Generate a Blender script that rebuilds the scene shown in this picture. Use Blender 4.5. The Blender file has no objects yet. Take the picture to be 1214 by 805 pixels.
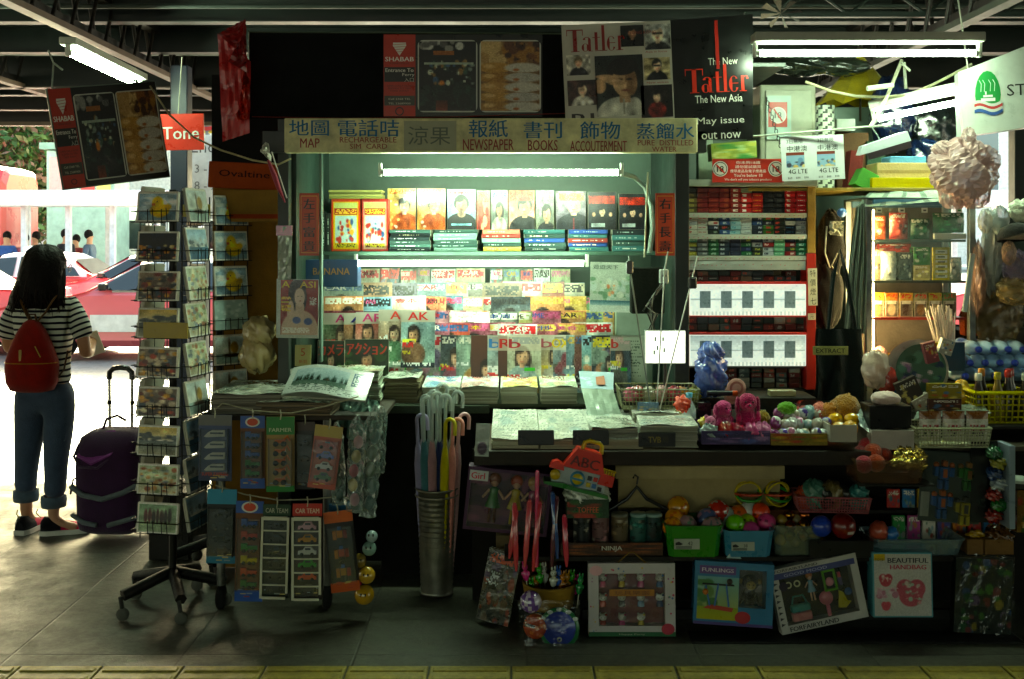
import bpy, math, random
import numpy as np
from mathutils import Vector, Matrix, Euler
C = bpy.context.scene.collection
SC = bpy.context.scene
R = math.radians
# camera
F = 1250.0; H0 = 1.57; VX = 606.0; VY = 285.0      # focal length in photo pixels, eye height, vanishing point
cam = bpy.data.objects.new('camera', bpy.data.cameras.new('camera')); C.objects.link(cam)
cam.location = (0, 0, H0); cam.rotation_euler = (R(90), 0, 0)
cam.data.sensor_width = 36; cam.data.lens = 36*F/1214
cam.data.shift_x = (607-VX)/1214; cam.data.shift_y = -(402.5-VY)/1214
cam.data.clip_start = .05; cam.data.clip_end = 1500
SC.camera = cam
# world, sun, exposure
SUN_EL, SUN_AZ = R(31), R(-18)                      # behind the stall, a little to the left
w = bpy.data.worlds.new('World'); SC.world = w; w.use_nodes = True
nt = w.node_tree; bg = nt.nodes['Background']; bg.inputs['Strength'].default_value = .15
sky = nt.nodes.new('ShaderNodeTexSky'); sky.sky_type = 'NISHITA'; sky.sun_disc = False
sky.sun_elevation = SUN_EL; sky.sun_rotation = SUN_AZ; sky.air_density = 1.2; sky.dust_density = 5; sky.ozone_density = .6
nt.links.new(sky.outputs[0], bg.inputs[0])
sd = Vector((math.sin(SUN_AZ)*math.cos(SUN_EL), math.cos(SUN_AZ)*math.cos(SUN_EL), math.sin(SUN_EL)))
sl = bpy.data.lights.new('sun', 'SUN'); sl.energy = 5; sl.angle = R(.5); sl.color = (1, .94, .86)
so = bpy.data.objects.new('sun', sl); C.objects.link(so); so.rotation_euler = sd.to_track_quat('Z', 'Y').to_euler()
SC.view_settings.view_transform = 'Standard'; SC.view_settings.look = 'None'
SC.view_settings.exposure = EXPO = 2.7
SC.view_settings.use_white_balance = True; SC.view_settings.white_balance_temperature = 7700; SC.view_settings.white_balance_tint = -12; SC.view_settings.gamma = 1
SC.cycles.use_denoising = True
SC.cycles.max_bounces = 7; SC.cycles.diffuse_bounces = 3; SC.cycles.glossy_bounces = 3
SC.cycles.transparent_max_bounces = 10; SC.cycles.transmission_bounces = 5
SC.cycles.caustics_reflective = False; SC.cycles.caustics_refractive = False
SC.cycles.sample_clamp_indirect = 4
# helpers
def at(px, py, D): return Vector(((px-VX)*D/F, D, H0-(py-VY)*D/F))
def X(px, D): return (px-VX)*D/F
def Z(py, D): return H0-(py-VY)*D/F
def S(n, D): return n*D/F
def hx(s): return tuple(int(s[i:i+2], 16)/255 for i in (0, 2, 4))
def c3(c): return hx(c) if isinstance(c, str) else tuple(c)
MATS = {}
def mat(name, rough=.55, metal=0., spec=.5, coat=0., var=.12, vs=9., bump=0., bs=60., alpha=1., emit=None, trans=0., tint=None, sheen=0., fixed=None, blotch=0.):
 if name in MATS: return MATS[name]
 m = bpy.data.materials.new(name); m.use_nodes = True; n = m.node_tree.nodes; l = m.node_tree.links
 p = n['Principled BSDF']
 if fixed is None:
  a = n.new('ShaderNodeAttribute'); a.attribute_name = 'Col'; src = a.outputs['Color']
 else:
  a = n.new('ShaderNodeRGB'); a.outputs[0].default_value = (*[v**2.2 for v in c3(fixed)], 1); src = a.outputs[0]
 tc = n.new('ShaderNodeTexCoord')
 if var:
  nz = n.new('ShaderNodeTexNoise'); nz.inputs['Scale'].default_value = vs; nz.inputs['Detail'].default_value = 5; nz.inputs['Roughness'].default_value = .65
  l.new(tc.outputs['Object'], nz.inputs['Vector'])
  mr = n.new('ShaderNodeMapRange'); mr.inputs[1].default_value = .3; mr.inputs[2].default_value = .7
  mr.inputs[3].default_value = 1-var*1.6; mr.inputs[4].default_value = 1+var*.6
  l.new(nz.outputs[0], mr.inputs[0])
  mx = n.new('ShaderNodeVectorMath'); mx.operation = 'SCALE'; l.new(src, mx.inputs[0]); l.new(mr.outputs[0], mx.inputs['Scale']); src = mx.outputs[0]
  rr = n.new('ShaderNodeMapRange'); rr.inputs[1].default_value = .3; rr.inputs[2].default_value = .7
  rr.inputs[3].default_value = max(0, rough-.08); rr.inputs[4].default_value = min(1, rough+.12)
  l.new(nz.outputs[0], rr.inputs[0]); l.new(rr.outputs[0], p.inputs['Roughness'])
 else: p.inputs['Roughness'].default_value = rough
 l.new(src, p.inputs['Base Color'])
 p.inputs['Metallic'].default_value = metal; p.inputs['Specular IOR Level'].default_value = spec
 p.inputs['Coat Weight'].default_value = coat; p.inputs['Coat Roughness'].default_value = .12
 p.inputs['Alpha'].default_value = alpha; p.inputs['Transmission Weight'].default_value = trans
 if sheen: p.inputs['Sheen Weight'].default_value = sheen
 if emit:
  l.new(src, p.inputs['Emission Color']); p.inputs['Emission Strength'].default_value = emit
 if bump:
  b = n.new('ShaderNodeTexNoise'); b.inputs['Scale'].default_value = bs; b.inputs['Detail'].default_value = 4
  l.new(tc.outputs['Object'], b.inputs['Vector'])
  bp = n.new('ShaderNodeBump'); bp.inputs['Strength'].default_value = bump; bp.inputs['Distance'].default_value = .01
  l.new(b.outputs[0], bp.inputs['Height']); l.new(bp.outputs[0], p.inputs['Normal'])
 MATS[name] = m; return m
mat('paper', .5, spec=.35, var=.07, vs=14)
mat('card', .32, spec=.5, var=.08, vs=12)                       # printed glossy board
mat('wrap', .14, spec=.7, coat=.6, var=.1, vs=10, bump=.5, bs=22)        # printed matter under plastic wrap
mat('plastic', .3, spec=.5, coat=.2, var=.08, vs=12)
mat('matte', .8, spec=.2, var=.2, vs=6, bump=.3, bs=80)
mat('cloth', .9, spec=.1, var=.15, vs=20, bump=.5, bs=220, sheen=.2)
mat('wood', .6, spec=.3, var=.3, vs=5, bump=.3, bs=50)
mat('board', .75, spec=.2, var=.25, vs=3, bump=.25, bs=90)
mat('paint', .45, spec=.5, var=.18, vs=4, bump=.12, bs=30)
mat('steel', .35, metal=.9, var=.2, vs=15)
mat('wire', .4, metal=.6, var=0)
mat('carpaint', .3, spec=.5, coat=1., var=.04, vs=2)
mat('rubber', .8, spec=.2, var=.15)
mat('skin', .5, spec=.4, var=.06, vs=30)
mat('hair', .6, spec=.15, var=.3, vs=60, bump=.6, bs=90)
mat('plush', 1., spec=.05, var=.22, vs=40, bump=1., bs=160, sheen=.4)
def clearmat(name, k, rough, body=0., bump=0., bs=20.):
 m = bpy.data.materials.new(name); m.use_nodes = True; n = m.node_tree.nodes; l = m.node_tree.links; n.remove(n['Principled BSDF']); o = n['Material Output']
 t = n.new('ShaderNodeBsdfTransparent'); g = n.new('ShaderNodeBsdfGlossy'); g.inputs['Roughness'].default_value = rough
 fz = n.new('ShaderNodeFresnel'); fz.inputs[0].default_value = 1.5; mu = n.new('ShaderNodeMath'); mu.operation = 'MULTIPLY'; mu.inputs[1].default_value = k; l.new(fz.outputs[0], mu.inputs[0])
 mx = n.new('ShaderNodeMixShader'); l.new(mu.outputs[0], mx.inputs[0]); l.new(t.outputs[0], mx.inputs[1]); l.new(g.outputs[0], mx.inputs[2]); last = mx
 if body:
  a = n.new('ShaderNodeAttribute'); a.attribute_name = 'Col'; d = n.new('ShaderNodeBsdfDiffuse'); l.new(a.outputs[0], d.inputs[0]); m2 = n.new('ShaderNodeMixShader'); m2.inputs[0].default_value = body; l.new(mx.outputs[0], m2.inputs[1]); l.new(d.outputs[0], m2.inputs[2]); last = m2
 if bump:
  tc = n.new('ShaderNodeTexCoord'); b = n.new('ShaderNodeTexNoise'); b.inputs['Scale'].default_value = bs; b.inputs['Detail'].default_value = 4; l.new(tc.outputs['Object'], b.inputs['Vector']); bp = n.new('ShaderNodeBump'); bp.inputs['Strength'].default_value = bump; bp.inputs['Distance'].default_value = .01; l.new(b.outputs[0], bp.inputs['Height']); l.new(bp.outputs[0], g.inputs['Normal']); l.new(bp.outputs[0], fz.inputs['Normal'])
 l.new(last.outputs[0], o.inputs[0]); MATS[name] = m; return m
clearmat('film', .8, .14, .02, .7, 20); clearmat('clear', 1.2, .08, .03, .2, 12); clearmat('filmbag', 1.6, .16, .16, .9, 36); clearmat('pinkfilm', 1.6, .2, .42, 1., 14); clearmat('tubclear', 1.3, .1, .22, .2, 12)
mat('pet', .06, spec=.8, alpha=.5, var=.05, bump=.2, bs=30)
mat('glass', .03, spec=.6, alpha=.10, var=0)
mat('gold', .2, metal=1, var=.1)
mat('leaf', .6, spec=.3, var=.25, vs=1.5)
TUBE = 26.
mat('tubelow', .4, var=0, emit=12.); mat('tubestrong', .4, var=0, emit=22.)
mat('tubelight', .4, var=0, emit=TUBE)
mat('panelglow', .4, var=0, emit=.115)
mat('warmglow', .4, var=0, emit=24.)
def lin(c): return [max(0, v)**2.2 for v in c]
class MB:
 """collects geometry with one colour per face; front faces -Y, up is +Z"""
 def __init__(s): s.V = []; s.F = []; s.n = 0; s.M = Matrix.Identity(4)
 def at(s, loc=(0, 0, 0), rot=(0, 0, 0), sc=1):
  s.M = Matrix.LocRotScale(Vector(loc), Euler(rot), Vector((sc,)*3) if not hasattr(sc, '__len__') else Vector(sc)); return s
 def add(s, V, Fs, col, smooth=False, mi=0):
  V = np.asarray(V, float).reshape(-1, 3); A = np.array(s.M)
  V = V@A[:3, :3].T+A[:3, 3]; Fs = [np.asarray(Fs)] if not isinstance(Fs, list) or not Fs or not hasattr(Fs[0], '__len__') else Fs
  if isinstance(Fs, list) and Fs and not isinstance(Fs[0], np.ndarray):
   d = {}
   for i, f in enumerate(Fs): d.setdefault(len(f), []).append(i)
   for k, idx in d.items():
    cc = col if np.ndim(col) == 1 or isinstance(col, str) else [col[i] for i in idx]
    s._f(np.array([Fs[i] for i in idx]), cc, smooth, mi)
  else:
   for f in Fs: s._f(f, col, smooth, mi)
  s.V.append(V); s.n += len(V); return s
 def _f(s, f, col, smooth, mi):
  if isinstance(col, str): col = hx(col)
  col = np.asarray(col, float)
  if col.ndim == 1: col = np.tile(col, (len(f), 1))
  s.F.append((f+s.n, col, smooth, mi))
 def box(s, x0, x1, y0, y1, z0, z1, col, c=0, mi=0, faces=None):
  if c:
   xs = [x0, x0+c, x1-c, x1]; ys = [y0, y0+c, y1-c, y1]; zs = [z0, z0+c, z1-c, z1]
   V = []; 
   for i in (1, 2):
    for j in (1, 2):
     for k in (1, 2):
      ox = xs[0] if i == 1 else xs[3]; oy = ys[0] if j == 1 else ys[3]; oz = zs[0] if k == 1 else zs[3]
      V += [(ox, ys[j], zs[k]), (xs[i], oy, zs[k]), (xs[i], ys[j], oz)]
   I = lambda i, j, k, a: ((i*2+j)*2+k)*3+a
   Fq = []
   for a in (0, 1):
    Fq += [(I(a,0,0,0), I(a,0,1,0), I(a,1,1,0), I(a,1,0,0)), (I(0,a,0,1), I(0,a,1,1), I(1,a,1,1), I(1,a,0,1)), (I(0,0,a,2), I(0,1,a,2), I(1,1,a,2), I(1,0,a,2))]
   for a in (0, 1):
    for b in (0, 1):
     Fq += [(I(a,b,0,0), I(a,b,1,0), I(a,b,1,1), I(a,b,0,1)), (I(a,0,b,0), I(a,1,b,0), I(a,1,b,2), I(a,0,b,2)), (I(0,a,b,1), I(1,a,b,1), I(1,a,b,2), I(0,a,b,2))]
   for i in (0, 1):
    for j in (0, 1):
     for k in (0, 1): Fq.append((I(i,j,k,0), I(i,j,k,1), I(i,j,k,2)))
   return s.add(V, Fq, col, mi=mi)
  V = [(x, y, z) for x in (x0, x1) for y in (y0, y1) for z in (z0, z1)]
  Fq = [(0,1,3,2), (4,6,7,5), (0,4,5,1), (2,3,7,6), (0,2,6,4), (1,5,7,3)]
  if isinstance(col, list): return s.add(V, Fq, [c3(q) for q in col], mi=mi)   # -x,+x,-y,+y,bottom,top
  return s.add(V, Fq, col, mi=mi)
 def quad(s, a, b, c, d, col, mi=0): return s.add([a, b, c, d], [(0, 1, 2, 3)], col, mi=mi)
 def canvas(s, a, w, h, x=0, y=0, z=0, bend=None, mi=0):
  """colour grid a[row from top, column] standing on (x,y,z) centre bottom, facing -Y"""
  hh, ww = a.shape[:2]
  u = np.linspace(0, 1, ww+1); v = np.linspace(1, 0, hh+1); U, Vv = np.meshgrid(u, v)
  P = np.stack([x+(U-.5)*w, np.full_like(U, y), z+Vv*h], -1)
  if bend: P = bend(P, U, Vv)
  i = np.arange(hh)[:, None]*(ww+1)+np.arange(ww)[None]
  f = np.stack([i+ww+1, i+ww+2, i+1, i], -1).reshape(-1, 4)
  return s.add(P.reshape(-1, 3), f, a.reshape(-1, 3), mi=mi)
 def prism(s, pts, y0, y1, col, mi=0, side=None):
  """outline pts (x,z) extruded from y0 to y1"""
  n = len(pts); V = [(p[0], y0, p[1]) for p in pts]+[(p[0], y1, p[1]) for p in pts]
  Fq = [tuple(range(n)), tuple(range(2*n-1, n-1, -1))]
  s.add(V, Fq, col, mi=mi)
  return s.add(V, [(i, i+n, (i+1) % n+n, (i+1) % n) for i in range(n)], side or col, mi=mi)
 def tube(s, pts, r, col, seg=8, smooth=True, cap=True, mi=0, flat=1.):
  pts = [Vector(p) for p in pts]; n = len(pts); rs = r if hasattr(r, '__len__') else [r]*n
  V = []; t0 = (pts[1]-pts[0]).normalized(); up = Vector((0, 0, 1)) if abs(t0.z) < .9 else Vector((0, 1, 0))
  a = t0.cross(up).normalized()
  for i in range(n):
   t = (pts[min(i+1, n-1)]-pts[max(i-1, 0)]).normalized()
   a = (a-t*a.dot(t)).normalized(); b = t.cross(a)
   for k in range(seg):
    q = 2*math.pi*k/seg; V.append(pts[i]+(a*math.cos(q)+b*math.sin(q)*flat)*rs[i])
  Fq = [(i*seg+k, i*seg+(k+1) % seg, (i+1)*seg+(k+1) % seg, (i+1)*seg+k) for i in range(n-1) for k in range(seg)]
  if cap: s.add(V, [tuple(range(seg))[::-1], tuple(range((n-1)*seg, n*seg))], col, mi=mi)
  if isinstance(col, list) and cap: pass
  return s.add(V, Fq, col, smooth, mi)
 def lathe(s, prof, col, seg=16, c=(0, 0, 0), smooth=True, mi=0, sx=1., sy=1., axis='z'):
  V = []; n = len(prof)
  for r, z in prof:
   for k in range(seg):
    q = 2*math.pi*k/seg; p = (r*math.cos(q)*sx, r*math.sin(q)*sy, z)
    if axis == 'y': p = (p[0], p[2], p[1])
    if axis == 'x': p = (p[2], p[0], p[1])
    V.append((p[0]+c[0], p[1]+c[1], p[2]+c[2]))
  Fq = [(i*seg+k, i*seg+(k+1) % seg, (i+1)*seg+(k+1) % seg, (i+1)*seg+k) for i in range(n-1) for k in range(seg)]
  if not isinstance(col, str) and np.ndim(col) == 2: col = np.repeat(np.asarray(col), seg, 0)
  return s.add(V, np.array(Fq), col, smooth, mi)
 def ball(s, c, r, col, seg=12, rings=8, mi=0, f=None):
  rr = r if hasattr(r, '__len__') else (r, r, r); V = []
  for i in range(rings+1):
   th = math.pi*i/rings
   for k in range(seg):
    q = 2*math.pi*k/seg; V.append((c[0]+rr[0]*math.sin(th)*math.cos(q), c[1]+rr[1]*math.sin(th)*math.sin(q), c[2]-rr[2]*math.cos(th)))
  Fq = np.array([(i*seg+k, i*seg+(k+1) % seg, (i+1)*seg+(k+1) % seg, (i+1)*seg+k) for i in range(rings) for k in range(seg)])
  V = np.array(V)
  if f is not None: col = np.array([f(*(V[q].mean(0)-np.array(c))/np.array(rr)) for q in Fq])
  return s.add(V, Fq, col, True, mi)
 def rings(s, rg, col, smooth=True, mi=0, cap=True):
  """loft through rings of points (lists of equal length)"""
  n = len(rg); k = len(rg[0]); V = np.array(rg, float).reshape(-1, 3)
  Fq = np.array([(i*k+j, i*k+(j+1) % k, (i+1)*k+(j+1) % k, (i+1)*k+j) for i in range(n-1) for j in range(k)])
  if not isinstance(col, str) and np.ndim(col) == 2 and len(col) == n-1: col = np.repeat(np.asarray(col), k, 0)
  c0 = col if isinstance(col, str) or np.ndim(col) == 1 else col[0]
  if cap: s.add(V, [tuple(range(k))[::-1]], c0, mi=mi); c1 = col if isinstance(col, str) or np.ndim(col) == 1 else col[-1]; s.add(V, [tuple(range((n-1)*k, n*k))], c1, mi=mi)
  return s.add(V, Fq, col, smooth, mi)
 def text(s, t, x, z, w=None, h=None, col='000000', y=0, bold=0., mi=0, align='c', vertical=False):
  V, Fq, (x0, x1, z0, z1) = glyphs(t, 0)
  ww = x1-x0; hh = z1-z0
  sx = sz = None
  if h: sz = h/hh
  if w: sx = w/ww
  sx = sx or sz; sz = sz or sx
  off = {'c': -ww/2, 'l': 0, 'r': -ww}[align]
  for k in ((0,) if not bold else (-1, 0, 1)):
   s.add(np.stack([x+(V[:, 0]-x0+off)*sx+k*bold*hh*sz*.9, np.full(len(V), y-.00012*(k+1)), z+(V[:, 1]-z0)*sz], -1), Fq, col, mi=mi)
  return s
 def build(s, name, mats='paper', parent=None, loc=None, rot=(0, 0, 0), **kw):
  me = s.mesh(name, mats); o = bpy.data.objects.new(name, me); C.objects.link(o)
  if loc is not None: o.location = loc; o.rotation_euler = rot
  if parent: o.parent = parent
  if kw: tag(o, **kw)
  return o
 def mesh(s, name, mats='paper'):
  me = bpy.data.meshes.new(name); V = np.concatenate(s.V)
  lv = np.concatenate([f.reshape(-1) for f, *_ in s.F]); tot = np.concatenate([np.full(len(f), f.shape[1]) for f, *_ in s.F])
  st = np.concatenate([[0], np.cumsum(tot)[:-1]])
  me.vertices.add(len(V)); me.vertices.foreach_set('co', V.astype(np.float32).reshape(-1))
  me.loops.add(len(lv)); me.loops.foreach_set('vertex_index', lv.astype(np.int32))
  me.polygons.add(len(tot)); me.polygons.foreach_set('loop_start', st.astype(np.int32))
  me.polygons.foreach_set('use_smooth', np.concatenate([np.full(len(f), sm) for f, _, sm, _ in s.F]))
  me.polygons.foreach_set('material_index', np.concatenate([np.full(len(f), mi) for f, _, _, mi in s.F]).astype(np.int32))
  col = np.concatenate([np.repeat(c, f.shape[1], 0) for f, c, *_ in s.F])
  at_ = me.attributes.new('Col', 'FLOAT_COLOR', 'CORNER')
  at_.data.foreach_set('color', np.concatenate([np.clip(col, 0, 1.2)**2.2, np.ones((len(col), 1))], 1).astype(np.float32).reshape(-1))
  for m in ([mats] if isinstance(mats, str) else mats): me.materials.append(MATS[m])
  me.update(); me.validate(); return me
_G = {}
def glyphs(t, bold=0.):
 if (t, bold) in _G: return _G[t, bold]
 c = bpy.data.curves.new('lettering', 'FONT'); c.body = t; c.resolution_u = 2; c.offset = bold
 o = bpy.data.objects.new('lettering', c); C.objects.link(o); bpy.context.view_layer.update()
 m = bpy.data.meshes.new_from_object(o.evaluated_get(bpy.context.evaluated_depsgraph_get()))
 V = np.array([v.co[:] for v in m.vertices]) if len(m.vertices) else np.zeros((3, 3)); Fq = [tuple(p.vertices) for p in m.polygons] or [(0, 1, 2)]
 bpy.data.objects.remove(o); bpy.data.curves.remove(c); bpy.data.meshes.remove(m)
 _G[t, bold] = (V, Fq, (V[:, 0].min(), V[:, 0].max(), V[:, 1].min(), V[:, 1].max())); return _G[t, bold]
def tag(o, label=None, cat=None, group=None, kind=None):
 if label: o['label'] = label
 if cat: o['category'] = cat
 if group: o['group'] = group
 if kind: o['kind'] = kind
 return o
def thing(name, label, cat, loc=(0, 0, 0), rot=(0, 0, 0), group=None):
 o = bpy.data.objects.new(name, None); C.objects.link(o); o.empty_display_size = .1
 o.location = loc; o.rotation_euler = rot if hasattr(rot, '__len__') else (0, 0, rot)
 return tag(o, label, cat, group)
def struct(mb, name, m): return mb.build(name, m, kind='structure')
def tree_of(o): return [o]+[x for ch in o.children for x in tree_of(ch)]
def dup(o, loc=None, rot=None, label=None, group=None, parent=None):
 c = o.copy(); C.objects.link(c)
 if parent: c.parent = parent
 if loc is not None: c.location = loc
 if rot is not None: c.rotation_euler = rot
 if label: c['label'] = label
 if group: c['group'] = group
 for ch in list(o.children): dup(ch, parent=c)
 return c
ORD = ['first', 'second', 'third', 'fourth', 'fifth', 'sixth', 'seventh', 'eighth', 'ninth', 'tenth', 'eleventh', 'twelfth', 'thirteenth', 'fourteenth', 'fifteenth', 'sixteenth', 'seventeenth', 'eighteenth', 'nineteenth', 'twentieth']
# printed pictures as colour grids
rg = np.random.default_rng(7); rnd = random.Random(7)
def blank(h, w, c): return np.tile(np.array(c3(c)), (h, w, 1)).astype(float)
def fr(a, x0, y0, x1, y1, c):
 h, w = a.shape[:2]; a[int(round(y0*h)):max(int(round(y1*h)), int(round(y0*h))+1), int(round(x0*w)):max(int(round(x1*w)), int(round(x0*w))+1)] = c3(c)
def fe(a, cx, cy, rx, ry, c):
 h, w = a.shape[:2]; yy, xx = np.mgrid[0:h, 0:w]; d = np.sqrt((((xx+.5)/w-cx)/rx)**2+(((yy+.5)/h-cy)/ry)**2); k = min(rx*w, ry*h); m = np.clip((1-d)*k+.5, 0, 1)[..., None]; a[:] = a*(1-m)+np.array(c3(c))*m
def fg(a, top, bot, x0=0, y0=0, x1=1, y1=1):
 h, w = a.shape[:2]; i0, i1 = int(y0*h), int(round(y1*h)); j0, j1 = int(x0*w), int(round(x1*w))
 t = np.linspace(0, 1, max(i1-i0, 1))[:, None, None]; a[i0:i1, j0:j1] = np.array(c3(top))*(1-t)+np.array(c3(bot))*t
def fglyph(a, x0, y0, x1, y1, c, p=.55):
 h, w = a.shape[:2]; i0, i1, j0, j1 = int(y0*h), max(int(round(y1*h)), int(y0*h)+1), int(x0*w), max(int(round(x1*w)), int(x0*w)+1)
 m = rg.random((i1-i0, j1-j0)) < p; s = a[i0:i1, j0:j1]; m = m[:s.shape[0], :s.shape[1]]; s[m] = c3(c)
def lofi(a, amt=.22, n=7):
 h, w = a.shape[:2]; r = rg.normal(0, 1, (n, n)); yi = np.linspace(0, n-1.01, h); xi = np.linspace(0, n-1.01, w); y0 = yi.astype(int); x0 = xi.astype(int); fy = (yi-y0)[:, None]; fx = (xi-x0)[None]
 g_ = (r[y0][:, x0]*(1-fx)+r[y0][:, x0+1]*fx)*(1-fy)+(r[y0+1][:, x0]*(1-fx)+r[y0+1][:, x0+1]*fx)*fy
 return np.clip(a*(1+amt*g_[..., None])+amt*.12*g_[..., None], 0, 1)
def fnoise(a, amt=.05): a += rg.normal(0, amt, a.shape[:2]+(1,)); return np.clip(a, 0, 1, out=a)
def fpatch(a, x0, y0, x1, y1, cols, n=30, s=.12):
 for _ in range(n):
  cx, cy = rnd.uniform(x0, x1), rnd.uniform(y0, y1); r = s*rnd.uniform(.3, 1)
  fe(a, cx, cy, min(r, x1-x0), r*rnd.uniform(.4, 1.2), rnd.choice(cols))
PAL = ['a04034', 'c8a058', '4a6f84', '4f7558', 'c8c2b0', '904858', '665a78', 'b87850', '2a343c', 'd8d2c0', '8aa294', '7a5a44', 'b87888', '86a4b0', '98a068', 'a8a89c', '5a6058']
SKIN = ['d8a888', 'e0b898', 'c89878', 'ecc8a8']
def fface(a, cx, cy, r, hair='1a1412', skin=None, top=None, long=True):
 h, w = a.shape[:2]; k = w/h; skin = skin or rnd.choice(SKIN); top = top or rnd.choice(PAL)
 hair = tuple(v*.8+.08 for v in c3(hair))
 if long: fe(a, cx+r*.1, cy+r*k*.5, r*1.3, r*k*1.8, hair)
 fe(a, cx, cy+r*k*3.1, r*2.3, r*k*1.9, top)
 fr(a, cx-r*.35, cy+r*k*.6, cx+r*.35, cy+r*k*1.5, skin)
 fe(a, cx, cy-r*k*.25, r*1.12, r*k*1.25, hair); fe(a, cx, cy+r*k*.15, r*.85, r*k*1.05, skin)
 fe(a, cx+r*.45, cy+r*k*.2, r*.4, r*k*.85, tuple(v*.84 for v in c3(skin))); fe(a, cx-r*.35, cy-r*k*.8, r*.7, r*k*.4, hair); fe(a, cx, cy+r*k*1.02, r*.4, r*k*.16, tuple(v*.8 for v in c3(skin)))
 e = tuple(v*.5 for v in c3(skin))
 for sx in (-.36, .36): fr(a, cx+r*sx-r*.12, cy, cx+r*sx+r*.12, cy+r*k*.12, e)
 fe(a, cx-r*.05, cy+r*k*.66, r*.24, r*k*.09, tuple(v*f_ for v, f_ in zip(c3(skin), (.8, .5, .5)))); fe(a, cx-r*.08, cy+r*k*.3, r*.09, r*k*.22, tuple(min(1, v*1.12) for v in c3(skin)))
def blur(a, n=1):
 for _ in range(n):
  p = np.pad(a, ((1, 1), (1, 1), (0, 0)), 'edge'); a = (p[:-2, 1:-1]+p[2:, 1:-1]+p[1:-1, :-2]+p[1:-1, 2:]+2*p[1:-1, 1:-1])/6
 return a
def cover(style=None, H=42, W=30):
 """magazine or book cover"""
 style = style or rnd.choice(['face', 'face', 'photo', 'photo', 'text', 'comic'])
 bgc = rnd.choice(PAL); a = blank(H, W, bgc); t = rnd.choice(PAL)
 if style == 'face':
  fg(a, c3(bgc), c3(rnd.choice(PAL))); fface(a, rnd.uniform(.35, .65), rnd.uniform(.34, .44), rnd.uniform(.13, .21), rnd.choice(['1a1412', '2a1a14', '3a2418']))
  fglyph(a, .06, .04, .94, .16, rnd.choice(['a83034', 'e4e0d0', 'c8a850', '3a5888', 'b85078', '3a3a38', 'd0ccc0']), .75)
  for k in range(rnd.randint(2, 4)): y = rnd.uniform(.45, .85); fglyph(a, .04, y, rnd.uniform(.25, .5), y+.06, rnd.choice(['ffffff', 'e8d040', 'd03030']), .6)
  fr(a, 0, .9, 1, 1, t); fglyph(a, .1, .92, .9, .97, 'ffffff', .5)
 elif style == 'photo':
  fg(a, rnd.choice(['8ab8d0', 'd8dcd8', 'c8b890']), rnd.choice(['3a6a3a', '5a4a3a', '2a5a7a'])); fpatch(a, 0, .35, 1, 1, [rnd.choice(PAL) for _ in range(5)], 22, .18)
  fglyph(a, .06, .04, .94, .17, rnd.choice(['ffffff', '1a1a1a', 'c8202a']), .75)
 elif style == 'text':
  fglyph(a, .08, .06, .92, .24, rnd.choice(['1a1a1a', 'ffffff', 'c8202a']), .7)
  for k in range(6): y = .32+k*.1; fglyph(a, .1, y, rnd.uniform(.5, .92), y+.04, rnd.choice(['2a2a2a', 'ffffff']), .5)
 else:
  fpatch(a, 0, 0, 1, 1, [rnd.choice(PAL) for _ in range(6)], 30, .22); fface(a, rnd.uniform(.35, .65), .5, .17)
  fglyph(a, .05, .03, .95, .2, rnd.choice(['e82a2a', 'f8e040', 'ffffff']), .85)
 return fnoise(lofi(a, .14), .04)
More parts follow.
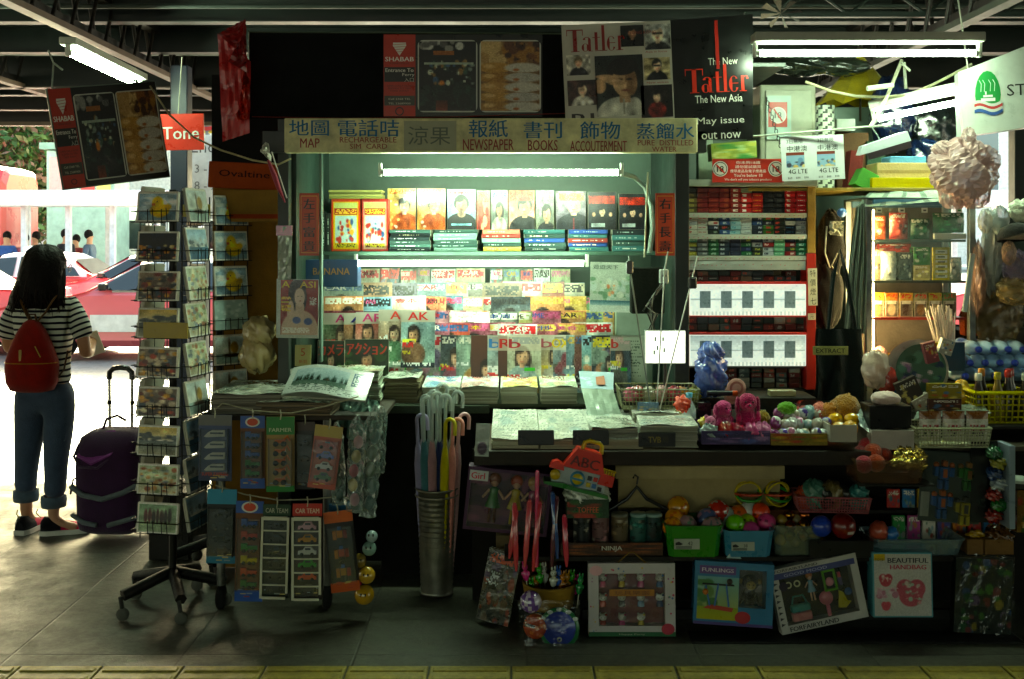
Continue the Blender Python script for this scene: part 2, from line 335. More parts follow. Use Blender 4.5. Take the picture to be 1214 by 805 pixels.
def scenic(kind, H=24, W=34):
 a = blank(H, W, 'e8e4da')
 if kind == 'duck':
  fg(a, 'a8c4d4', 'c8d4d8'); fpatch(a, 0, 0, 1, .4, ['e8eef0', 'd8e4ea', '9ab8cc'], 14, .2); fg(a, '6a8aa0', '8aa4b0', 0, .68, 1, 1)
  fe(a, .56, .62, .24, .24, 'e8c020'); fe(a, .5, .34, .14, .2, 'f0cc28'); fr(a, .36, .36, .44, .44, 'd87820'); fr(a, .47, .28, .51, .33, '1a1a1a'); fe(a, .76, .5, .09, .1, 'd8ae18')
 elif kind == 'street':
  fg(a, '8a7a6a', '4a3a34'); fpatch(a, 0, .1, 1, 1, ['a8402a', 'd8a040', '3a4a5a', 'c8b8a0', '6a2a24', '2a2a2a', 'e0d0b0'], 60, .1)
 elif kind == 'night':
  fg(a, '1a2438', '3a2a30'); fpatch(a, 0, .45, 1, .9, ['e8a040', 'c84030', '4a6a9a', 'f0e0a0', '1a1a22'], 50, .07)
 elif kind == 'skyline':
  fg(a, 'd8b860', 'c8c0a0', 0, 0, 1, .45); fpatch(a, 0, .3, 1, .5, ['3a4448', '4a5458'], 18, .13); fg(a, '6a7878', 'b0aa90', 0, .5, 1, 1)
 elif kind == 'ship':
  fg(a, 'c8d8dc', 'd8d8c8'); fg(a, '8aa8a8', '9ab0a8', 0, .65, 1, 1); fe(a, .45, .4, .04, .3, '6a5a4a'); fe(a, .6, .42, .12, .2, 'a8823a'); fe(a, .5, .68, .25, .07, '4a3424')
 elif kind == 'map':
  fg(a, 'b8c8a8', 'd0c8a8'); fpatch(a, .05, .1, .95, .9, ['8a9a70', 'c0905a', 'd8d0b0', '6a7a8a', '9a5a3a'], 60, .08)
 elif kind == 'harbour':
  fg(a, '8ab4d8', 'b8d0e0', 0, 0, 1, .5); fpatch(a, .0, .35, 1, .6, ['5a6a78', '8a98a4', 'c0c8cc', '3a4a5a'], 26, .09); fg(a, '3a6a8a', '2a5070', 0, .6, 1, 1)
 elif kind == 'tram':
  fg(a, 'b0b8b8', '8a8a84'); fr(a, .3, .25, .7, .85, '2a6a4a'); fr(a, .35, .32, .65, .45, '1a2420'); fr(a, .35, .55, .65, .68, 'd8e0d8'); fpatch(a, 0, .1, .25, .9, ['8a6a5a', '5a5048'], 10, .12)
 else:
  fg(a, '8aa888', 'a8b898'); 
  for i in range(7): fe(a, .2+i*.1, .45+rnd.uniform(-.05, .05), .045, .22, rnd.choice(['3a1418', '5a1a20', '241012']))
 a = np.clip((lofi(a, .12)-.5)*1.15+.46, 0, 1); b = blank(H, W, 'e8e6de'); b[1:-1, 1:-1] = a[1:-1, 1:-1]; return fnoise(b, .03)
# ground materials with slab joints
def ground_mat(name, base, dark, jx, jy, sx, sy, rough, jw=.004):
 m = bpy.data.materials.new(name); m.use_nodes = True; n = m.node_tree.nodes; l = m.node_tree.links; p = n['Principled BSDF']
 g = n.new('ShaderNodeNewGeometry'); sep = n.new('ShaderNodeSeparateXYZ'); l.new(g.outputs['Position'], sep.inputs[0])
 def joint(out, o, s):
  a = n.new('ShaderNodeMath'); a.operation = 'SUBTRACT'; a.inputs[1].default_value = o; l.new(out, a.inputs[0])
  b = n.new('ShaderNodeMath'); b.operation = 'PINGPONG'; b.inputs[1].default_value = s/2; l.new(a.outputs[0], b.inputs[0])
  q = n.new('ShaderNodeMapRange'); q.inputs[1].default_value = jw*.4; q.inputs[2].default_value = jw*1.6; l.new(b.outputs[0], q.inputs[0]); return q.outputs[0]
 mn = n.new('ShaderNodeMath'); mn.operation = 'MINIMUM'
 l.new(joint(sep.outputs[0], jx, sx), mn.inputs[0]); l.new(joint(sep.outputs[1], jy, sy), mn.inputs[1])
 def noise(sc, det=6):
  q = n.new('ShaderNodeTexNoise'); q.inputs['Scale'].default_value = sc; q.inputs['Detail'].default_value = det; q.inputs['Roughness'].default_value = .7; l.new(g.outputs['Position'], q.inputs['Vector']); return q.outputs[0]
 a = noise(1.3); b = noise(35, 8); c = noise(7)
 r1 = n.new('ShaderNodeValToRGB'); r1.color_ramp.elements[0].position = .32; r1.color_ramp.elements[1].position = .7
 r1.color_ramp.elements[0].color = (*dark, 1); r1.color_ramp.elements[1].color = (*base, 1); l.new(a, r1.inputs[0])
 mr = n.new('ShaderNodeMapRange'); mr.inputs[1].default_value = .3; mr.inputs[2].default_value = .7; mr.inputs[3].default_value = .55; mr.inputs[4].default_value = 1.3; l.new(b, mr.inputs[0])
 m2 = n.new('ShaderNodeMapRange'); m2.inputs[1].default_value = .62; m2.inputs[2].default_value = .8; m2.inputs[3].default_value = 1; m2.inputs[4].default_value = .55; l.new(c, m2.inputs[0])
 mm = n.new('ShaderNodeMath'); mm.operation = 'MULTIPLY'; l.new(mr.outputs[0], mm.inputs[0]); l.new(m2.outputs[0], mm.inputs[1])
 jm = n.new('ShaderNodeMapRange'); jm.inputs[3].default_value = .72; l.new(mn.outputs[0], jm.inputs[0])
 m3 = n.new('ShaderNodeMath'); m3.operation = 'MULTIPLY'; l.new(mm.outputs[0], m3.inputs[0]); l.new(jm.outputs[0], m3.inputs[1])
 vo = n.new('ShaderNodeTexVoronoi'); vo.inputs['Scale'].default_value = 2.6; l.new(g.outputs['Position'], vo.inputs['Vector']); gm = n.new('ShaderNodeMapRange'); gm.inputs[1].default_value = .035; gm.inputs[2].default_value = .055; gm.inputs[3].default_value = .5; gm.inputs[4].default_value = 1; l.new(vo.outputs['Distance'], gm.inputs[0])
 m4 = n.new('ShaderNodeMath'); m4.operation = 'MULTIPLY'; l.new(m3.outputs[0], m4.inputs[0]); l.new(gm.outputs[0], m4.inputs[1]); m3 = m4
 v = n.new('ShaderNodeVectorMath'); v.operation = 'SCALE'; l.new(r1.outputs[0], v.inputs[0]); l.new(m3.outputs[0], v.inputs['Scale']); l.new(v.outputs[0], p.inputs['Base Color'])
 rr = n.new('ShaderNodeMapRange'); rr.inputs[1].default_value = .3; rr.inputs[2].default_value = .7; rr.inputs[3].default_value = rough-.13; rr.inputs[4].default_value = rough+.15; l.new(c, rr.inputs[0]); l.new(rr.outputs[0], p.inputs['Roughness'])
 ad = n.new('ShaderNodeMath'); ad.operation = 'ADD'; l.new(b, ad.inputs[0]); l.new(mn.outputs[0], ad.inputs[1])
 bp = n.new('ShaderNodeBump'); bp.inputs['Strength'].default_value = .45; bp.inputs['Distance'].default_value = .006; l.new(ad.outputs[0], bp.inputs['Height']); l.new(bp.outputs[0], p.inputs['Normal'])
 MATS[name] = m
ground_mat('pavement', (.085, .08, .056), (.042, .042, .03), -1.89, 4.65, .65, .655, .56)
ground_mat('road', (.34, .32, .30), (.25, .24, .23), 0, 0, 4, 6, .6, .01)
ground_mat('tactile', (.36, .27, .03), (.22, .16, .025), .0, 3.58, .3, .3, .5, .005)
mb = MB(); mb.quad((-400, 11.6, -.13), (400, 11.6, -.13), (400, 900, -.13), (-400, 900, -.13), '888888'); mb.quad((-400, -400, -.13), (400, -400, -.13), (400, 11.6, -.13), (-400, 11.6, -.13), '888888')
struct(mb, 'road', 'road')
mb = MB(); mb.box(-60, 60, -12, 11.4, -.2, 0, '888888'); mb.box(-60, 60, 11.402, 11.55, -.2, .004, '9a968e', c=.01); struct(mb, 'pavement', 'pavement')
mb = MB()
for r in range(2):
 for k in range(-30, 30):
  x0 = k*.3+.003; y0 = 3.28+r*.3+.003
  mb.box(x0, x0+.294, y0, y0+.294, -.01, .006, 'a08820', c=.002)
  for j in range(4): mb.box(x0+.012, x0+.282, y0+.022+j*.072, y0+.054+j*.072, .004, .011, 'a08820', c=.003)
struct(mb, 'tactile_paving', 'tactile')
# roof
mb = MB()
for k in range(100):                                    # trapezoid decking running along Y
 x = -16+k*.32
 P = [(x, 3.1), (x+.2, 3.1), (x+.22, 3.16), (x+.3, 3.16), (x+.32, 3.1)]
 for (a, b) in zip(P[:-1], P[1:]): mb.quad((a[0], -12, a[1]), (b[0], -12, b[1]), (b[0], 11.3, b[1]), (a[0], 11.3, a[1]), '4a524c')
mb.box(-16, 16, -12, 11.3, 3.2, 3.26, '707870')
roof = thing('terminal_roof', 'dark corrugated metal roof on steel beams covering the whole newsstand', 'roof', (0, 11.3, 2.8))
roof.location = (0, 0, 0)
mb.build('roof_deck', 'paint', roof)
def hbeam(y, z0, z1, col='3c4844', fl=.1, x0=-16, x1=16, fc=None):
 m = MB(); m.box(x0, x1, y-.012, y+.012, z0+.012, z1, col); m.box(x0, x1, y-fl/2, y+fl/2, z0, z0+.0115, fc or col); m.box(x0, x1, y-fl/2, y+fl/2, z1, z1+.01, col)
 return m.build('beam', 'paint', roof)
hbeam(6.6, 2.93, 3.08, '262b28'); hbeam(7.5, 2.9, 3.08, '222624'); hbeam(8.4, 2.78, 3.08, '242624', fc='5a5048'); hbeam(9.4, 2.86, 3.08, '2a302d'); hbeam(10.3, 2.84, 3.08, '2a2826', fc='4a3c34')
m = MB(); m.box(-16, 16, 11.2, 11.26, 2.8, 3.2, '3a2e2a'); m.box(-16, 16, 11.1, 11.19, 2.78, 2.82, '7a6a5e'); m.build('fascia', 'paint', roof)
for (y, z, r, c) in ((6.9, 3.03, .025, '5c6662'), (8.0, 3.0, .03, '5a6a64'), (6.35, 2.98, .015, '4a524e')):
 m = MB(); m.tube([(-16, y, z), (16, y, z)], r, c); m.build('conduit', 'paint', roof)
def truss(xx, y0, y1, z0, z1, step=.25, cc='8a7468'):
 t = thing('roof_truss', None, 'truss', (xx, y0, z0)); L = y1-y0
 m = MB(); m.box(-.035, .035, 0, L, 0, .035, cc); m.box(-.004, .004, 0, L, .035, .09, '2a2624'); m.build('lower_chord', 'paint', t)
 m = MB(); m.box(-.04, .04, 0, L, z1-z0-.05, z1-z0, '241f1e'); m.build('upper_chord', 'paint', t)
 n = int(L/step); m = MB()
 for k in range(n):
  a, b = (k*step, (k+.5)*step); s = .03
  m.tube([(s, a, .04), (s, b, z1-z0-.03)], .013, '2e2826', 6); m.tube([(-s, b, z1-z0-.03), (-s, a+step, .04)], .013, '2e2826', 6)
 m.build('lattice_bars', 'paint', t); return t
tag(truss(-2.53, 2.5, 11.1, 2.76, 3.09), 'pale edged lattice truss running back above the hanging left tube light')
tag(truss(2.42, 2.5, 11.1, 2.72, 3.09, .3, '4a5048'), 'dark lattice truss running back above the white hanging sign at right')
tag(truss(-3.9, 3.5, 11.1, 2.78, 3.09), 'dark lattice truss nearest the left edge of the roof')
t = thing('cross_bracing', 'slim dark braced bar across the roof at upper right', 'bracing', (0, 6.1, 2.86))
m = MB(); m.box(1.35, 3.6, -.02, .02, .0, .03, '27302c'); m.build('bar', 'paint', t)
m = MB()
for k in range(5): m.tube([(1.5+k*.45, 0, .02), (1.72+k*.45, 0, .18), (1.95+k*.45, 0, .02)], .01, '27302c', 6)
m.build('bracing_bars', 'paint', t)
mb = MB(); mb.box(2.5, 16, -11.2, -11, 0, 3.1, '55584f'); mb.build('sky_blocker_wall', 'matte', label='plain dim wall of the terminal hall behind the viewer', cat='wall')  # out of view, put in to cut the sky fill on the stall front
t = thing('roof_column', 'slim navy blue steel column behind the postcard racks', 'column', (X(215, 7.2), 7.2, 0))
m = MB(); m.box(-.058, .058, -.058, .058, .012, 2.76, '1a2238', c=.006); m.build('shaft', 'paint', t)
m = MB(); m.box(-.12, .12, -.12, .12, 0, .0115, '1a2238'); m.build('base_plate', 'paint', t)
t = thing('roof_column', 'dark steel column beyond the right end of the stall', 'column', (X(1208, 8.5), 8.5, 0))
m = MB(); m.box(-.06, .06, -.06, .06, 0, 2.76, '222a2c', c=.006); m.build('shaft', 'paint', t)
# tube lights
def tube_light(label, loc, rot, L=1.2, case='c8d0c4', housing=True, r=.014, lipw=.09, lm='tubelight'):
 t = thing('tube_light', label, 'lamp', loc, rot)
 m = MB(); m.tube([(-L/2, 0, 0), (L/2, 0, 0)], r, 'e0fbea', 10); m.build('tube', lm, t)
 for s in (-1, 1): m = MB(); m.tube([(s*L/2, 0, 0), (s*(L/2+.018), 0, 0)], r+.001, 'b8beb4', 10); m.box(s*(L/2+.02)-.008, s*(L/2+.02)+.008, -.014, .014, -.018, .045, 'd8dcd4', c=.002); m.build('lamp_holder', 'plastic', t)
 if housing: m = MB(); m.box(-L/2-.03, L/2+.03, -lipw/2, lipw/2, .045, .085, case, c=.004); m.build('housing', 'paint', t)
 return t
a, b = at(78, 66, 5.6), at(168, 100, 6.9)
mid = (a+b)/2; yaw = math.atan2((b-a).y, (b-a).x)
tube_light('tube light hanging under the truss at upper left, above the tilted menu board', mid, (0, 0, yaw))
tube_light('long bright tube light under the roof at upper right', at(1028, 63, 4.56), (0, 0, 0), .93, 'b8bcae', lm='tubestrong')
tube_light('tube light half hidden behind the white sign at right', at(1122, 124, 5.0), (0, R(-10), R(-22)), .62, 'c8ccc0', lipw=.16, lm='tubestrong')
# street beyond
def taxi(label, loc, yaw, red='e46470', roof_c='c8c8c8'):
 t = thing('parked_taxi', label, 'taxi', loc, (0, 0, yaw), 'taxis on the road beyond the pavement')
 st = [(0, .3, .66, .66, .70), (.04, .25, .74, .74, .80), (.35, .22, .82, .82, .83), (1.1, .2, .93, .93, .85), (1.28, .2, .96, .98, .85), (1.65, .2, .97, 1.2, .85), (1.98, .2, .97, 1.4, .85), (2.2, .2, .98, 1.45, .85), (2.8, .2, .98, 1.46, .85), (3.2, .2, .98, 1.43, .85), (3.45, .2, .98, 1.3, .85), (3.75, .2, .98, 1.08, .85), (3.9, .2, 1.0, 1.0, .85), (4.4, .22, .98, .98, .84), (4.66, .26, .93, .93, .8), (4.7, .34, .8, .8, .72)]
 rg_ = []
 for x, zb, zbelt, zt, hw in st:
  g = zt-zbelt; wt = hw-.03-.26*min(1, g/.48)
  half = [(hw-.12, zb), (hw, zb+.1), (hw+.01, (zb+zbelt)/2), (hw-.02, zbelt-.04), (hw-.05-.0*g, zbelt), (wt+.03, zt-.05*min(1, g*3)), (wt-.1, zt+.004)]
  rg_.append([(x, -p[0], p[1]) for p in half]+[(x, p[0], p[1]) for p in half[::-1]])
 m = MB(); m.at((-2.35, 0, 0)); V = np.array(rg_, float).reshape(-1, 3); k = 14; n = len(st)
 Fq = []; cols = []
 for i in range(n-1):
  for j in range(k):
   q = (i*k+j, i*k+(j+1) % k, (i+1)*k+(j+1) % k, (i+1)*k+j); ctr = V[list(q)].mean(0); Fq.append(q)
   hi = st[i][3]-st[i][2] > .2 and st[i+1][3]-st[i+1][2] > .15
   cols.append(c3(roof_c) if (ctr[2] > 1.3 and hi) or (ctr[2] > 1.02 and j in (4, 8)) else c3(red))
 m.add(V, np.array(Fq), np.array(cols)); m.add(V, [tuple(range(k))[::-1], tuple(range((n-1)*k, n*k))], red)
 m.build('body', 'carpaint', t)
 def win(pts, nm='window', mt='darkglass'):
  mm = MB(); mm.at((-2.35, 0, 0)); mm.add(pts, [tuple(range(len(pts)))], '10181a'); mm.build(nm, mt, t)
 for s in (-1, 1):
  yb, yt = s*.825, s*.63
  win([(1.42, yb, 1.0), (2.32, yb, 1.0), (2.32, yt, 1.37), (2.0, yt, 1.35)]); win([(2.4, yb, 1.0), (3.2, yb, 1.0), (3.2, yt, 1.37), (2.4, yt, 1.38)]); win([(3.26, yb, 1.0), (3.62, yb, 1.0), (3.36, yt, 1.3), (3.26, yt, 1.35)])
  m = MB(); m.box(-2.35+1.5, -2.35+1.62, s*.9-.06, s*.9+.06, 1.0, 1.1, '1a1a1a', c=.02); m.build('mirror', 'plastic', t)
  m = MB(); m.box(-2.36, -2.3, s*.62-.12, s*.62+.12, .58, .7, 'e8e8e0', c=.01); m.build('headlight', 'plastic', t)
  m = MB(); m.box(2.3, 2.36, s*.62-.12, s*.62+.12, .62, .8, 'a01818', c=.01); m.build('tail_light', 'plastic', t)
 win([(1.33, -.74, 1.01), (1.33, .74, 1.01), (1.96, .58, 1.395), (1.96, -.58, 1.395)], 'windscreen'); win([(3.84, .72, 1.04), (3.84, -.72, 1.04), (3.44, -.58, 1.33), (3.44, .58, 1.33)], 'rear_window')
 for s in (-1, 1):
  for x in (.85, 3.62):
   wh = MB(); wh.lathe([(.0, -.1), (.27, -.1), (.31, -.07), (.315, 0), (.31, .07), (.27, .1), (0, .1)], '141414', 20, (x-2.35, s*.78, .315), axis='y'); o = wh.build('wheel', 'rubber', t)
   rm = MB(); rm.lathe([(0, -.11), (.12, -.108), (.18, -.105), (.19, -.09)] if s < 0 else [(0, .11), (.12, .108), (.18, .105), (.19, .09)], 'b8b8b8', 16, (x-2.35, s*.78, .315), axis='y'); rm.build('rim', 'steel', o)
 m = MB(); m.box(-.1, .1, -.2, .2, 1.462, 1.58, 'f0f0ee', c=.02); m.build('roof_sign', 'plastic', t)
 m = MB(); m.box(-2.4, -2.3, -.78, .78, .3, .46, '404040', c=.02); m.build('bumper', 'plastic', t)
 m = MB(); m.box(2.3, 2.4, -.78, .78, .34, .5, '404040', c=.02); m.build('bumper', 'plastic', t)
 return t
mat('darkglass', .05, spec=.8, var=0, coat=.5)
g = -.13
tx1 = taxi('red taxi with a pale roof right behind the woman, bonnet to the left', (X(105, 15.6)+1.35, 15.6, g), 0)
q = MB(); q.box(-.98, .2, -.885, -.874, .42, .66, 'f0f0ee', c=.004); q.build('white_patch', 'paint', tx1)  # thin white rectangle low on the near side of this taxi
taxi('red taxi cut by the left edge of the photo, tail towards the woman', (X(62, 16.2)-2.35, 16.2, g), R(2))
taxi('red taxi in the far lane above the bonnet of the nearest one', (X(150, 20.5)+.6, 20.5, g), R(4))
taxi('white topped taxi farthest back, in front of the white shelter', (X(62, 21.5)-.4, 21.5, g), R(1), 'b82028', 'e8e8e8')
taxi('red taxi far out on the road beyond the right end of the stall', (X(1260, 19), 19, g), 0)
sh = thing('walkway_shelter', 'long low white canopy on rows of white posts across the road', 'shelter', (0, 25, g)); sh.location = (0, 0, 0)
m = MB(); m.box(-30, 30, 24, 27, 2.42, 2.72, 'e8e8e8', c=.03); m.box(-30, 30, 23.9, 23.99, 2.36, 2.6, 'f0f0f0'); m.build('canopy', 'paint', sh)
for k in range(-28, 30):
 for D in (24.3, 26.7):
  m = MB(); m.box(k*1.02-.06, k*1.02+.06, D-.06, D+.06, .02, 2.419, 'e0e4ea', c=.01); m.build('post', 'paint', sh)
m = MB(); m.box(-30, 30, 23.7, 27.3, g+.001, .02, 'c8c8c4', c=.01); m.build('platform', 'matte', sh)
m = MB(); m.box(-30, 30, 26.75, 26.8, .9, .95, 'd8d8d8'); m.box(-30, 30, 26.75, 26.8, .5, .54, 'd8d8d8'); m.build('railing', 'paint', sh)
def bus(label, loc, L, Ht, col, col2, yaw=0, group='buses beyond the shelter'):
 t = thing('city_bus', label, 'bus', loc, (0, 0, yaw), group)
 m = MB(); rg_ = []
 for x, ins in ((-L/2, .25), (-L/2+.08, .08), (-L/2+.4, 0), (L/2-.4, 0), (L/2-.08, .08), (L/2, .25)):
  rg_.append([(x, -1.25+ins, .35), (x, -1.25+ins, Ht-.35-ins), (x, -1.1+ins, Ht-.08-ins), (x, -.8, Ht-ins), (x, .8, Ht-ins), (x, 1.1-ins, Ht-.08-ins), (x, 1.25-ins, Ht-.35-ins), (x, 1.25-ins, .35)])
 m.rings(rg_, col, False); m.box(-L/2+.3, L/2-.3, -1.262, -1.252, .8, 1.25, col2); m.build('body', 'carpaint', t)
 n = int(L/1.5)
 for lv in ([1.45] if Ht < 3.3 else [1.45, 2.7]):
  for k in range(n):
   x = -L/2+.4+k*(L-.8)/n; w_ = MB(); w_.box(x+.05, x+(L-.8)/n-.05, -1.264, -1.254, lv, lv+.85, '1a2224'); w_.build('window', 'darkglass', t)
 for x in (-L/2+2.2, L/2-2.2):
  w_ = MB(); w_.lathe([(0, -.12), (.4, -.12), (.46, -.05), (.46, .12)], '1a1a1a', 18, (x, -1.15, .47), axis='y'); w_.build('wheel', 'rubber', t)
 return t
bus('red and white bus at the far left beyond the white shelter', (X(27, 31)-4.9, 31, g), 9.8, 3.85, 'c03038', 'f0f0f0')
bus('white bus with a dark red window band behind the tilted menu board', (X(158, 33)+2.2, 33, g), 8, 3.2, 'e0dcd8', '6a2030')
t = thing('shop_kiosk', 'pale green kiosk with red and white panels beyond the shelter', 'kiosk', (X(95, 29.5), 29.5, 0))
m = MB(); m.box(-.95, .95, 0, 1.2, 0, 4.1, 'a0bcac', c=.03); m.box(-1.1, 1.1, -.1, 1.3, 4.12, 4.3, '8aa898'); m.build('frame', 'paint', t)
for k in range(4): m = MB(); m.box(-.85+k*.44, -.85+k*.44+.38, -.02, -.004, 2.6, 3.9, ['e8a0a0', 'f4f0ee', 'd04040', 'e8d870'][k]); m.build('panel', 'card', t)
def foliage(center, radii, n, col, leaf=.35, seed=1):
 r = np.random.default_rng(seed); V = []; Cc = []
 cl = r.normal(size=(46, 3)); cl /= np.linalg.norm(cl, axis=1)[:, None]; cl *= (r.random((46, 1))**.4); 
 for i in range(n):
  c = cl[r.integers(46)]+r.normal(0, .14, 3); p = np.array(center)+c*np.array(radii)
  a = r.normal(size=3); a /= np.linalg.norm(a); b = np.cross(a, r.normal(size=3)); b /= np.linalg.norm(b); s = leaf*r.uniform(.5, 1.2)
  V += [p-a*s, p+b*s*.45, p+a*s, p-b*s*.45]; q = c3(col[r.integers(len(col))]); Cc.append(q)
 return np.array(V), np.arange(4*n).reshape(-1, 4), np.array(Cc)
def tree(label, x, y, h, rad, n, seed, col=('3a5a2a', '4a6a34', '5a7a44', '7a7a50', '8a6a58')):
 t = thing('street_tree', label, 'tree', (x, y, g), 0, 'trees across the road')
 m = MB(); tp = Vector((.2, 0, h-rad*.8)); m.tube([(0, 0, 0), (.05, .05, h*.3), (.1, 0, h*.5), tp], [.28, .22, .17, .1], '5a4838', 8)
 rr = random.Random(seed)
 for k in range(7):
  a = rr.uniform(0, 6.28); m.tube([(.08, 0, h*(.35+k*.04)), (math.cos(a)*rad*.4, math.sin(a)*rad*.4, h*.62), (math.cos(a)*rad*.75, math.sin(a)*rad*.75, h*.7+rr.uniform(0, .8))], [.11, .07, .03], '5a4838', 6)
 m.build('trunk', 'wood', t)
 m = MB(); V, Fq, Cc = foliage((0, 0, h-rad), (rad*1.15, rad, rad), n, col, .2, seed); m.add(V, Fq, Cc); m.build('crown', 'leaf', t)
tree('leafy green tree filling the gap at the left edge under the roof', X(5, 38), 38, 7.4, 2.9, 16000, 3)
tree('tree crown just right of the leftmost one, partly behind the menu board', X(66, 42), 42, 7.0, 2.0, 8000, 5)
def block(label, x0, x1, D, h, col, fl, wn):
 t = thing('city_building', label, 'building', ((x0+x1)/2, D, g), 0, 'pale buildings far across the road'); W = x1-x0
 m = MB(); m.box(-W/2, W/2, 0, 12, 0, h, col, c=.1); m.build('wall', 'matte', t); m = MB(); m.box(-W/2-.3, W/2+.3, -.3, 12.3, h+.01, h+.5, 'd8d4cc'); m.build('roof', 'matte', t)
 for i in range(fl):
  for k in range(wn):
   m = MB(); x = -W/2+(k+.5)*W/wn; z = 3.5+i*(h-4)/fl; m.box(x-W/wn*.32, x+W/wn*.32, -.04, -.005, z, z+(h-4)/fl*.5, '5a6a74'); m.build('window', 'darkglass', t)
block('pale pinkish building far behind the trees on the left', X(-120, 62), X(60, 62), 62, 13, 'd8c8c0', 3, 5)
block('cream building far behind the navy column', X(80, 66), X(330, 66), 66, 15, 'd8d4c8', 4, 6)
block('white building beyond the right end of the stall', X(1080, 58), X(1420, 58), 58, 16, 'e0e0e0', 4, 6)
t = thing('road_sign', 'white road sign reading End on a thin pole behind the red hanging sign', 'road sign', (X(245, 12.5), 12.5, g))
m = MB(); m.tube([(0, .03, 0), (0, .03, 3.1)], .03, '8a8a88'); m.build('pole', 'paint', t)
m = MB(); m.box(-.3, .3, -.008, .008, 1.95, 2.95, 'dcdcd8', c=.004); m.text('End', -.18, 2.74, h=.14, col='5a5a58', y=-.012, align='l'); m.text('13 - 16', .0, 2.5, h=.1, col='7a7a78', y=-.012); m.text('18 - 20', .0, 2.3, h=.1, col='7a7a78', y=-.012)
m.build('sign_plate', 'paint', t)
m = MB(); m.lathe([(0, -.006), (.2, -.006), (.2, .006), (0, .006)], '2a4aa0', 24, (0, 0, 3.2), axis='y'); m.lathe([(.155, -.012), (.2, -.012)], 'c82828', 24, (0, 0, 3.2), axis='y'); m.quad((-.16, -.013, 3.31), (-.12, -.013, 3.35), (.16, -.013, 3.09), (.12, -.013, 3.05), 'c82828'); m.box(-.24, .24, .008, .014, 2.97, 3.43, 'e8c040'); m.build('stop_disc', 'paint', t)
# people
def skin_surface(V, E, Rr, lv=2, root=0):
 me = bpy.data.meshes.new('skel'); me.from_pydata(V, E, []); o = bpy.data.objects.new('skel', me); C.objects.link(o)
 sk = o.modifiers.new('s', 'SKIN'); sk.use_smooth_shade = True
 for i, d in enumerate(me.skin_vertices[0].data): r = Rr[i]; d.radius = (r, r) if not hasattr(r, '__len__') else r; d.use_root = i == root
 sb = o.modifiers.new('d', 'SUBSURF'); sb.levels = sb.render_levels = lv
 bpy.context.view_layer.update(); m = bpy.data.meshes.new_from_object(o.evaluated_get(bpy.context.evaluated_depsgraph_get()))
 A = np.array([v.co[:] for v in m.vertices]); Fq = [tuple(p.vertices) for p in m.polygons]
 bpy.data.objects.remove(o); bpy.data.meshes.remove(me); bpy.data.meshes.remove(m); return A, Fq
def skel(chains):
 """chains: lists of (name or None, (x,y,z), r); a repeated name joins chains"""
 V, E, Rr, nm = [], [], [], {}
 for ch in chains:
  prev = None
  for it in ch:
   if isinstance(it, str): i = nm[it]
   else:
    n, p, r = it; i = len(V); V.append(p); Rr.append(r)
    if n: nm[n] = i
   if prev is not None: E.append((prev, i))
   prev = i
 return V, E, Rr
def bystander(label, x, y, rot, shirt, trousers, sc=1., hair='1a1614', z=.02, sit=False):
 t = thing('person', label, 'person', (x, y, z), (0, 0, rot), 'people waiting under the white shelter')
 ch = [[('pelvis', (0, 0, .92), .13), ('chest', (0, 0, 1.28), .15), ('neck', (0, 0, 1.46), .055), (None, (0, -.01, 1.56), .08), (None, (0, -.01, 1.66), .085)]]
 for s in (-1, 1):
  ch += [['pelvis', (None, (s*.09, 0, .85), .1), (None, (s*.1, -.01, .48), .062), (None, (s*.1, .01, .1), .042), (None, (s*.1, -.12, .04), .035)],
               ['chest', (None, (s*.17, 0, 1.38), .055), (None, (s*.22, .02, 1.12), .042), (None, (s*.2, -.1, .88), .034), (None, (s*.18, -.16, .82), .028)]]
 V, E, Rr = skel(ch); A, Fq = skin_surface(V, E, Rr, 2); m = MB(); m.at(sc=sc); m.add(A, Fq, 'c89878', True); m.ball((0, -.095, 1.61), .014, 'c08870', 6, 4); m.build('body', 'skin', t)
 ch = [[('p', (0, 0, .93), .15), ('c', (0, 0, 1.28), .17), (None, (0, 0, 1.42), .08)]]+[['c', (None, (s*.17, 0, 1.37), .075), (None, (s*.22, .02, 1.14), .062)] for s in (-1, 1)]
 V, E, Rr = skel(ch); A, Fq = skin_surface(V, E, Rr, 2); m = MB(); m.at(sc=sc); m.add(A, Fq, shirt, True); m.build('shirt', 'cloth', t)
 ch = [[('p', (0, 0, .95), .15), (None, (0, 0, .88), .14)]]+[['p', (None, (s*.09, 0, .8), .112), (None, (s*.1, -.01, .48), .078), (None, (s*.1, .01, .12), .06)] for s in (-1, 1)]
 V, E, Rr = skel(ch); A, Fq = skin_surface(V, E, Rr, 2); m = MB(); m.at(sc=sc); m.add(A, Fq, trousers, True); m.build('trousers', 'cloth', t)
 m = MB(); m.at(sc=sc); m.ball((0, .02, 1.66), (.1, .105, .12), hair, 12, 8); m.build('hair', 'hair', t)
for i, (px, D, sh_, tr, lb) in enumerate([(8, 25.2, '3a5a9a', '2a2a34', 'person in a blue shirt at the left edge, under the white shelter'), (30, 25.4, 'b86070', '3a3a44', 'person in a pink top under the white shelter'),
  (42, 25.8, 'c8ccd0', '4a4a54', 'person in a pale grey shirt under the white shelter'), (78, 25.2, '2a2a30', '2a2a34', 'person in black under the white shelter, left of the dark red top'),
  (90, 25.9, '8a3a3a', '44506a', 'person in a dark red top beside the one in black'), (106, 25.5, '5a6c80', '5a5a50', 'person in a slate blue top, rightmost of the people under the shelter')]):
 bystander(lb, X(px, D), D, R([0, 30, -40, 60, -20, 90][i]), sh_, tr, [1.0, .97, 1.0, 1.03, .96, 1.02][i])
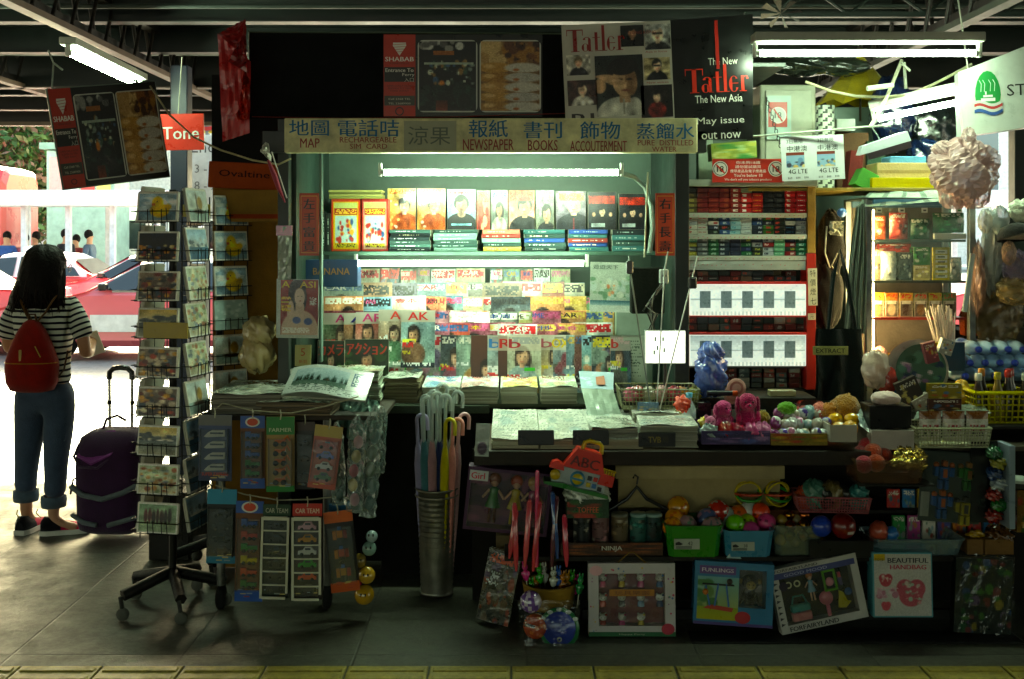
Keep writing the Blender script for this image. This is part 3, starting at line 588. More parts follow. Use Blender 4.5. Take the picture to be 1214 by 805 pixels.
# the woman in the striped shirt
def stripe_mat():
 m = bpy.data.materials.new('stripes'); m.use_nodes = True; n = m.node_tree.nodes; l = m.node_tree.links; p = n['Principled BSDF']; p.inputs['Roughness'].default_value = .9; p.inputs['Specular IOR Level'].default_value = .1
 tc = n.new('ShaderNodeTexCoord'); s = n.new('ShaderNodeSeparateXYZ'); l.new(tc.outputs['Object'], s.inputs[0])
 nz = n.new('ShaderNodeTexNoise'); nz.inputs['Scale'].default_value = 6; l.new(tc.outputs['Object'], nz.inputs['Vector'])
 ab = n.new('ShaderNodeMath'); ab.operation = 'ABSOLUTE'; l.new(s.outputs[0], ab.inputs[0])
 mr = n.new('ShaderNodeMapRange'); mr.inputs[1].default_value = .155; mr.inputs[2].default_value = .27; mr.inputs[4].default_value = -.05; l.new(ab.outputs[0], mr.inputs[0])
 a1 = n.new('ShaderNodeMath'); a1.operation = 'ADD'; l.new(s.outputs[2], a1.inputs[0]); l.new(mr.outputs[0], a1.inputs[1])
 a2 = n.new('ShaderNodeMath'); a2.operation = 'MULTIPLY_ADD'; a2.inputs[1].default_value = .02; l.new(nz.outputs[0], a2.inputs[0]); l.new(a1.outputs[0], a2.inputs[2])
 md = n.new('ShaderNodeMath'); md.operation = 'FLOORED_MODULO'; md.inputs[1].default_value = .0315; l.new(a2.outputs[0], md.inputs[0])
 gt = n.new('ShaderNodeMath'); gt.operation = 'GREATER_THAN'; gt.inputs[1].default_value = .0125; l.new(md.outputs[0], gt.inputs[0])
 mx = n.new('ShaderNodeMixRGB'); mx.inputs[1].default_value = (.012, .013, .025, 1); mx.inputs[2].default_value = (.72, .74, .68, 1); l.new(gt.outputs[0], mx.inputs[0]); l.new(mx.outputs[0], p.inputs['Base Color'])
 b = n.new('ShaderNodeTexNoise'); b.inputs['Scale'].default_value = 14; l.new(tc.outputs['Object'], b.inputs['Vector']); bp = n.new('ShaderNodeBump'); bp.inputs['Strength'].default_value = .5; bp.inputs['Distance'].default_value = .02; l.new(b.outputs[0], bp.inputs['Height']); l.new(bp.outputs[0], p.inputs['Normal'])
 MATS['stripes'] = m
stripe_mat()
WD = 5.66
wo = thing('person', 'woman in striped shirt and rolled jeans seen from behind, holding a phone', 'person', (X(53, WD), WD, 0))
ysq = lambda A, k=.72: np.where(np.abs(A[:, 0:1]) < .19, 1, 1)*A*np.array([1, 1, 1])
SHY = {}
def flat(A, z0=.75, k=.66):
 A = A.copy(); t_ = np.clip((A[:, 2]-z0)/.1, 0, 1)*np.clip((1.3-A[:, 2])/.06, 0, 1)*np.clip((.2-np.abs(A[:, 0]))/.04, 0, 1); A[:, 1] *= 1-(1-k)*t_; return A
lf, rf = -.105, .055                                   # feet x
legs = [['pelvis', (None, (-.075, 0, .68), .06), (None, (-.085, -.01, .42), .042), (None, (lf, .01, .2), .036), ('al', (lf, .015, .09), .031), (None, (lf+.005, .06, .05), .03), (None, (lf+.01, .14, .03), .024)],
  ['pelvis', (None, (.08, 0, .68), .06), (None, (.075, -.015, .42), .042), (None, (rf, -.01, .2), .036), ('ar', (rf, -.02, .08), .031), (None, (rf+.05, -.015, .045), .03), (None, (rf+.13, -.01, .028), .024)]]
arms = [['chest', (None, (.15, 0, 1.23), .045), (None, (.205, -.01, 1.07), .038), ('er', (.22, -.005, .965), .034), (None, (.205, .09, .96), .029), ('wr', (.185, .18, 1.0), .021), (None, (.175, .215, 1.015), .024), ('pr', (.168, .24, 1.022), .022)],
  ['chest', (None, (-.15, 0, 1.23), .045), (None, (-.2, .0, 1.07), .038), ('el', (-.205, .03, .98), .034), (None, (-.14, .14, 1.0), .028), ('wl', (-.08, .2, 1.06), .021), ('pl', (-.05, .225, 1.085), .024)]]
fing = []
for k in range(4):
 z = 1.045-.016*k; fing.append(['pr', (None, (.158-.002*k, .262, z), .009), (None, (.142, .272-.003*k, z-.004), .0085), (None, (.126, .262-.004*k, z-.006), .0075)])
 fing.append(['pl', (None, (-.03, .24, 1.11-.016*k), .009), (None, (-.015, .238, 1.112-.016*k), .0085), (None, (-.006, .225, 1.11-.016*k), .0075)])
fing += [['wr', (None, (.165, .19, 1.035), .01), (None, (.15, .205, 1.055), .0085)], ['wl', (None, (-.07, .19, 1.09), .01), (None, (-.055, .19, 1.11), .0085)]]
body = [[('pelvis', (0, 0, .8), .09), (None, (0, 0, .95), .105), ('chest', (0, 0, 1.14), .12), ('neck', (.0, -.005, 1.29), .046), (None, (.005, .0, 1.345), .05), ('head', (.008, .012, 1.40), .078), (None, (.008, .02, 1.465), .08)]]
V, E, Rr = skel(body+legs+arms+fing); A, Fq = skin_surface(V, E, Rr, 2)
m = MB(); m.add(flat(A), Fq, 'c08a6c', True)
m.build('body', 'skin', wo)
m = MB(); m.ball((.062, .085, 1.405), (.012, .016, .018), 'c08a6c', 8, 6); m.build('nose', 'skin', wo)
m = MB(); m.ball((.088, .012, 1.40), (.008, .016, .024), 'b87e62', 8, 6); m.build('ear', 'skin', wo)
m = MB(); m.ball((.078, .068, 1.425), (.008, .008, .006), '1a1412', 8, 5); m.ball((.03, .1, 1.425), (.01, .006, .006), '1a1412', 8, 5); m.build('eyes', 'skin', wo)
m = MB(); m.ball((.055, .085, 1.372), (.018, .012, .007), 'a05048', 8, 5); m.build('mouth', 'skin', wo)
V, E, Rr = skel([[('q', (0, 0, .785), .15), ('p', (0, 0, .84), .15), (None, (0, 0, .95), .137), ('c', (0, 0, 1.13), .145), (None, (0, 0, 1.235), .105), (None, (0, 0, 1.28), .06)]]+[['c', (None, (s*.145, 0, 1.22), .062), (None, (s*.195, -.005, 1.1), .06), (None, (s*.212, 0, 1.035), .057)] for s in (-1, 1)])
A, Fq = skin_surface(V, E, Rr, 3); A = flat(A, .6, .74); 
m = MB(); m.add(A, Fq, 'ffffff', True); m.build('striped_shirt', 'stripes', wo)
V, E, Rr = skel([[('p', (0, 0, .80), .135), (None, (0, 0, .86), .13)]]+[['p', (None, (-.07, 0, .69), .102), (None, (-.08, 0, .56), .085), (None, (-.088, -.01, .42), .068), (None, (lf, .005, .28), .06), (None, (lf, .01, .21), .06)], ['p', (None, (.072, 0, .69), .102), (None, (.074, 0, .56), .085), (None, (.068, -.015, .42), .068), (None, (rf+.008, -.01, .27), .06), (None, (rf, -.014, .185), .06)]])
A, Fq = skin_surface(V, E, Rr, 3); A = flat(A, .5, .8)
m = MB(); m.add(A, Fq, '46546c', True); m.build('jeans', 'cloth', wo)
for x, y, z, nm in ((lf, .01, .20, 0), (rf, -.015, .175, 0)):
 m = MB(); m.lathe([(.05, -.028), (.062, -.03), (.066, 0), (.064, .028), (.055, .03)], '5a6a7c', 18, (x, y, z)); m.build('rolled_cuff', 'cloth', wo)
def shoe(x, y, ang):
 m = MB(); m.at((x, y, 0), (0, 0, ang))          # toe towards +Y
 prof = []
 for yy, hw, zt in ((-.062, .026, .07), (-.045, .036, .095), (-.01, .04, .092), (.04, .04, .07), (.1, .045, .055), (.15, .042, .045), (.175, .026, .035)):
  prof.append([(-hw, yy, .022), (-hw*.95, yy, zt*.6), (-hw*.5, yy, zt), (hw*.5, yy, zt), (hw*.95, yy, zt*.6), (hw, yy, .022)])
 cols = ['14121a', '14121a', '1c1620', 'c01848', 'e02058', 'd81850']
 m.rings(prof, np.array([c3(q) for q in cols])); sh_ = m.build('shoe', 'cloth', wo)
 s = MB(); s.at((x, y, 0), (0, 0, ang)); rg_ = []
 for z, k in ((0, 1), (.024, 1.06), (.026, .98)): rg_.append([(hw*k*sx, yy, z) for hw, yy, sx in [(.03, -.066, -1), (.043, -.03, -1), (.043, .04, -1), (.049, .11, -1), (.042, .165, -1), (.015, .185, -1), (.015, .185, 1), (.042, .165, 1), (.049, .11, 1), (.043, .04, 1), (.043, -.03, 1), (.03, -.066, 1)]])
 s.rings(rg_, 'd8d4cc', False); s.build('sole', 'rubber', sh_)
 h_ = MB(); h_.at((x, y, 0), (0, 0, ang)); h_.tube([(.0, -.06, .09), (0, -.085, .12), (0, -.075, .14)], .003, 'c8b060', 5); h_.build('pull_tab', 'cloth', sh_); h_ = MB(); h_.at((x, y, 0), (0, 0, ang)); h_.tube([(.03, .03, .075), (-.03, .045, .075)], .003, 'e8e0d0', 5); h_.build('laces', 'cloth', sh_)
shoe(lf-.0, .01, R(-8)); shoe(rf, -.02, R(-72))
rr = random.Random(4); m = MB(); rg_ = []
for z, hw, hd, cx, cy in ((1.545, .02, .02, .0, .0), (1.538, .055, .055, .0, .0), (1.51, .092, .088, .0, .0), (1.46, .112, .1, .0, -.005), (1.40, .117, .098, -.006, -.022), (1.34, .122, .09, -.012, -.035), (1.29, .133, .08, -.016, -.045), (1.25, .142, .068, -.02, -.052), (1.222, .13, .05, -.022, -.056), (1.21, .1, .03, -.02, -.056)):
 rg_.append([(cx+hw*math.cos(q)*(1+.035*math.sin(q*9+z*30)), cy+hd*math.sin(q)*(1+.05*math.sin(q*13+z*22)), z+.006*math.sin(q*7)) for q in [2*math.pi*k/40 for k in range(40)]])
V2 = []
for ring in rg_:
 V2.append([(p[0], (p[1] if not (p[1] > .035 and p[2] < 1.47 and p[0] > .0) else .035), p[2]) for p in ring])
m.rings(V2[::-1], '140e0c')
for k in range(90):
 q = rr.uniform(math.pi*.95, 2.1*math.pi); x0, y0 = .1*math.cos(q), .085*math.sin(q); z1 = rr.uniform(1.17, 1.24)
 m.tube([(x0, y0, 1.48), (x0*1.2-.01, y0*1.15-.02, 1.36), (x0*1.35-.02+rr.uniform(-.01, .01), y0*.9-.05, 1.27), (x0*1.35-.02+rr.uniform(-.03, .03), y0*.8-.05, z1)], [.004, .006, .005, .001], rr.choice(['140e0c', '1c1310', '241812']), 4)
m.build('hair', 'hair', wo)
m = MB(); m.tube([(.092, .02, 1.425), (.1, .075, 1.423)], .0025, '2a2420', 5); m.tube([(.1+.0*i, .08, 1.42) if 0 else (.1+.004*math.sin(q), .085+.02*math.cos(q)+.0, 1.418+.02*math.sin(q)) for i, q in enumerate([2*math.pi*k/12 for k in range(13)])], .0022, '2a2420', 5); m.tube([(.03+.022*math.cos(q), .118, 1.418+.02*math.sin(q)) for q in [2*math.pi*k/12 for k in range(13)]], .0022, '2a2420', 5); m.tube([(.1, .105, 1.42), (.055, .12, 1.422)], .002, '2a2420', 5); m.build('glasses', 'plastic', wo)
bpk = thing('backpack', 'red fabric backpack with brown straps on the back of the woman', 'backpack', (X(56, WD), WD-.09, .775)); bpk.scale = (.88, .92, .95)
prof = [(0, .07, .03), (.012, .125, .062), (.06, .15, .078), (.14, .155, .08), (.17, .152, .078), (.2, .142, .075), (.27, .115, .065), (.34, .08, .05), (.385, .045, .035), (.4, .02, .02)]
m = MB(); rg_ = []
for z, hw, hd in prof: rg_.append([(-.022+hw*(abs(math.cos(q))**.75)*(1 if math.cos(q) > 0 else -1), -.052+hd*(abs(math.sin(q))**.75)*(1 if math.sin(q) > 0 else -1), z) for q in [2*math.pi*k/28 for k in range(28)]])
m.rings(rg_, '8a1a14'); m.build('pack_body', 'cloth', bpk)
m = MB(); m.tube([(-.022+.152*math.cos(q), -.052-.083*abs(math.sin(q))**.75, .165) for q in [math.pi+math.pi*k/14 for k in range(15)]], .003, 'a87828', 5); m.tube([(.03, -.125, .26), (.06, -.12, .2)], .003, 'c8a850', 5); m.build('zip', 'steel', bpk)
m = MB(); m.box(-.065, -.05, -.128, -.121, .17, .24, 'c8b070', c=.002); m.build('zip_pull', 'cloth', bpk)
m = MB(); m.tube([(-.04, -.06, .39), (-.03, -.065, .43), (.0, -.06, .43), (.01, -.06, .39)], .006, '5a3a20', 6); m.build('handle', 'cloth', bpk)
for sx, pts in ((-1, [(-.02, -.05, .38), (-.06, -.035, .43), (-.095, -.025, .5), (-.1, .02, .535), (-.09, .1, .56)]), (1, [(.0, -.05, .38), (.05, -.03, .44), (.085, -.022, .5), (.1, .02, .535), (.09, .1, .56)])):
 m = MB(); m.tube(pts, .016, '6a4824', 8, flat=.35); m.build('strap', 'cloth', bpk)
m = MB(); m.tube([(.11, -.04, .06), (.15, -.01, .12), (.155, .03, .22)], .012, '4a3420', 8, flat=.35); m.build('lower_strap', 'cloth', bpk)
pz = bpy.data.objects.new('x', None)
ph = MB(); ph.box(-.036, .036, -.004, .004, -.07, .07, 'e8e8e0', c=.003); o = ph.build('phone', 'plastic', loc=(X(53, WD)+.19, WD+.2, 1.0), rot=(R(18), R(-18), R(14)), label='white phone held in the right hand of the woman in stripes', cat='phone')
bpy.data.objects.remove(pz)
sc_ = thing('suitcase', 'purple wheeled travel bag with grey bands and its handle pulled up', 'suitcase', (X(131, 5.55), 5.62, 0), R(-6))
m = MB(); rg_ = []
for z, hw, hd, cy in ((.0, .13, .1, 0), (.02, .165, .13, 0), (.06, .175, .14, 0), (.2, .18, .14, 0), (.35, .185, .14, 0), (.44, .18, .135, .0), (.5, .165, .12, .01), (.53, .12, .09, .02), (.535, .05, .04, .02)):
 rg_.append([(hw*(abs(math.cos(q))**.5)*(1 if math.cos(q) > 0 else -1), cy+hd*(abs(math.sin(q))**.5)*(1 if math.sin(q) > 0 else -1), z+.03) for q in [2*math.pi*(k+.5)/32 for k in range(32)]])
m.rings(rg_, '3a2240'); m.build('bag_body', 'cloth', sc_)
def sband(pts, r, col, nm, mt='cloth', flat=.4): q = MB(); q.tube(pts, r, col, 8, flat=flat); q.build(nm, mt, sc_)
sband([(-.185, -.115, .28), (-.11, -.143, .245), (0, -.147, .225)], .016, '6a7278', 'grey_band', flat=.9); sband([(.185, -.115, .30), (.11, -.143, .26), (0, -.147, .225)], .016, '6a7278', 'grey_band', flat=.9)
sband([(-.18, -.11, .13), (-.1, -.143, .1), (-.03, -.146, .09)], .014, '6a7278', 'grey_band', flat=.9); sband([(.17, -.12, .13), (.1, -.143, .11), (.03, -.146, .09)], .014, '6a7278', 'grey_band', flat=.9)
sband([(-.15, -.1, .5), (-.165, -.125, .44), (-.13, -.14, .39), (-.03, -.143, .385), (.08, -.12, .47), (.13, -.07, .54)], .007, '4a3850', 'piping', flat=1)
q = MB(); q.rings([[(-.15, -.13, .44), (-.06, -.148, .40), (.04, -.14, .45), (.1, -.1, .52), (.02, -.05, .562), (-.1, -.06, .55)], [(-.145, -.128, .445), (-.06, -.15, .41), (.04, -.143, .455), (.1, -.103, .525), (.02, -.05, .568), (-.1, -.06, .556)]], '7a3a80'); q.build('lid_panel', 'cloth', sc_)
for s in (-1, 1):
 q = MB(); q.tube([(-.02+s*.062, .1, .5), (-.02+s*.065, .1, .85)], .009, 'b8b4b0', 8); q.tube([(-.02+s*.065, .1, .68), (-.02+s*.065, .1, .7)], .013, '2a2a2a', 8); q.build('handle_tube', 'steel', sc_)
q = MB(); q.tube([(-.085, .1, .815), (-.083, .1, .855), (-.06, .1, .875), (-.02, .1, .88), (.02, .1, .875), (.043, .1, .855), (.045, .1, .815)], .015, '181616', 10); q.build('grip', 'plastic', sc_)
q = MB(); q.tube([(-.07, .0, .56), (-.04, -.02, .62), (.02, -.02, .64), (.06, 0, .61)], .008, '3a1c3e', 6); q.build('top_handle', 'cloth', sc_)
q = MB(); q.tube([(-.185, -.02, .31), (-.22, -.03, .3), (-.235, -.03, .22)], .012, '1c1620', 6, flat=.4); q.build('side_strap', 'cloth', sc_)
for s in (-1, 1): q = MB(); q.lathe([(0, -.02), (.035, -.02), (.04, 0), (.035, .02), (0, .02)], '181818', 14, (s*.14, .13, .041), axis='x'); q.build('wheel', 'rubber', sc_)
# the newsstand
mat('wrapflat', .2, spec=.6, coat=.5, var=.08, vs=10, bump=.25, bs=14)
stall = thing('newsstand', 'long open newsstand of dark boards with a lit alcove, shelves and counters', 'newsstand', (0, 5, 0)); stall.location = (0, 0, 0)
def bpart(name, x0, x1, y0, y1, z0, z1, col, m='paint', c=.002, parent=None): q = MB(); q.box(x0, x1, y0, y1, z0, z1, col, c=c); return q.build(name, m, parent or stall)
XL = X(345, 4.85)                                    # left post of the alcove
XR = X(806, 4.85)
bpart('back_wall', X(262, 5.78), X(1128, 5.78), 5.78, 5.81, 0, 2.3, '586c60')
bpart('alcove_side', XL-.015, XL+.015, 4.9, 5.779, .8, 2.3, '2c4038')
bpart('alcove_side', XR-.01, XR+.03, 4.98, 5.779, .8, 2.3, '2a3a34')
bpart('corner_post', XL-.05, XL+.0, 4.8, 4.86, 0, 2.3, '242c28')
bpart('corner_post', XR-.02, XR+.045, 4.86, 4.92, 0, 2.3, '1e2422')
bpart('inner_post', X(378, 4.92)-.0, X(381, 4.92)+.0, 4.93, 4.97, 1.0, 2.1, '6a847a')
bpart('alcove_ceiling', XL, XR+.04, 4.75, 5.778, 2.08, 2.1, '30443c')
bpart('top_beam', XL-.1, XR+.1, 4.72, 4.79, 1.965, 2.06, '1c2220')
bpart('book_shelf', XL+.016, XR-.011, 5.28, 5.778, 1.495, 1.515, '3a5448')
bpart('left_board', X(252, 5.0), X(349, 5.0)-.05, 5.0, 5.02, .02, 1.98, '8a6428', 'board')
bpart('lintel_board', X(250, 4.95), XL-.05, 4.96, 4.99, 1.9, 2.35, '1c1c1a', 'matte')
bpart('roof_board', X(285, 4.75), 1.25, 4.8, 5.9, 2.36, 2.38, '2a332f')
bpart('counter_top', X(562, 4.27), X(1040, 4.27), 4.27, 5.05, .70, .72, '5a4a38', 'wood')
bpart('counter_edge', X(562, 4.25), X(1040, 4.25), 4.24, 4.268, .665, .722, '2c2620', 'wood')
bpart('counter_front', X(733, 4.42), X(925, 4.42), 4.42, 4.44, .36, .658, 'a8976c', 'board')
bpart('counter_front_rail', X(730, 4.4), X(930, 4.4), 4.395, 4.415, .575, .63, 'b0a078', 'board')
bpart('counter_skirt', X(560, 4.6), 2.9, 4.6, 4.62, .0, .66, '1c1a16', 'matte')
bpart('tier_board', X(452, 4.87), X(765, 4.87), 4.87, 5.77, .80, .815, '54604e', 'wood')
bpart('tier_rail', X(452, 4.85), X(580, 4.85), 4.84, 4.868, .775, .812, '3a4438', 'wood')
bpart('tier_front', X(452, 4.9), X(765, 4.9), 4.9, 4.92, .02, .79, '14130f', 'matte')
bpart('left_table_top', X(236, 4.42), X(455, 4.42), 4.42, 5.2, .815, .835, '3a342c', 'wood')
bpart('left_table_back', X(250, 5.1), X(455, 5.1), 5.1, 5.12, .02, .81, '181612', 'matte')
for px in (262, 388):
 q = MB(); q.tube([(X(px, 4.5), 4.5, .1), (X(px, 4.5), 4.5, .81)], .018, '8a8c88', 10); q.build('table_leg', 'steel', stall)
 q = MB(); q.lathe([(0, -.015), (.04, -.015), (.05, -.01), (.05, .01), (.04, .015), (0, .015)], '1a1a1a', 18, (X(px, 4.5), 4.5, .05), axis='x'); q.build('castor', 'rubber', stall)
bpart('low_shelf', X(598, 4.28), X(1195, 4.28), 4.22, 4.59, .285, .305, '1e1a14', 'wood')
bpart('right_counter', X(1030, 4.35), 2.7, 4.35, 5.1, .70, .72, '4a4436', 'wood')
bpart('middle_shelf', X(930, 4.42), 2.6, 4.36, 4.59, .44, .455, '1c1a16', 'wood')
# sign band
D = 4.66
t = thing('shop_sign', 'long yellowed sign board with blue Chinese characters and red English words over the alcove', 'sign', (X(582, D), D, Z(181, D)))
W = S(490, D); Hh = S(41, D)
m = MB(); m.box(-W/2, W/2, 0, .04, 0, Hh, 'e0dca8', c=.004)
mat('signboard', .5, var=.3, vs=9, bump=.1); m.build('board', 'signboard', t)
cx = lambda px: X(px, D)-X(582, D); cz = lambda py: Z(py, D)-Z(181, D)
for s_, x0, x1, y0, y1 in (('地圖', 343, 390, 142, 161), ('電話咭', 401, 473, 142, 162), ('報紙', 556, 602, 142, 163), ('書刊', 621, 666, 144, 164), ('飾物', 688, 735, 144, 165), ('蒸餾水', 755, 823, 146, 165)):
 m = MB(); m.text(s_, cx((x0+x1)/2), cz(y1), w=S(x1-x0, D), h=S(y1-y0, D), col='1e6a9a', y=-.002, bold=.012); m.build('lettering', 'paper', t)
for s_, x0, x1, y0, y1 in (('MAP', 356, 379, 164, 175), ('RECHARGEABLE', 403, 470, 162.5, 169), ('SIM  CARD', 415, 459, 170.5, 176.5), ('NEWSPAPER', 549, 609, 165, 178), ('BOOKS', 626, 661, 166, 178.5), ('ACCOUTERMENT', 676, 743, 167, 179.5), ('PURE  DISTILLED', 756, 822, 166, 172.5), ('WATER', 773, 802, 174, 179.8)):
 m = MB(); m.text(s_, cx((x0+x1)/2), cz(y1), w=S(x1-x0, D), h=S(y1-y0, D), col='96403a', y=-.002, bold=.01); m.build('lettering', 'paper', t)
m = MB(); m.box(cx(479), cx(541), -.006, -.001, cz(178.5), cz(143.5), 'a8aa92'); m.text('涼果', cx(509), cz(172), w=S(50, D), h=S(22, D), col='6a7468', y=-.008); m.build('paper_patch', 'paper', t)
# black banner with the food poster
def food_print(W_, H_):
 """dark hoarding print: red strip, shop photo, food photo (metres, origin lower left)"""
 m = MB(); m.box(0, W_, .0, .006, 0, H_, '101612')
 w1 = W_*.2; m.quad((.0, -.001, .0), (w1, -.001, 0), (w1, -.001, H_), (0, -.001, H_), 'b83020')
 m.box(w1*.02, w1*.98, -.0018, -.0011, H_*.42, H_*.60, '141814'); m.box(w1*.02, w1*.98, -.0018, -.0011, H_*.13, H_*.25, '3a3a30')
 cxx = w1*.5
 m.prism([(cxx-w1*.2, H_*.9), (cxx+w1*.2, H_*.9), (cxx+w1*.21, H_*.86), (cxx, H_*.74), (cxx-w1*.21, H_*.86)], -.002, -.0012, 'e8e4dc')
 for k in range(4): m.quad((cxx-w1*.2, -.0024, H_*(.78+k*.03)), (cxx+w1*.2, -.0024, H_*(.79+k*.03)), (cxx+w1*.2, -.0024, H_*(.795+k*.03)), (cxx-w1*.2, -.0024, H_*(.785+k*.03)), 'b83020')
 m.text('SHABAB', cxx, H_*.67, w=w1*.9, h=H_*.055, col='f0ece4', y=-.002, bold=.03); m.text('KEBAB HOUSE', cxx, H_*.635, w=w1*.6, h=H_*.022, col='3a1410', y=-.002)
 m.text('Entrance To', cxx, H_*.54, w=w1*.88, h=H_*.045, col='e0dcd0', y=-.0025, bold=.02); m.text('Ferry', w1*.78, H_*.48, w=w1*.38, h=H_*.045, col='e0dcd0', y=-.0025); m.text('入口', w1*.8, H_*.42, w=w1*.3, h=H_*.05, col='c8c4b8', y=-.0025)
 for k in range(3): m.text(('OPEN DAILY FROM', 'ELEVEN TO TEN', 'TAKE AWAY')[k], cxx, H_*(.36-k*.03), w=w1*(.8-.1*k), h=H_*.02, col='3a1410', y=-.002)
 m.text('Call 2368 TEL', cxx, H_*.2, w=w1*.7, h=H_*.022, col='c8c4b0', y=-.0025); m.text('TEL 23689900', cxx, H_*.145, w=w1*.7, h=H_*.022, col='c8c4b0', y=-.0025)
 m.lathe([(w1*.1, -.002), (w1*.14, -.002)], '3a1410', 18, (cxx, 0, H_*.06), axis='y')
 a = blank(66, 44, '0c100e'); fpatch(a, .0, .0, 1, .12, ['8a8a84', '5a5a58', 'c8c8c0'], 12, .1); fr(a, .26, .13, .62, .2, '9a5a20')
 fpatch(a, .1, .28, .95, .62, ['3a5a4a', '7a8a80', 'c8d0b8', '141a18', '2a3a30', '8a6a3a', '3a5a7a'], 60, .05); fr(a, .08, .3, .95, .33, '9aaa98'); fe(a, .4, .62, .05, .06, 'd88030')
 fpatch(a, .05, .68, .95, .98, ['1a2a24', '243830', '101814'], 30, .12); fg(a, '4a2418', '7a3a24', .3, .85, .5, 1); fnoise(a, .03)
 x0, x1 = W_*.22, W_*.585; z0, z1 = H_*.06, H_*.92
 def rr_(x0, x1, z0, z1, r, yy, c):
  P = []
  for (qx, qz, a0) in ((x1-r, z0+r, -90), (x1-r, z1-r, 0), (x0+r, z1-r, 90), (x0+r, z0+r, 180)):
   for k in range(5): q = R(a0+k*22.5); P.append((qx+r*math.cos(q), yy, qz+r*math.sin(q)))
  m.add(P, [tuple(range(len(P)))], c)
 rr_(x0-.004, x1+.004, z0-.004, z1+.004, W_*.035, -.0012, 'c8ccc0'); m.canvas(a, x1-x0-.004, z1-z0-.004, (x0+x1)/2, -.002, z0+.002)
 b = blank(66, 44, '7a5a34'); 
 fpatch(b, .0, .0, .5, .3, ['b08a50', 'c8a870', '8a6a3a'], 20, .16); fpatch(b, .45, 0, 1, .3, ['5a3418', '7a4a20', '3a2010', '9a6a2a'], 40, .1)
 for k in range(5):
  fe(b, .25, .38+k*.14, .3, .075, ['b8883c', 'a87830', 'c09048'][k % 3]); fe(b, .72, .38+k*.14, .32, .07, ['c8c4b4', 'b8b4a8'][k % 2]); fe(b, .14, .36+k*.14, .1, .03, 'd8b070'); fe(b, .6, .41+k*.14, .05, .02, 'a86028')
 fnoise(b, .04); x2, x3 = W_*.61, W_*.985
 rr_(x2-.004, x3+.004, z0-.004, z1+.004, W_*.035, -.0012, 'c8ccc0'); m.canvas(b, x3-x2-.004, z1-z0-.004, (x2+x3)/2, -.002, z0+.002)
 return m
D = 4.78
t = thing('banner', 'long black banner board above the yellowed sign, with two food shop photos', 'banner', (X(295, D), D, Z(141, D)))
m = MB(); m.box(0, S(378, D), 0, .012, 0, S(103, D), '070908'); m.build('black_sheet', 'matte', t)
m = MB(); m.tube([(0, -.004, 0), (0, -.004, S(103, D))], .003, '9aa89a', 6); m.tube([(0, -.004, S(103, D)), (S(378, D), -.004, S(101, D))], .004, '4c5a48', 6); m.build('edge_trim', 'paint', t)
q = food_print(S(188, D), S(97, D)); o = q.build('shop_poster', 'card', t); o.location = (S(455-295, D), -.004, S(3, D)); o.rotation_euler = (0, 0, 0)
q = MB(); q.tube([(S(5, D), -.02, S(2, D)), (S(120, D), -.02, S(0, D)), (S(230, D), -.02, S(1.5, D)), (S(375, D), -.02, S(6, D))], .002, '7a2018', 5); q.build('red_cord', 'cloth', t)
# tall magazine poster
def didone(m, word, x, z, h, col, y):
 """high contrast serif letters from strokes"""
 def b(x0, x1, z0, z1): m.quad((x+x0*h, y, z+z0*h), (x+x1*h, y, z+z0*h), (x+x1*h, y, z+z1*h), (x+x0*h, y, z+z1*h), col)
 def ring(cx_, cz_, rx, rz, thick, thin, a0, a1):
  n = 18; P = []
  for k in range(n+1):
   q = R(a0+(a1-a0)*k/n); t_ = thin+(thick-thin)*abs(math.cos(q))**1.5
   P.append(((x+(cx_+rx*math.cos(q))*h, y, z+(cz_+rz*math.sin(q))*h), (x+(cx_+(rx-t_)*math.cos(q))*h, y, z+(cz_+(rz-thin)*math.sin(q))*h)))
  for p, q in zip(P[:-1], P[1:]): m.quad(p[0], q[0], q[1], p[1], col)
 o = 0
 for ch in word:
  if ch == 'T': b(.28, .46, 0, 1); b(0, .74, .95, 1); b(0, .03, .72, .95); b(.71, .74, .72, .95); b(.18, .56, 0, .03); o += .66
  elif ch == 'a': ring(.17, .18, .17, .18, .11, .02, 0, 360); b(.3, .42, 0, .5); ring(.24, .5, .18, .15, .12, .025, 0, 170); b(.3, .5, 0, .02); o += .5
  elif ch == 't': b(.1, .23, .05, .85); b(0, .34, .6, .63); b(.1, .34, 0, .03); o += .34
  elif ch == 'l': b(.08, .21, 0, 1.15); b(0, .3, 0, .03); o += .3
  elif ch == 'e': ring(.2, .32, .2, .33, .13, .02, 40, 330); b(.03, .38, .33, .36); o += .42
  elif ch == 'r': b(.08, .2, 0, .65); b(0, .3, 0, .03); ring(.28, .52, .1, .13, .08, .03, -10, 150); o += .36
  x += [.66, .5, .34, .3, .42, .36]['Tatler'.index(ch) if ch != 't' else 2]*h if ch in 'Tatler' else .4*h
D = 4.72
t = thing('magazine_poster', 'large magazine launch poster, white half with portraits and black half with red serif title', 'poster', (X(671, D), D, Z(150, D)), (0, R(-2.6), 0))
Wl = S(129, D); Ht = S(120, D); Wt = S(226, D)
m = MB(); m.box(0, Wl, 0, .008, 0, Ht, 'b8b4a8'); didone(m, 'Tatler', .02, Ht*.73, Ht*.22, '8a1c18', -.002)
m.text('HONG KONG', Wl*.74, Ht*.88, w=Wl*.25, h=Ht*.03, col='8a1c18', y=-.0022)
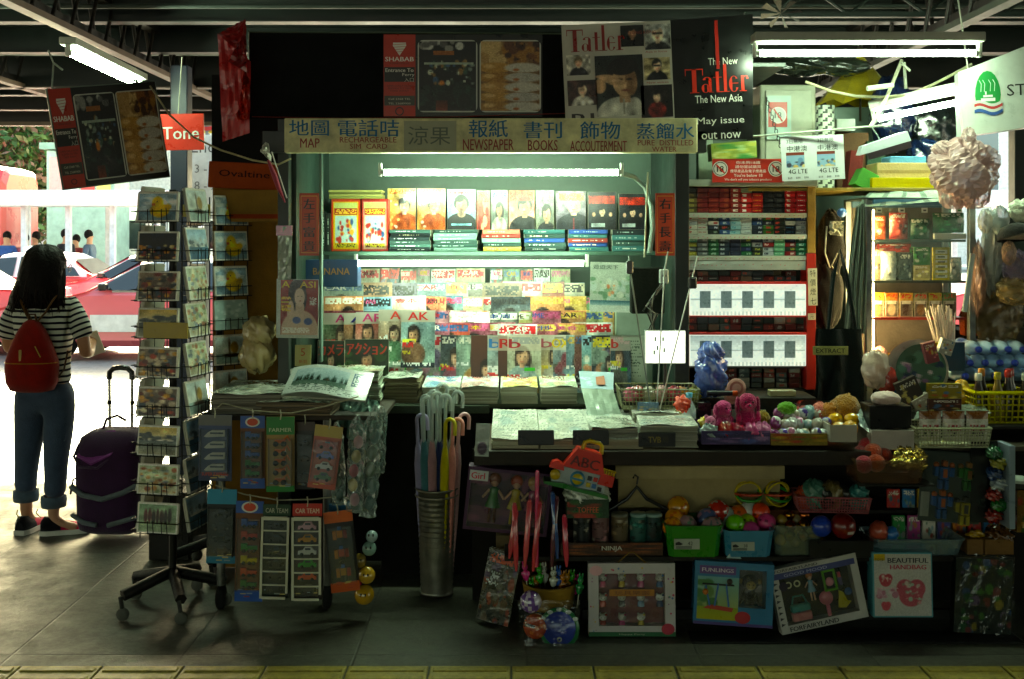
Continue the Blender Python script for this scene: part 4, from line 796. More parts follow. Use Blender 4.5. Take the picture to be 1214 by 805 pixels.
def portrait(x0, x1, z0, z1, bgc, hair, top, r=.2, long=False, cx=.5, H=40, fx=None):
 a = blank(H, int(H*(x1-x0)/(z1-z0)*Wl/Ht*1.0)+3, bgc); fface(a, cx, .36, r, hair, None, top, long)
 if fx == 'glasses': fr(a, cx-r*.8, .33, cx+r*.8, .4, '1a1a1a')
 a = fnoise(blur(lofi(a, .28, 9), 2), .045); m.canvas(a, (x1-x0)*Wl, (z1-z0)*Ht, (x0+x1)/2*Wl, -.0015, z0*Ht)
portrait(.54, .75, .76, .97, '101414', '0a0a0a', '0c0c0c', .2); portrait(.76, .995, .72, .97, '8a8a84', 'b8b8b4', '2a2a2c', .26, cx=.5, fx='glasses')
portrait(.03, .25, .5, .70, 'a8a498', '8a7a5a', '1c1c20', .16); portrait(.74, .98, .42, .64, 'a89870', '1a1a1a', '181a20', .17, fx='glasses'); portrait(.0+.03, .3, .2, .45, '3a2420', '241410', 'c8c4b8', .17, True)
portrait(.70, .99, .05, .37, '100c0c', '0a0808', '5a1410', .13, True); a = blank(96, 74, '1a211f'); fe(a, .5, 1.02, .52, .34, 'c4c0b4'); fe(a, .8, 1.0, .2, .3, 'a09c92'); fr(a, .48, .6, .72, .78, 'a07c5e'); fe(a, .58, .3, .34, .27, '120e0c'); fe(a, .6, .42, .25, .26, 'c09a74'); fe(a, .74, .45, .13, .22, '8a6648'); fe(a, .56, .2, .3, .13, '14100e'); fe(a, .5, .4, .07, .018, '2a1c14'); fe(a, .7, .4, .06, .016, '1c120c'); fe(a, .61, .5, .03, .05, 'd0aa84'); fe(a, .62, .58, .09, .018, '7a4438')
for k in range(5): fe(a, .18+.07*k, .34+.03*k, .2, .032, ['b8906c', 'c8a27c', 'c09872', 'd0aa86', 'b08a66'][k])
fe(a, .08, .5, .14, .12, 'b08864'); fr(a, .56, .72, .6, .98, '8a867a'); a = fnoise(blur(lofi(a, .15, 9), 1), .04); m.canvas(a, .44*Wl, .6*Ht, .51*Wl, -.0015, .08*Ht)
for k in range(4): m.text(['Asia in focus', 'New voices', 'The list', 'Style file'][k], Wl*[.86, .86, .86, .4][k], Ht*[.69, .385, .02, .03][k], w=Wl*.2, h=Ht*.02, col='a03028', y=-.002)
m.text('RI', Wl*.16, Ht*.0, w=Wl*.2, h=Ht*.12, col='241c1c', y=-.002, bold=.03)
m.build('portrait_page', 'card', t)
m = MB(); m.prism([(Wl+.001, -S(22, D)), (Wt-.02, -S(25, D)), (Wt+.005, Ht+S(3, D)), (Wl+.001, Ht)], 0, .008, '0a0d0b'); didone(m, 'Tatler', Wl+.055, Ht*.27, Ht*.24, 'c02c1c', -.002)
m.box(Wl+S(52, D), Wl+S(56, D), -.004, -.001, Ht*.5, Ht*.98, '9a2018')
for s_, x_, z_, w_, h_ in (('The New', .62, .54, .36, .07), ('The New Asia', .55, .17, .58, .075), ('May issue', .56, -.06, .58, .085), ('out now', .56, -.19, .48, .07)):
 m.text(s_, Wl+(Wt-Wl)*x_, Ht*z_, w=(Wt-Wl)*w_, h=Ht*h_, col='d8d8cc', y=-.002)
m.build('title_page', 'card', t)
# red vinyl sheet left of the banner
def crumple(m, poly, nx, ny, amp, col, seed=0, y0=0, mi=0):
 """quad patch between four corners (lower left, lower right, upper right, upper left) with random folds"""
 r = np.random.default_rng(seed); a, b, c, d = [np.array(p, float) for p in poly]
 U, Vv = np.meshgrid(np.linspace(0, 1, nx+1), np.linspace(0, 1, ny+1)); U = U[..., None]; Vv = Vv[..., None]
 P = (a*(1-U)+b*U)*(1-Vv)+(d*(1-U)+c*U)*Vv; n = np.zeros(U.shape[:2])
 for k in range(6): kx, ky, ph = r.uniform(-9, 9), r.uniform(-7, 7), r.uniform(0, 6); n += np.abs(((kx*U[..., 0]+ky*Vv[..., 0]+ph) % 2)-1)/(1.5+k*.4)
 P[..., 1] += (n-n.mean())*amp+y0; i = np.arange(ny)[:, None]*(nx+1)+np.arange(nx)[None]
 m.add(P.reshape(-1, 3), np.stack([i, i+1, i+nx+2, i+nx+1], -1).reshape(-1, 4), col, mi=mi)
D = 4.7
m = MB(); a_ = at(260, 30, D); f_ = lambda px, py, dy=0: (X(px, D)-X(275, D), dy, Z(py, D)-Z(168, D))
crumple(m, [f_(264, 168), f_(297, 158, -.02), f_(296, 72, .02), f_(258, 40)], 10, 22, .01, 'b42428', 3); crumple(m, [f_(258, 40), f_(296, 72, -.05), f_(290, 22, .02), f_(281, 24, .04)], 8, 8, .012, '8a1418', 5)
crumple(m, [f_(272, 74, -.03), f_(296, 88, -.05), f_(294, 45, -.04), f_(290, 42, -.02)], 6, 8, .02, '7a1014', 6); crumple(m, [f_(284, 145, -.05), f_(297, 142, -.05), f_(297, 95, -.04), f_(292, 84, -.03)], 5, 8, .05, 'b8281e', 8)
m.build('vinyl_sheet', 'plastic', loc=(X(275, D), D, Z(168, D)), label='crumpled red vinyl sheet hanging at the left end of the black banner', cat='vinyl sheet')
t = thing('hanging_sign', 'orange red sign in white letters rTone hanging beside the navy column', 'sign', (X(212, 6.4), 6.4, Z(178, 6.4)), (0, R(-1), 0))
m = MB(); w_ = S(60, 6.4); h_ = S(43, 6.4); m.box(-w_/2, w_/2, 0, .012, 0, h_, 'd8301c', c=.002); m.text('rTone', -.005, h_*.3, w=w_*.84, h=h_*.34, col='f0f0ea', y=-.002, bold=.02); m.build('sign_board', 'plastic', t)
m = MB(); m.box(-w_/2, -w_/2+.035, 0, .01, -.14, -.002, 'c82c1c'); m.box(-.29, -.24, 0, .01, -.03, -.003, 'c82c1c'); m.build('red_tab', 'plastic', t)
m = MB(); m.tube([(0, 0, h_), (.02, .03, h_+.35)], .003, 'c8c4b0', 5); m.build('wire', 'cloth', t)
D = 5.0
t = thing('menu_board', 'tilted hanging board with red strip, shop photo and food photo, under the left tube light', 'menu board', at(76, 224, D), (0, R(-9), R(35)))
q = food_print(S(126, D), S(118, D)); o = q.build('print', 'card', t); q = MB(); q.box(-.006, S(126, D)+.006, .007, .02, -.006, S(118, D)+.006, '7a8a80', c=.003); q.build('frame', 'paint', t)
q = MB(); hh = S(118, D); q.tube([(.02, 0, hh), (.08, .15, hh+.14), (.1, .3, hh+.22)], .004, 'd0dcd0', 6); q.tube([(.08, .15, hh+.14), (.11, .12, hh+.1)], .005, 'd0dcd0', 6); q.build('string', 'cloth', t)
q = MB(); q.tube([at(178, 102, 5.1), at(200, 135, 5), at(230, 163, 4.9), at(262, 178, 4.8), at(300, 190, 4.75), at(330, 195, 4.7), at(345, 188, 4.7)], .0045, 'b8ae88', 6)
q.build('cord', 'cloth', label='thin pale cord sagging from the menu board across to the alcove post', cat='cord')
m = MB(); crumple(m, [at(309, 180, 4.6), at(322, 192, 4.6), at(318, 170, 4.6), at(314, 168, 4.62)], 4, 6, .04, 'e0e0d8', 2); m.build('paper_scrap', 'paper', label='torn white paper scrap tied where cords meet near the alcove post', cat='paper')
m = MB(); m.tube([at(318, 190, 4.6), at(326, 210, 4.58), at(330, 222, 4.6), at(338, 240, 4.62)], [.006, .012, .01, .003], 'a8485a', 6); m.tube([at(322, 180, 4.6), at(330, 205, 4.6), at(340, 235, 4.62)], .003, 'c8c8c0', 5); m.build('ribbon', 'cloth', label='pink ribbon and white string dangling left of the alcove post', cat='ribbon')
def carton(label, px0, px1, py0, py1, D, depth, col, txt=None, rot=(0, 0, 0), tcol='4a2a14', group=None, m_='board', band=None, nm='carton'):
 w_ = S(px1-px0, D); h_ = S(py1-py0, D); m = MB(); m.box(-w_/2, w_/2, 0, depth, 0, h_, col, c=.003)
 if band: m.box(-w_/2+.002, w_/2-.002, -.0015, -.0005, h_*band[0], h_*band[1], band[2])
 if txt: m.text(txt, 0, h_*.45, w=w_*.7, h=h_*.25, col=tcol, y=-.002, bold=.02)
 return m.build(nm, m_, loc=(X((px0+px1)/2, D), D, Z(py1, D)), rot=rot, label=label, cat=nm.replace('_', ' '), group=group)
carton('orange carton printed Ovaltine tilted on top of the brown carton by the post', 246, 332, 193, 224, 4.93, .04, 'a8481c', 'Ovaltine', (0, R(3), 0), '3a1a10')
carton('plain brown cardboard carton with a red line, under the orange carton', 254, 336, 225, 263, 4.9, .09, 'a07a3c', None, band=(.1, .24, 'a8401c'))
# couplets, cartons and books in the alcove
for px, tx, lb in ((366.5, '左手富貴', 'orange red paper strip with four black characters at the left of the alcove'), (788.5, '右手長壽', 'orange red paper strip with four black characters at the right of the alcove')):
 D = 4.8 if px < 500 else 4.84; w_ = S(23, D); h_ = S(74, D); m = MB(); m.box(-w_/2, w_/2, 0, .004, 0, h_, 'c83c14'); 
 for (a_, b_) in (((-.42, .04), (-.40, .96)), ((.40, .04), (.42, .96)), ((-.42, .04), (.42, .052)), ((-.42, .948), (.42, .96))): m.box(a_[0]*w_, b_[0]*w_, -.001, -.0004, a_[1]*h_, b_[1]*h_, 'e8a040')
 for k, ch in enumerate(tx): m.text(ch, 0, h_*(.745-k*.225), w=w_*.58, h=h_*.165, col='1a0c08', y=-.0015, bold=.03)
 m.build('couplet_strip', 'card', loc=(X(px, D), D, Z(303, D)), rot=(0, 0, 0), label=lb, cat='paper strip')
tube_light('upper tube light of the alcove, above the row of standing books', at(594, 204.5, 4.93), (0, 0, 0), 1.09, housing=False)
tube_light('lower tube light of the alcove, under the book shelf above the magazines', at(559, 312, 5.2), (0, 0, 0), 1.10, housing=False, lm='tubelow')
m = MB(); m.tube([at(735, 205, 4.93), at(752, 210, 4.95), at(765, 222, 5.05), at(772, 245, 5.0), at(774, 270, 5.0), at(770, 300, 5.0)], .012, '8a9c90', 8); m.build('cable', 'plastic', label='thick grey cable curving down from the upper tube light', cat='cable')
m = MB(); m.tube([at(768, 204, 4.95), at(766, 250, 4.95), at(764, 305, 4.95)], .004, 'c8ccb0', 6); m.build('cord', 'cloth', label='thin pale upright cord in front of the grey cable', cat='cord')
def book(w, h, th, col, a, name='book'):
 m = MB(); m.box(-w/2, w/2, 0, th, 0, h, [c3('e0ddd0'), c3('e0ddd0'), c3(col), c3(col), c3('d8d4c8'), c3('e8e6da')]); m.canvas(a, w-.001, h-.001, 0, -.0006, .0005); return m
stand = [(459, 493, 223, 'orange yellow almanac with a smiling man in crinkled wrap', 0), (494, 528, 223, 'orange yellow almanac with a smiling man, closer to the blue cover', 0), (530, 564, 224, 'pale blue cover with a man in black holding hands at his mouth', 1), (565, 581, 225, 'narrow red brown cover between the blue cover and a pale one', 2), (582, 602, 225, 'narrow pale cover with a small face and blue title', 3), (603, 634, 225, 'red titled cover with a man in profile in a dark suit', 4), (635, 657, 225, 'grey cover with two men under a red title', 5), (659, 695, 226, 'mauve cover with a man under a yellow title', 6), (697, 731, 227, 'black cover with red title and a waving man, left one of two', 7), (734, 767, 229, 'black cover with red title and a waving man, right one of two', 7)]
D = 5.42
for k, (x0, x1, y0, lb, st) in enumerate(stand):
 a = blank(60, 42, '888888')
 if st == 0: fg(a, 'f0d070', 'e08a40'); fface(a, .6, .42, .2, '1a1412', None, 'c85a28', False); fglyph(a, .05, .03, .95, .14, 'd86020', .7); fpatch(a, 0, .3, .4, 1, ['f8f0d8', 'f0c070'], 10, .06)
 if st == 1: fg(a, 'a8c0d8', '88a8c8'); fface(a, .5, .38, .24, '141210', 'c09880', '0e1216', False); fe(a, .5, .62, .14, .08, 'c09880'); fglyph(a, .08, .05, .92, .11, 'b83040', .7); fr(a, .15, .85, .85, .9, '8ac8e0')
 if st == 2: fg(a, '8a8a84', 'b83828'); fglyph(a, .1, .06, .9, .3, 'c83020', .6); fpatch(a, 0, .4, 1, 1, ['c04030', '8a2a20', 'd8a080'], 12, .2)
 if st == 3: fg(a, 'c8c8bc', '4a5a54'); fglyph(a, .1, .06, .9, .2, '3a78b0', .7); fface(a, .5, .5, .2)
 if st == 4: fg(a, 'e05a40', 'e8b8a0'); fface(a, .62, .42, .26, '141010', None, '101418', False); fglyph(a, .05, .04, .95, .26, 'd02818', .7)
 if st == 5: fg(a, '8a9a94', '6a6a5a'); fface(a, .6, .6, .24, '141010', None, '1a1c20', False); fglyph(a, .05, .06, .95, .2, 'c87868', .7)
 if st == 6: fg(a, '9a8a9a', '5a5460'); fface(a, .6, .36, .26, '8a8880', None, '20242c', False); fglyph(a, .1, .05, .95, .25, 'e8e050', .75); fr(a, .56, .7, .62, 1, '8a2028')
 if st == 7: fg(a, '20282c', '141a20'); fface(a, .5, .52, .12, '141010', None, '0e0e10', False); fe(a, .2, .6, .06, .06, 'd0a080'); fe(a, .8, .6, .06, .06, 'd0a080'); fglyph(a, .04, .1, .96, .32, 'c02c18', .8); fr(a, .12, .84, .6, .93, 'a8b0b0')
 a = fnoise(lofi(a, .16, 9), .045); w_ = S(x1-x0, D)*.985; h_ = S(272-y0, D); m = book(w_, h_, .02, 'c8b890', a)
 m.build('book', 'wrapflat' if st == 0 else 'card', loc=(X((x0+x1)/2, D), D+.012*(k % 2), Z(272.2, D)), rot=(R(-4), 0, 0), label=f'{lb}', cat='book', group='books standing in the alcove')
piles = [(461, 511, 6), (513, 567, 6), (571, 618, 5), (620, 671, 5), (673, 722, 5), (724, 766, 4)]
pcol = ['2c403c', '34504a', '1c2a2c', '6a8a80', '2a4a8a', 'b06a58', '8a3a34', '3a6a6a', 'c8a850', 'a8a888', '4a5a6a', '24382c']
zt = Z(272.3, 5.37); zb = 1.5152
for pi_, (x0, x1, n) in enumerate(piles):
 for k in range(n):
  D = 5.31; th = (zt-zb)/n; w_ = S(x1-x0, D)*rnd.uniform(.93, .985); col = pcol[(pi_*3+k*(1 if pi_ > 1 else 0)+(rnd.randint(0, 2) if pi_ < 2 else rnd.randint(0, 9))) % (4 if pi_ < 2 else len(pcol))]
  m = MB(); m.box(-w_/2, w_/2, .0, .2, 0, th-.0012, [c3('c8c8b8'), c3('c8c8b8'), c3(col), c3('c8c8b8'), c3(col), c3(col)]); a = blank(3, 40, col)
  fglyph(a, .1, .34, rnd.uniform(.5, .9), .66, rnd.choice(['c8d0c8', 'e8e0b0', '9ab0a8']), .5); m.canvas(a, w_*.96, (th-.002)*.7, 0, -.0006, th*.15)
  m.build('book', 'card', loc=(X((x0+x1)/2, D)+rnd.uniform(-.004, .004), D+rnd.uniform(-.008, .008), zb+k*th+.0006), rot=(0, 0, R(rnd.uniform(-1.5, 1.5))), label=f'flat lying book, {ORD[k]} from the bottom in the {ORD[pi_]} pile from left on the shelf', cat='book', group='books lying in piles on the alcove shelf')
D = 5.0
for (x0, x1, c1, c2, lb) in ((393, 427, 'c8401c', 'd8b020', 'red and yellow picture carton with dancers, left one of two'), (429, 460, 'b83028', 'c89a80', 'red picture carton with a seated figure, right one of two')):
 D = 5.33; a = blank(56, 32, c1); fr(a, .06, .06, .94, .96, c2); fr(a, .1, .08, .9, .17, 'b8c070'); fr(a, .1, .18, .9, .3, '9a2014'); fglyph(a, .14, .2, .86, .28, 'e8b040', .6)
 fr(a, .12, .32, .88, .84, 'a8c4c0'); fpatch(a, .2, .42, .8, .8, ['b83020', 'e8c8a0', '2a4a7a', 'd8a030', 'a82820'], 26, .08); fr(a, .12, .86, .88, .93, 'c8c030'); fglyph(a, .15, .87, .85, .92, '5a3010', .5); fnoise(a, .02)
 w_ = S(x1-x0, D); h_ = S(Z(0, 1) and 62, D); m = MB(); m.box(-w_/2, w_/2, 0, .12, 0, h_, c1); m.canvas(a, w_-.001, h_-.001, 0, -.0006, .0005); m.build('picture_carton', 'card', loc=(X((x0+x1)/2, D), D, 1.5155), label=lb, cat='carton', group='picture cartons on the alcove shelf')
m = MB(); w_ = S(64, 5.3)
for k in range(4): m.box(-w_/2+rnd.uniform(0, .01), w_/2-rnd.uniform(0, .01), 0, .13, k*.011, k*.011+.009, rnd.choice(['8a8a4a', 'a8a860', '6a6a3a']))
m.build('booklet_stack', 'paper', loc=(X(421, 5.3), 5.3, 1.5155+S(62, 5.33)+.001), label='small stack of olive booklets on top of the picture cartons', cat='booklets')
for k in range(2):
 m = MB(); m.box(0, S(5, 5.3), 0, .13, 0, .2-.01*k, '24302c'); a = blank(40, 3, '24302c'); fglyph(a, .34, .1, .66, .9, 'a8b8a8', .5); m.canvas(a, S(4, 5.3), .18, S(2.5, 5.3), -.001, .01)
 m.build('book', 'card', loc=(X(381+k*5.5, 5.3), 5.3, 1.5155), label=['dark book standing spine out at the far left of the shelf', 'dark book spine out, touching the left picture carton'][k], cat='book', group='books standing spine out')
carton('blue fruit carton printed BANANA in brown letters under the shelf', 362, 424, 308, 340, 5.12, .12, '24446a', 'BANANA', tcol='a87c48', m_='card')
# stepped magazine rack
rack = thing('magazine_rack', 'stepped magazine rack of narrow ledges rising to the back of the alcove', 'rack', (0, 0, 0))
rows = [(318, 5.66, 425, 682, 1), (334, 5.56, 384, 689, 2), (351, 5.46, 384, 700, 3), (368, 5.36, 384, 724, 4), (382.5, 5.27, 392, 722, 5), (397, 5.17, 456, 737, 6)]
for (yt, D, x0, x1, k) in rows:
 zz = Z(yt, D)-.275
 if zz-.012 > .82: q = MB(); q.box(X(x0-4, D), X(x1+4, D), D-.012, D+.055, zz-.01, zz-.002, 'c8ccc0'); q.build('ledge', 'paint', rack)
mag_no = {}
def magazine(px, D, ztop, wpx=None, a=None, lab='', row='', tilt=-9, h=.278, w=None, texts=(), mt='card', th=.004, zr=0., grp='magazines on the stepped rack'):
 w = w or S(wpx, D); a = cover() if a is None else a
 m = MB(); m.box(-w/2, w/2, 0, th, -h, 0, [c3('d8d4c8')]*2+[c3('c8c4b8')]*2+[c3('e8e4da')]*2); m.canvas(a, w, h, 0, -.0006, -h)
 for (s_, x_, z_, w_, h_, c_) in texts: m.text(s_, x_*w-w/2, -z_*h, w=w_*w, h=h_*h, col=c_, y=-.0016, bold=.04)
 return m.build('magazine', mt, loc=(X(px, D), D, ztop), rot=(R(tilt), R(zr), 0), label=lab, cat='magazine', group=grp)
looks = {}
def look(a):
 c = a[2:14].mean((0, 1)); nm = {'pale': (.8, .8, .75), 'red': (.7, .25, .2), 'green': (.3, .5, .3), 'blue': (.3, .5, .7), 'yellow': (.8, .7, .3), 'dark': (.15, .15, .18), 'brown': (.5, .38, .25), 'purple': (.45, .3, .5), 'pink': (.8, .45, .55), 'grey': (.5, .52, .5)}
 return min(nm, key=lambda k: sum((nm[k][i]-c[i])**2 for i in range(3)))
rown = ['', 'top', 'second', 'third', 'fourth', 'fifth', 'lowest']
for (yt, D, x0, x1, k) in rows[:5]:
 x = x0; i = 0; zt = Z(yt, D)
 while x < x1-8:
  step = rnd.choice([16, 20, 24, 26, 30, 34, 40]); wpx = min(max(step+2, 44), x1-x+6) if k > 1 else min(step-1, 34); st = 'face' if k in (3, 4, 5) and rnd.random() < .7 else None
  a = cover(st, 34, 25)
  if k <= 2: a = a*.7+np.array([.85, .86, .8])*.3
  if k > 1: wpx = 47
  cx_ = x+wpx/2
  if cx_+wpx/2 > x1+4: cx_ = x1+4-wpx/2
  tt = [(rnd.choice(['週刊', '女性', '明星', '旅遊', 'MODE', 'LIFE', '東周', '時尚', 'CAR', '美食', 'HOME', '壹本']), rnd.choice([.3, .5]), .13, .55, .085, rnd.choice(['b82838', 'e8e4da', '1c1c20', '2a4a8a', 'c8a030', 'c84a80']))] if rnd.random() < .7 else ()
  magazine(cx_, D+.0048*(i % 7), zt-rnd.uniform(0, .008), wpx, a, f'{look(a)} topped magazine, {ORD[i]} from left in the {rown[k]} row of the rack', zr=rnd.uniform(-1, 1), texts=tt)
  x += step; i += 1
low = [(456, 484, 'face', None), (478, 506, 'face', None), (500, 522, 'photo', None), (520, 545, 'face', None), (540, 562, 'face', None), (559, 578, 'text', None), (576, 600, 'face', ('b', '3a78b8')), (589, 612, 'text', ('R', 'b82020')), (601, 622, 'face', ('b', 'a82838')), (611, 634, 'face', ('b', 'c02828')), (627, 650, 'text', ('R', 'b02020')), (638, 660, 'face', ('b', 'a85060')), (655, 676, 'photo', ('OX', 'e0c020')), (672, 690, 'face', None), (682, 700, 'face', None), (691, 708, 'photo', None), (702, 720, 'comic', None), (714, 737, 'face', ('b', 'b83028'))]
D = 5.17; zt = Z(397, D)
for i, (x0, x1, st, tx) in enumerate(low):
 a = cover(st, 34, 22); a = a*.85+.04
 if st == 'text': fg(a, '5a3a30', '3a2a28'); fface(a, .5, .6, .2)
 if tx: a[:9] = a[:9]*.3+np.array(c3('c8beb0'))*.7
 fr(a, .5, .55, .8, .62, '38b030')
 magazine((x0+x1)/2+10, D-.0046*(i % 9)-(0 if i < 9 else .0), zt, max(x1-x0, 40) if i < 17 else 24, a, (f'magazine with big letter {tx[0]}' if tx else f'{look(a)} topped magazine')+f', {ORD[i]} from the left in the lowest row', tilt=-6, texts=[(tx[0], .22, .22, .34 if len(tx[0]) == 1 else .5, .16, tx[1])] if tx else (), grp='magazines in the lowest row of the rack')
D = 5.02
for i, (x0, x1, y0, y1, lb) in enumerate(((376, 408, 404, 446, 'dark green magazine with slanting red title, partly behind its twin'), (409, 461, 402, 446, 'wide dark magazine with bold red Japanese title and a face below'))):
 a = blank(26, 34, '20301c'); fpatch(a, 0, .2, 1, 1, ['2a4424', '18281a', '3a5a30'], 20, .15); fface(a, .5, .55, .13)
 w_ = S(x1-x0, D); m = MB(); h_ = S(y1-y0, D); m.box(-w_/2, w_/2, 0, .006, 0, h_, 'c8c8b8'); m.canvas(a, w_-.001, h_-.002, 0, -.0006, .001); m.text('アクション' if i else 'カメラ', 0, h_*.58, w=w_*.9, h=h_*.32, col='b83420', y=-.0016, bold=.04)
 m.build('magazine', 'card', loc=(X((x0+x1)/2, D), D-.01*i, Z(y1, D)), rot=(R(-5), 0, 0), label=lb, cat='magazine', group='wide magazines left of the lettered row')
for i, (px, D, yt, tx, cc, lb) in enumerate(((404, 5.2, 371, 'A', 'd03080', 'magazine with a pink letter A near the left end of the rack'), (428, 5.19, 371, 'AI', '3a3a9a', 'magazine with blue letters AI beside the pink A'), (442, 5.18, 370, 'AR', 'e04088', 'magazine with pink letters AR, right of the blue AI'), (469, 5.16, 367, 'A', 'e84a40', 'white edged magazine with orange A and a woman with hair up'), (496, 5.15, 368, 'AK', 'e83838', 'magazine with red letters AK and a reaching arm'))):
 a = cover('face', 34, 25); fg(a, 'd8d0c4', 'c8c0b0', 0, 0, 1, .2); magazine(px, D, Z(yt, D), 40, a, lb, tilt=-9, texts=[(tx, .5, .17, .3*len(tx), .14, cc)], grp='lettered magazines left of the rack')
D = 4.78; a = blank(64, 44, '8a2018'); fg(a, '9a2a1c', '7a1c14'); fr(a, 0, 0, .1, 1, 'c0c8c4'); fe(a, .5, .3, .22, .34, '100c0c'); fe(a, .56, .92, .46, .4, 'd0b09c'); fr(a, .46, .42, .66, .6, 'd0b09c'); fe(a, .55, .3, .13, .16, 'dcc0b0'); fe(a, .34, .6, .09, .25, 'd0b09c')
fr(a, .49, .28, .53, .3, '201818'); fr(a, .58, .28, .62, .3, '201818'); fr(a, .54, .36, .58, .37, 'a04848'); fe(a, .48, .7, .1, .06, '2a4a8a'); fe(a, .76, .72, .1, .06, '2a4a8a')
for y in (.3, .44, .5): fglyph(a, .12, y, .34, y+.05, 'e8c030', .7)
fr(a, .12, .38, .3, .4, 'd8c030'); fglyph(a, .14, .84, .8, .92, 'f0e8e0', .7); fglyph(a, .8, .3, .96, .44, 'd8d0c8', .6); fr(a, .0, .95, 1, 1, 'b8bcb4'); fnoise(a, .02)
m = MB(); w_ = S(50, D); h_ = S(70, D); m.box(-w_/2, w_/2, 0, .005, -h_, 0, 'd0d4cc'); m.canvas(a, w_-.004, h_-.004, 0, -.0006, -h_+.002); m.text('A   ASI', .005, -h_*.145, w=w_*.8, h=h_*.11, col='e8c82a', y=-.0016, bold=.04)
m.build('magazine', 'wrapflat', loc=(X(353, D), D, Z(331, D)), rot=(R(2), R(1), 0), label='large red magazine with a woman in a bikini, hanging left of the rack', cat='magazine')
m = MB(); w_ = S(19, 4.72); m.box(-w_/2, w_/2, 0, .004, 0, S(25, 4.72), 'a8a06a'); m.text('5', 0, S(12, 4.72), h=S(9, 4.72), col='a84a2a', y=-.0016); m.text('新到', 0, S(3, 4.72), w=w_*.5, col='a84a2a', y=-.0016); m.build('price_card', 'paper', loc=(X(359, 4.72), 4.72, Z(434, 4.72)), rot=(R(-4), 0, 0), label='yellowed card with a handwritten number under the bikini magazine', cat='price card')
m = MB(); w_ = S(30, 4.75); a = blank(14, 24, '20303c'); fr(a, 0, .0, 1, .3, 'd8dcd4')
for i in range(12): 
 if i % 2: fr(a, i/12, .05, (i+1)/12, .15, '182434'); fr(a, (i-1)/12, .15, i/12, .28, '182434')
m.box(-w_/2, w_/2, 0, .03, 0, S(40, 4.76), '20303c'); m.canvas(a, w_, S(40, 4.76), 0, -.001, 0); m.build('leaflet_box', 'card', loc=(X(359, 4.76), 4.765, .8355+.001), rot=(0, 0, 0), label='dark box with a chequered strip standing behind the handwritten card', cat='box')
m = MB(); crumple(m, [(-.03, 0, 0), (.03, 0, 0), (.035, 0, .24), (-.03, 0, .24)], 5, 12, .012, 'a8b0a8', 4); m.box(-.036, .036, -.006, .006, .2, .245, 'b8588a'); m.build('plastic_pouch', 'wrap', loc=(X(336, 4.74), 4.76, Z(332, 4.74)), label='long clear pouch with a pink top hanging above the bikini magazine', cat='pouch')
m = MB(); V, Fq, Cc = None, None, None
def blob(m, c, r, col, seed=0, amp=.18, seg=32, rings=24):
 rr_ = np.random.default_rng(seed); th = np.linspace(0, math.pi, rings+1)[:, None]; ph = np.linspace(0, 2*math.pi, seg, endpoint=False)[None]
 n = np.ones((rings+1, seg))
 for k in range(7): a_, b_, p_ = rr_.integers(1, 6), rr_.integers(1, 6), rr_.uniform(0, 6); n += amp*(np.abs(np.sin(a_*th+b_*ph+p_))-.6)/(1+.25*k)
 n[0] = n[0].mean(); n[-1] = n[-1].mean(); rr3 = r if hasattr(r, '__len__') else (r,)*3
 V = np.stack([c[0]+rr3[0]*n*np.sin(th)*np.cos(ph), c[1]+rr3[1]*n*np.sin(th)*np.sin(ph), c[2]-rr3[2]*n*np.cos(th)+0*ph], -1)
 i = np.arange(rings)[:, None]*seg; j = np.arange(seg)[None]; j2 = (j+1) % seg
 return m.add(V.reshape(-1, 3), np.stack([i+j, i+j2, i+seg+j2, i+seg+j], -1).reshape(-1, 4), col, True)
for (px, py, rx, rz, lb) in ((307, 393, 17, 17, 'upper brownish knotted plastic bag against the brown board'), (305, 418, 19, 22, 'lower brownish full plastic bag sitting on the newspapers by the board')):
 m = MB(); blob(m, (0, 0, 0), (S(rx, 4.85), .07, S(rz, 4.85)), 'c0a878', px, .2); m.build('plastic_bag', 'wrap', loc=at(px, py, 4.85), label=lb, cat='plastic bag', group='bags by the brown board')
D = 5.1; a = blank(60, 50, 'b0bcae'); fpatch(a, .05, .3, .95, .75, ['8aa88a', 'c8d0c0', '6a9070', 'b8c8c0', '98b4a8'], 50, .1); fpatch(a, .35, .45, .6, .7, ['d88860', 'e8b080'], 9, .04); fg(a, '3a6a78', '9ab8b8', 0, .78, 1, .86); fg(a, 'c8d4cc', 'd0d8d0', 0, .88, 1, 1); fnoise(a, .03)
m = MB(); w_ = S(50, D); h_ = S(59, D); m.box(-w_/2, w_/2, 0, .006, 0, h_, 'c0c8bc'); m.canvas(a, w_, h_, 0, -.0006, 0); m.text('遊遊天下', -w_*.14, h_*.86, w=w_*.6, h=h_*.09, col='3a5048', y=-.002); m.build('map_poster', 'card', loc=(X(724, D), D, Z(370, D)), rot=(R(-3), R(1.5), 0), label='pale green illustrated map poster at the right end of the alcove', cat='poster')
m = MB(); m.box(-S(22, 5.3), S(22, 5.3), 0, .05, 0, S(110, 5.3), '8a9a8c', c=.004); m.build('wall_panel', 'paint', loc=(X(752, 5.3), 5.3, .8155+.02), label='pale grey green panel standing behind the white notice sheet', cat='panel')
m = MB(); a = blank(40, 24, 'a8b4a4'); 
for k in range(12): fglyph(a, .1, .08+k*.07, rnd.uniform(.6, .9), .1+k*.07, '5a6a5e', .6)
m.box(-S(15, 5.12), S(15, 5.12), 0, .004, 0, S(57, 5.12), 'b8c0b0'); m.canvas(a, S(26, 5.12), S(53, 5.12), 0, -.001, .008); m.build('notice_sheet', 'paper', loc=(X(752, 5.12), 5.12, Z(455, 5.12)), rot=(R(-3), 0, 0), label='white notice sheet of small print left of the glowing light box', cat='notice')
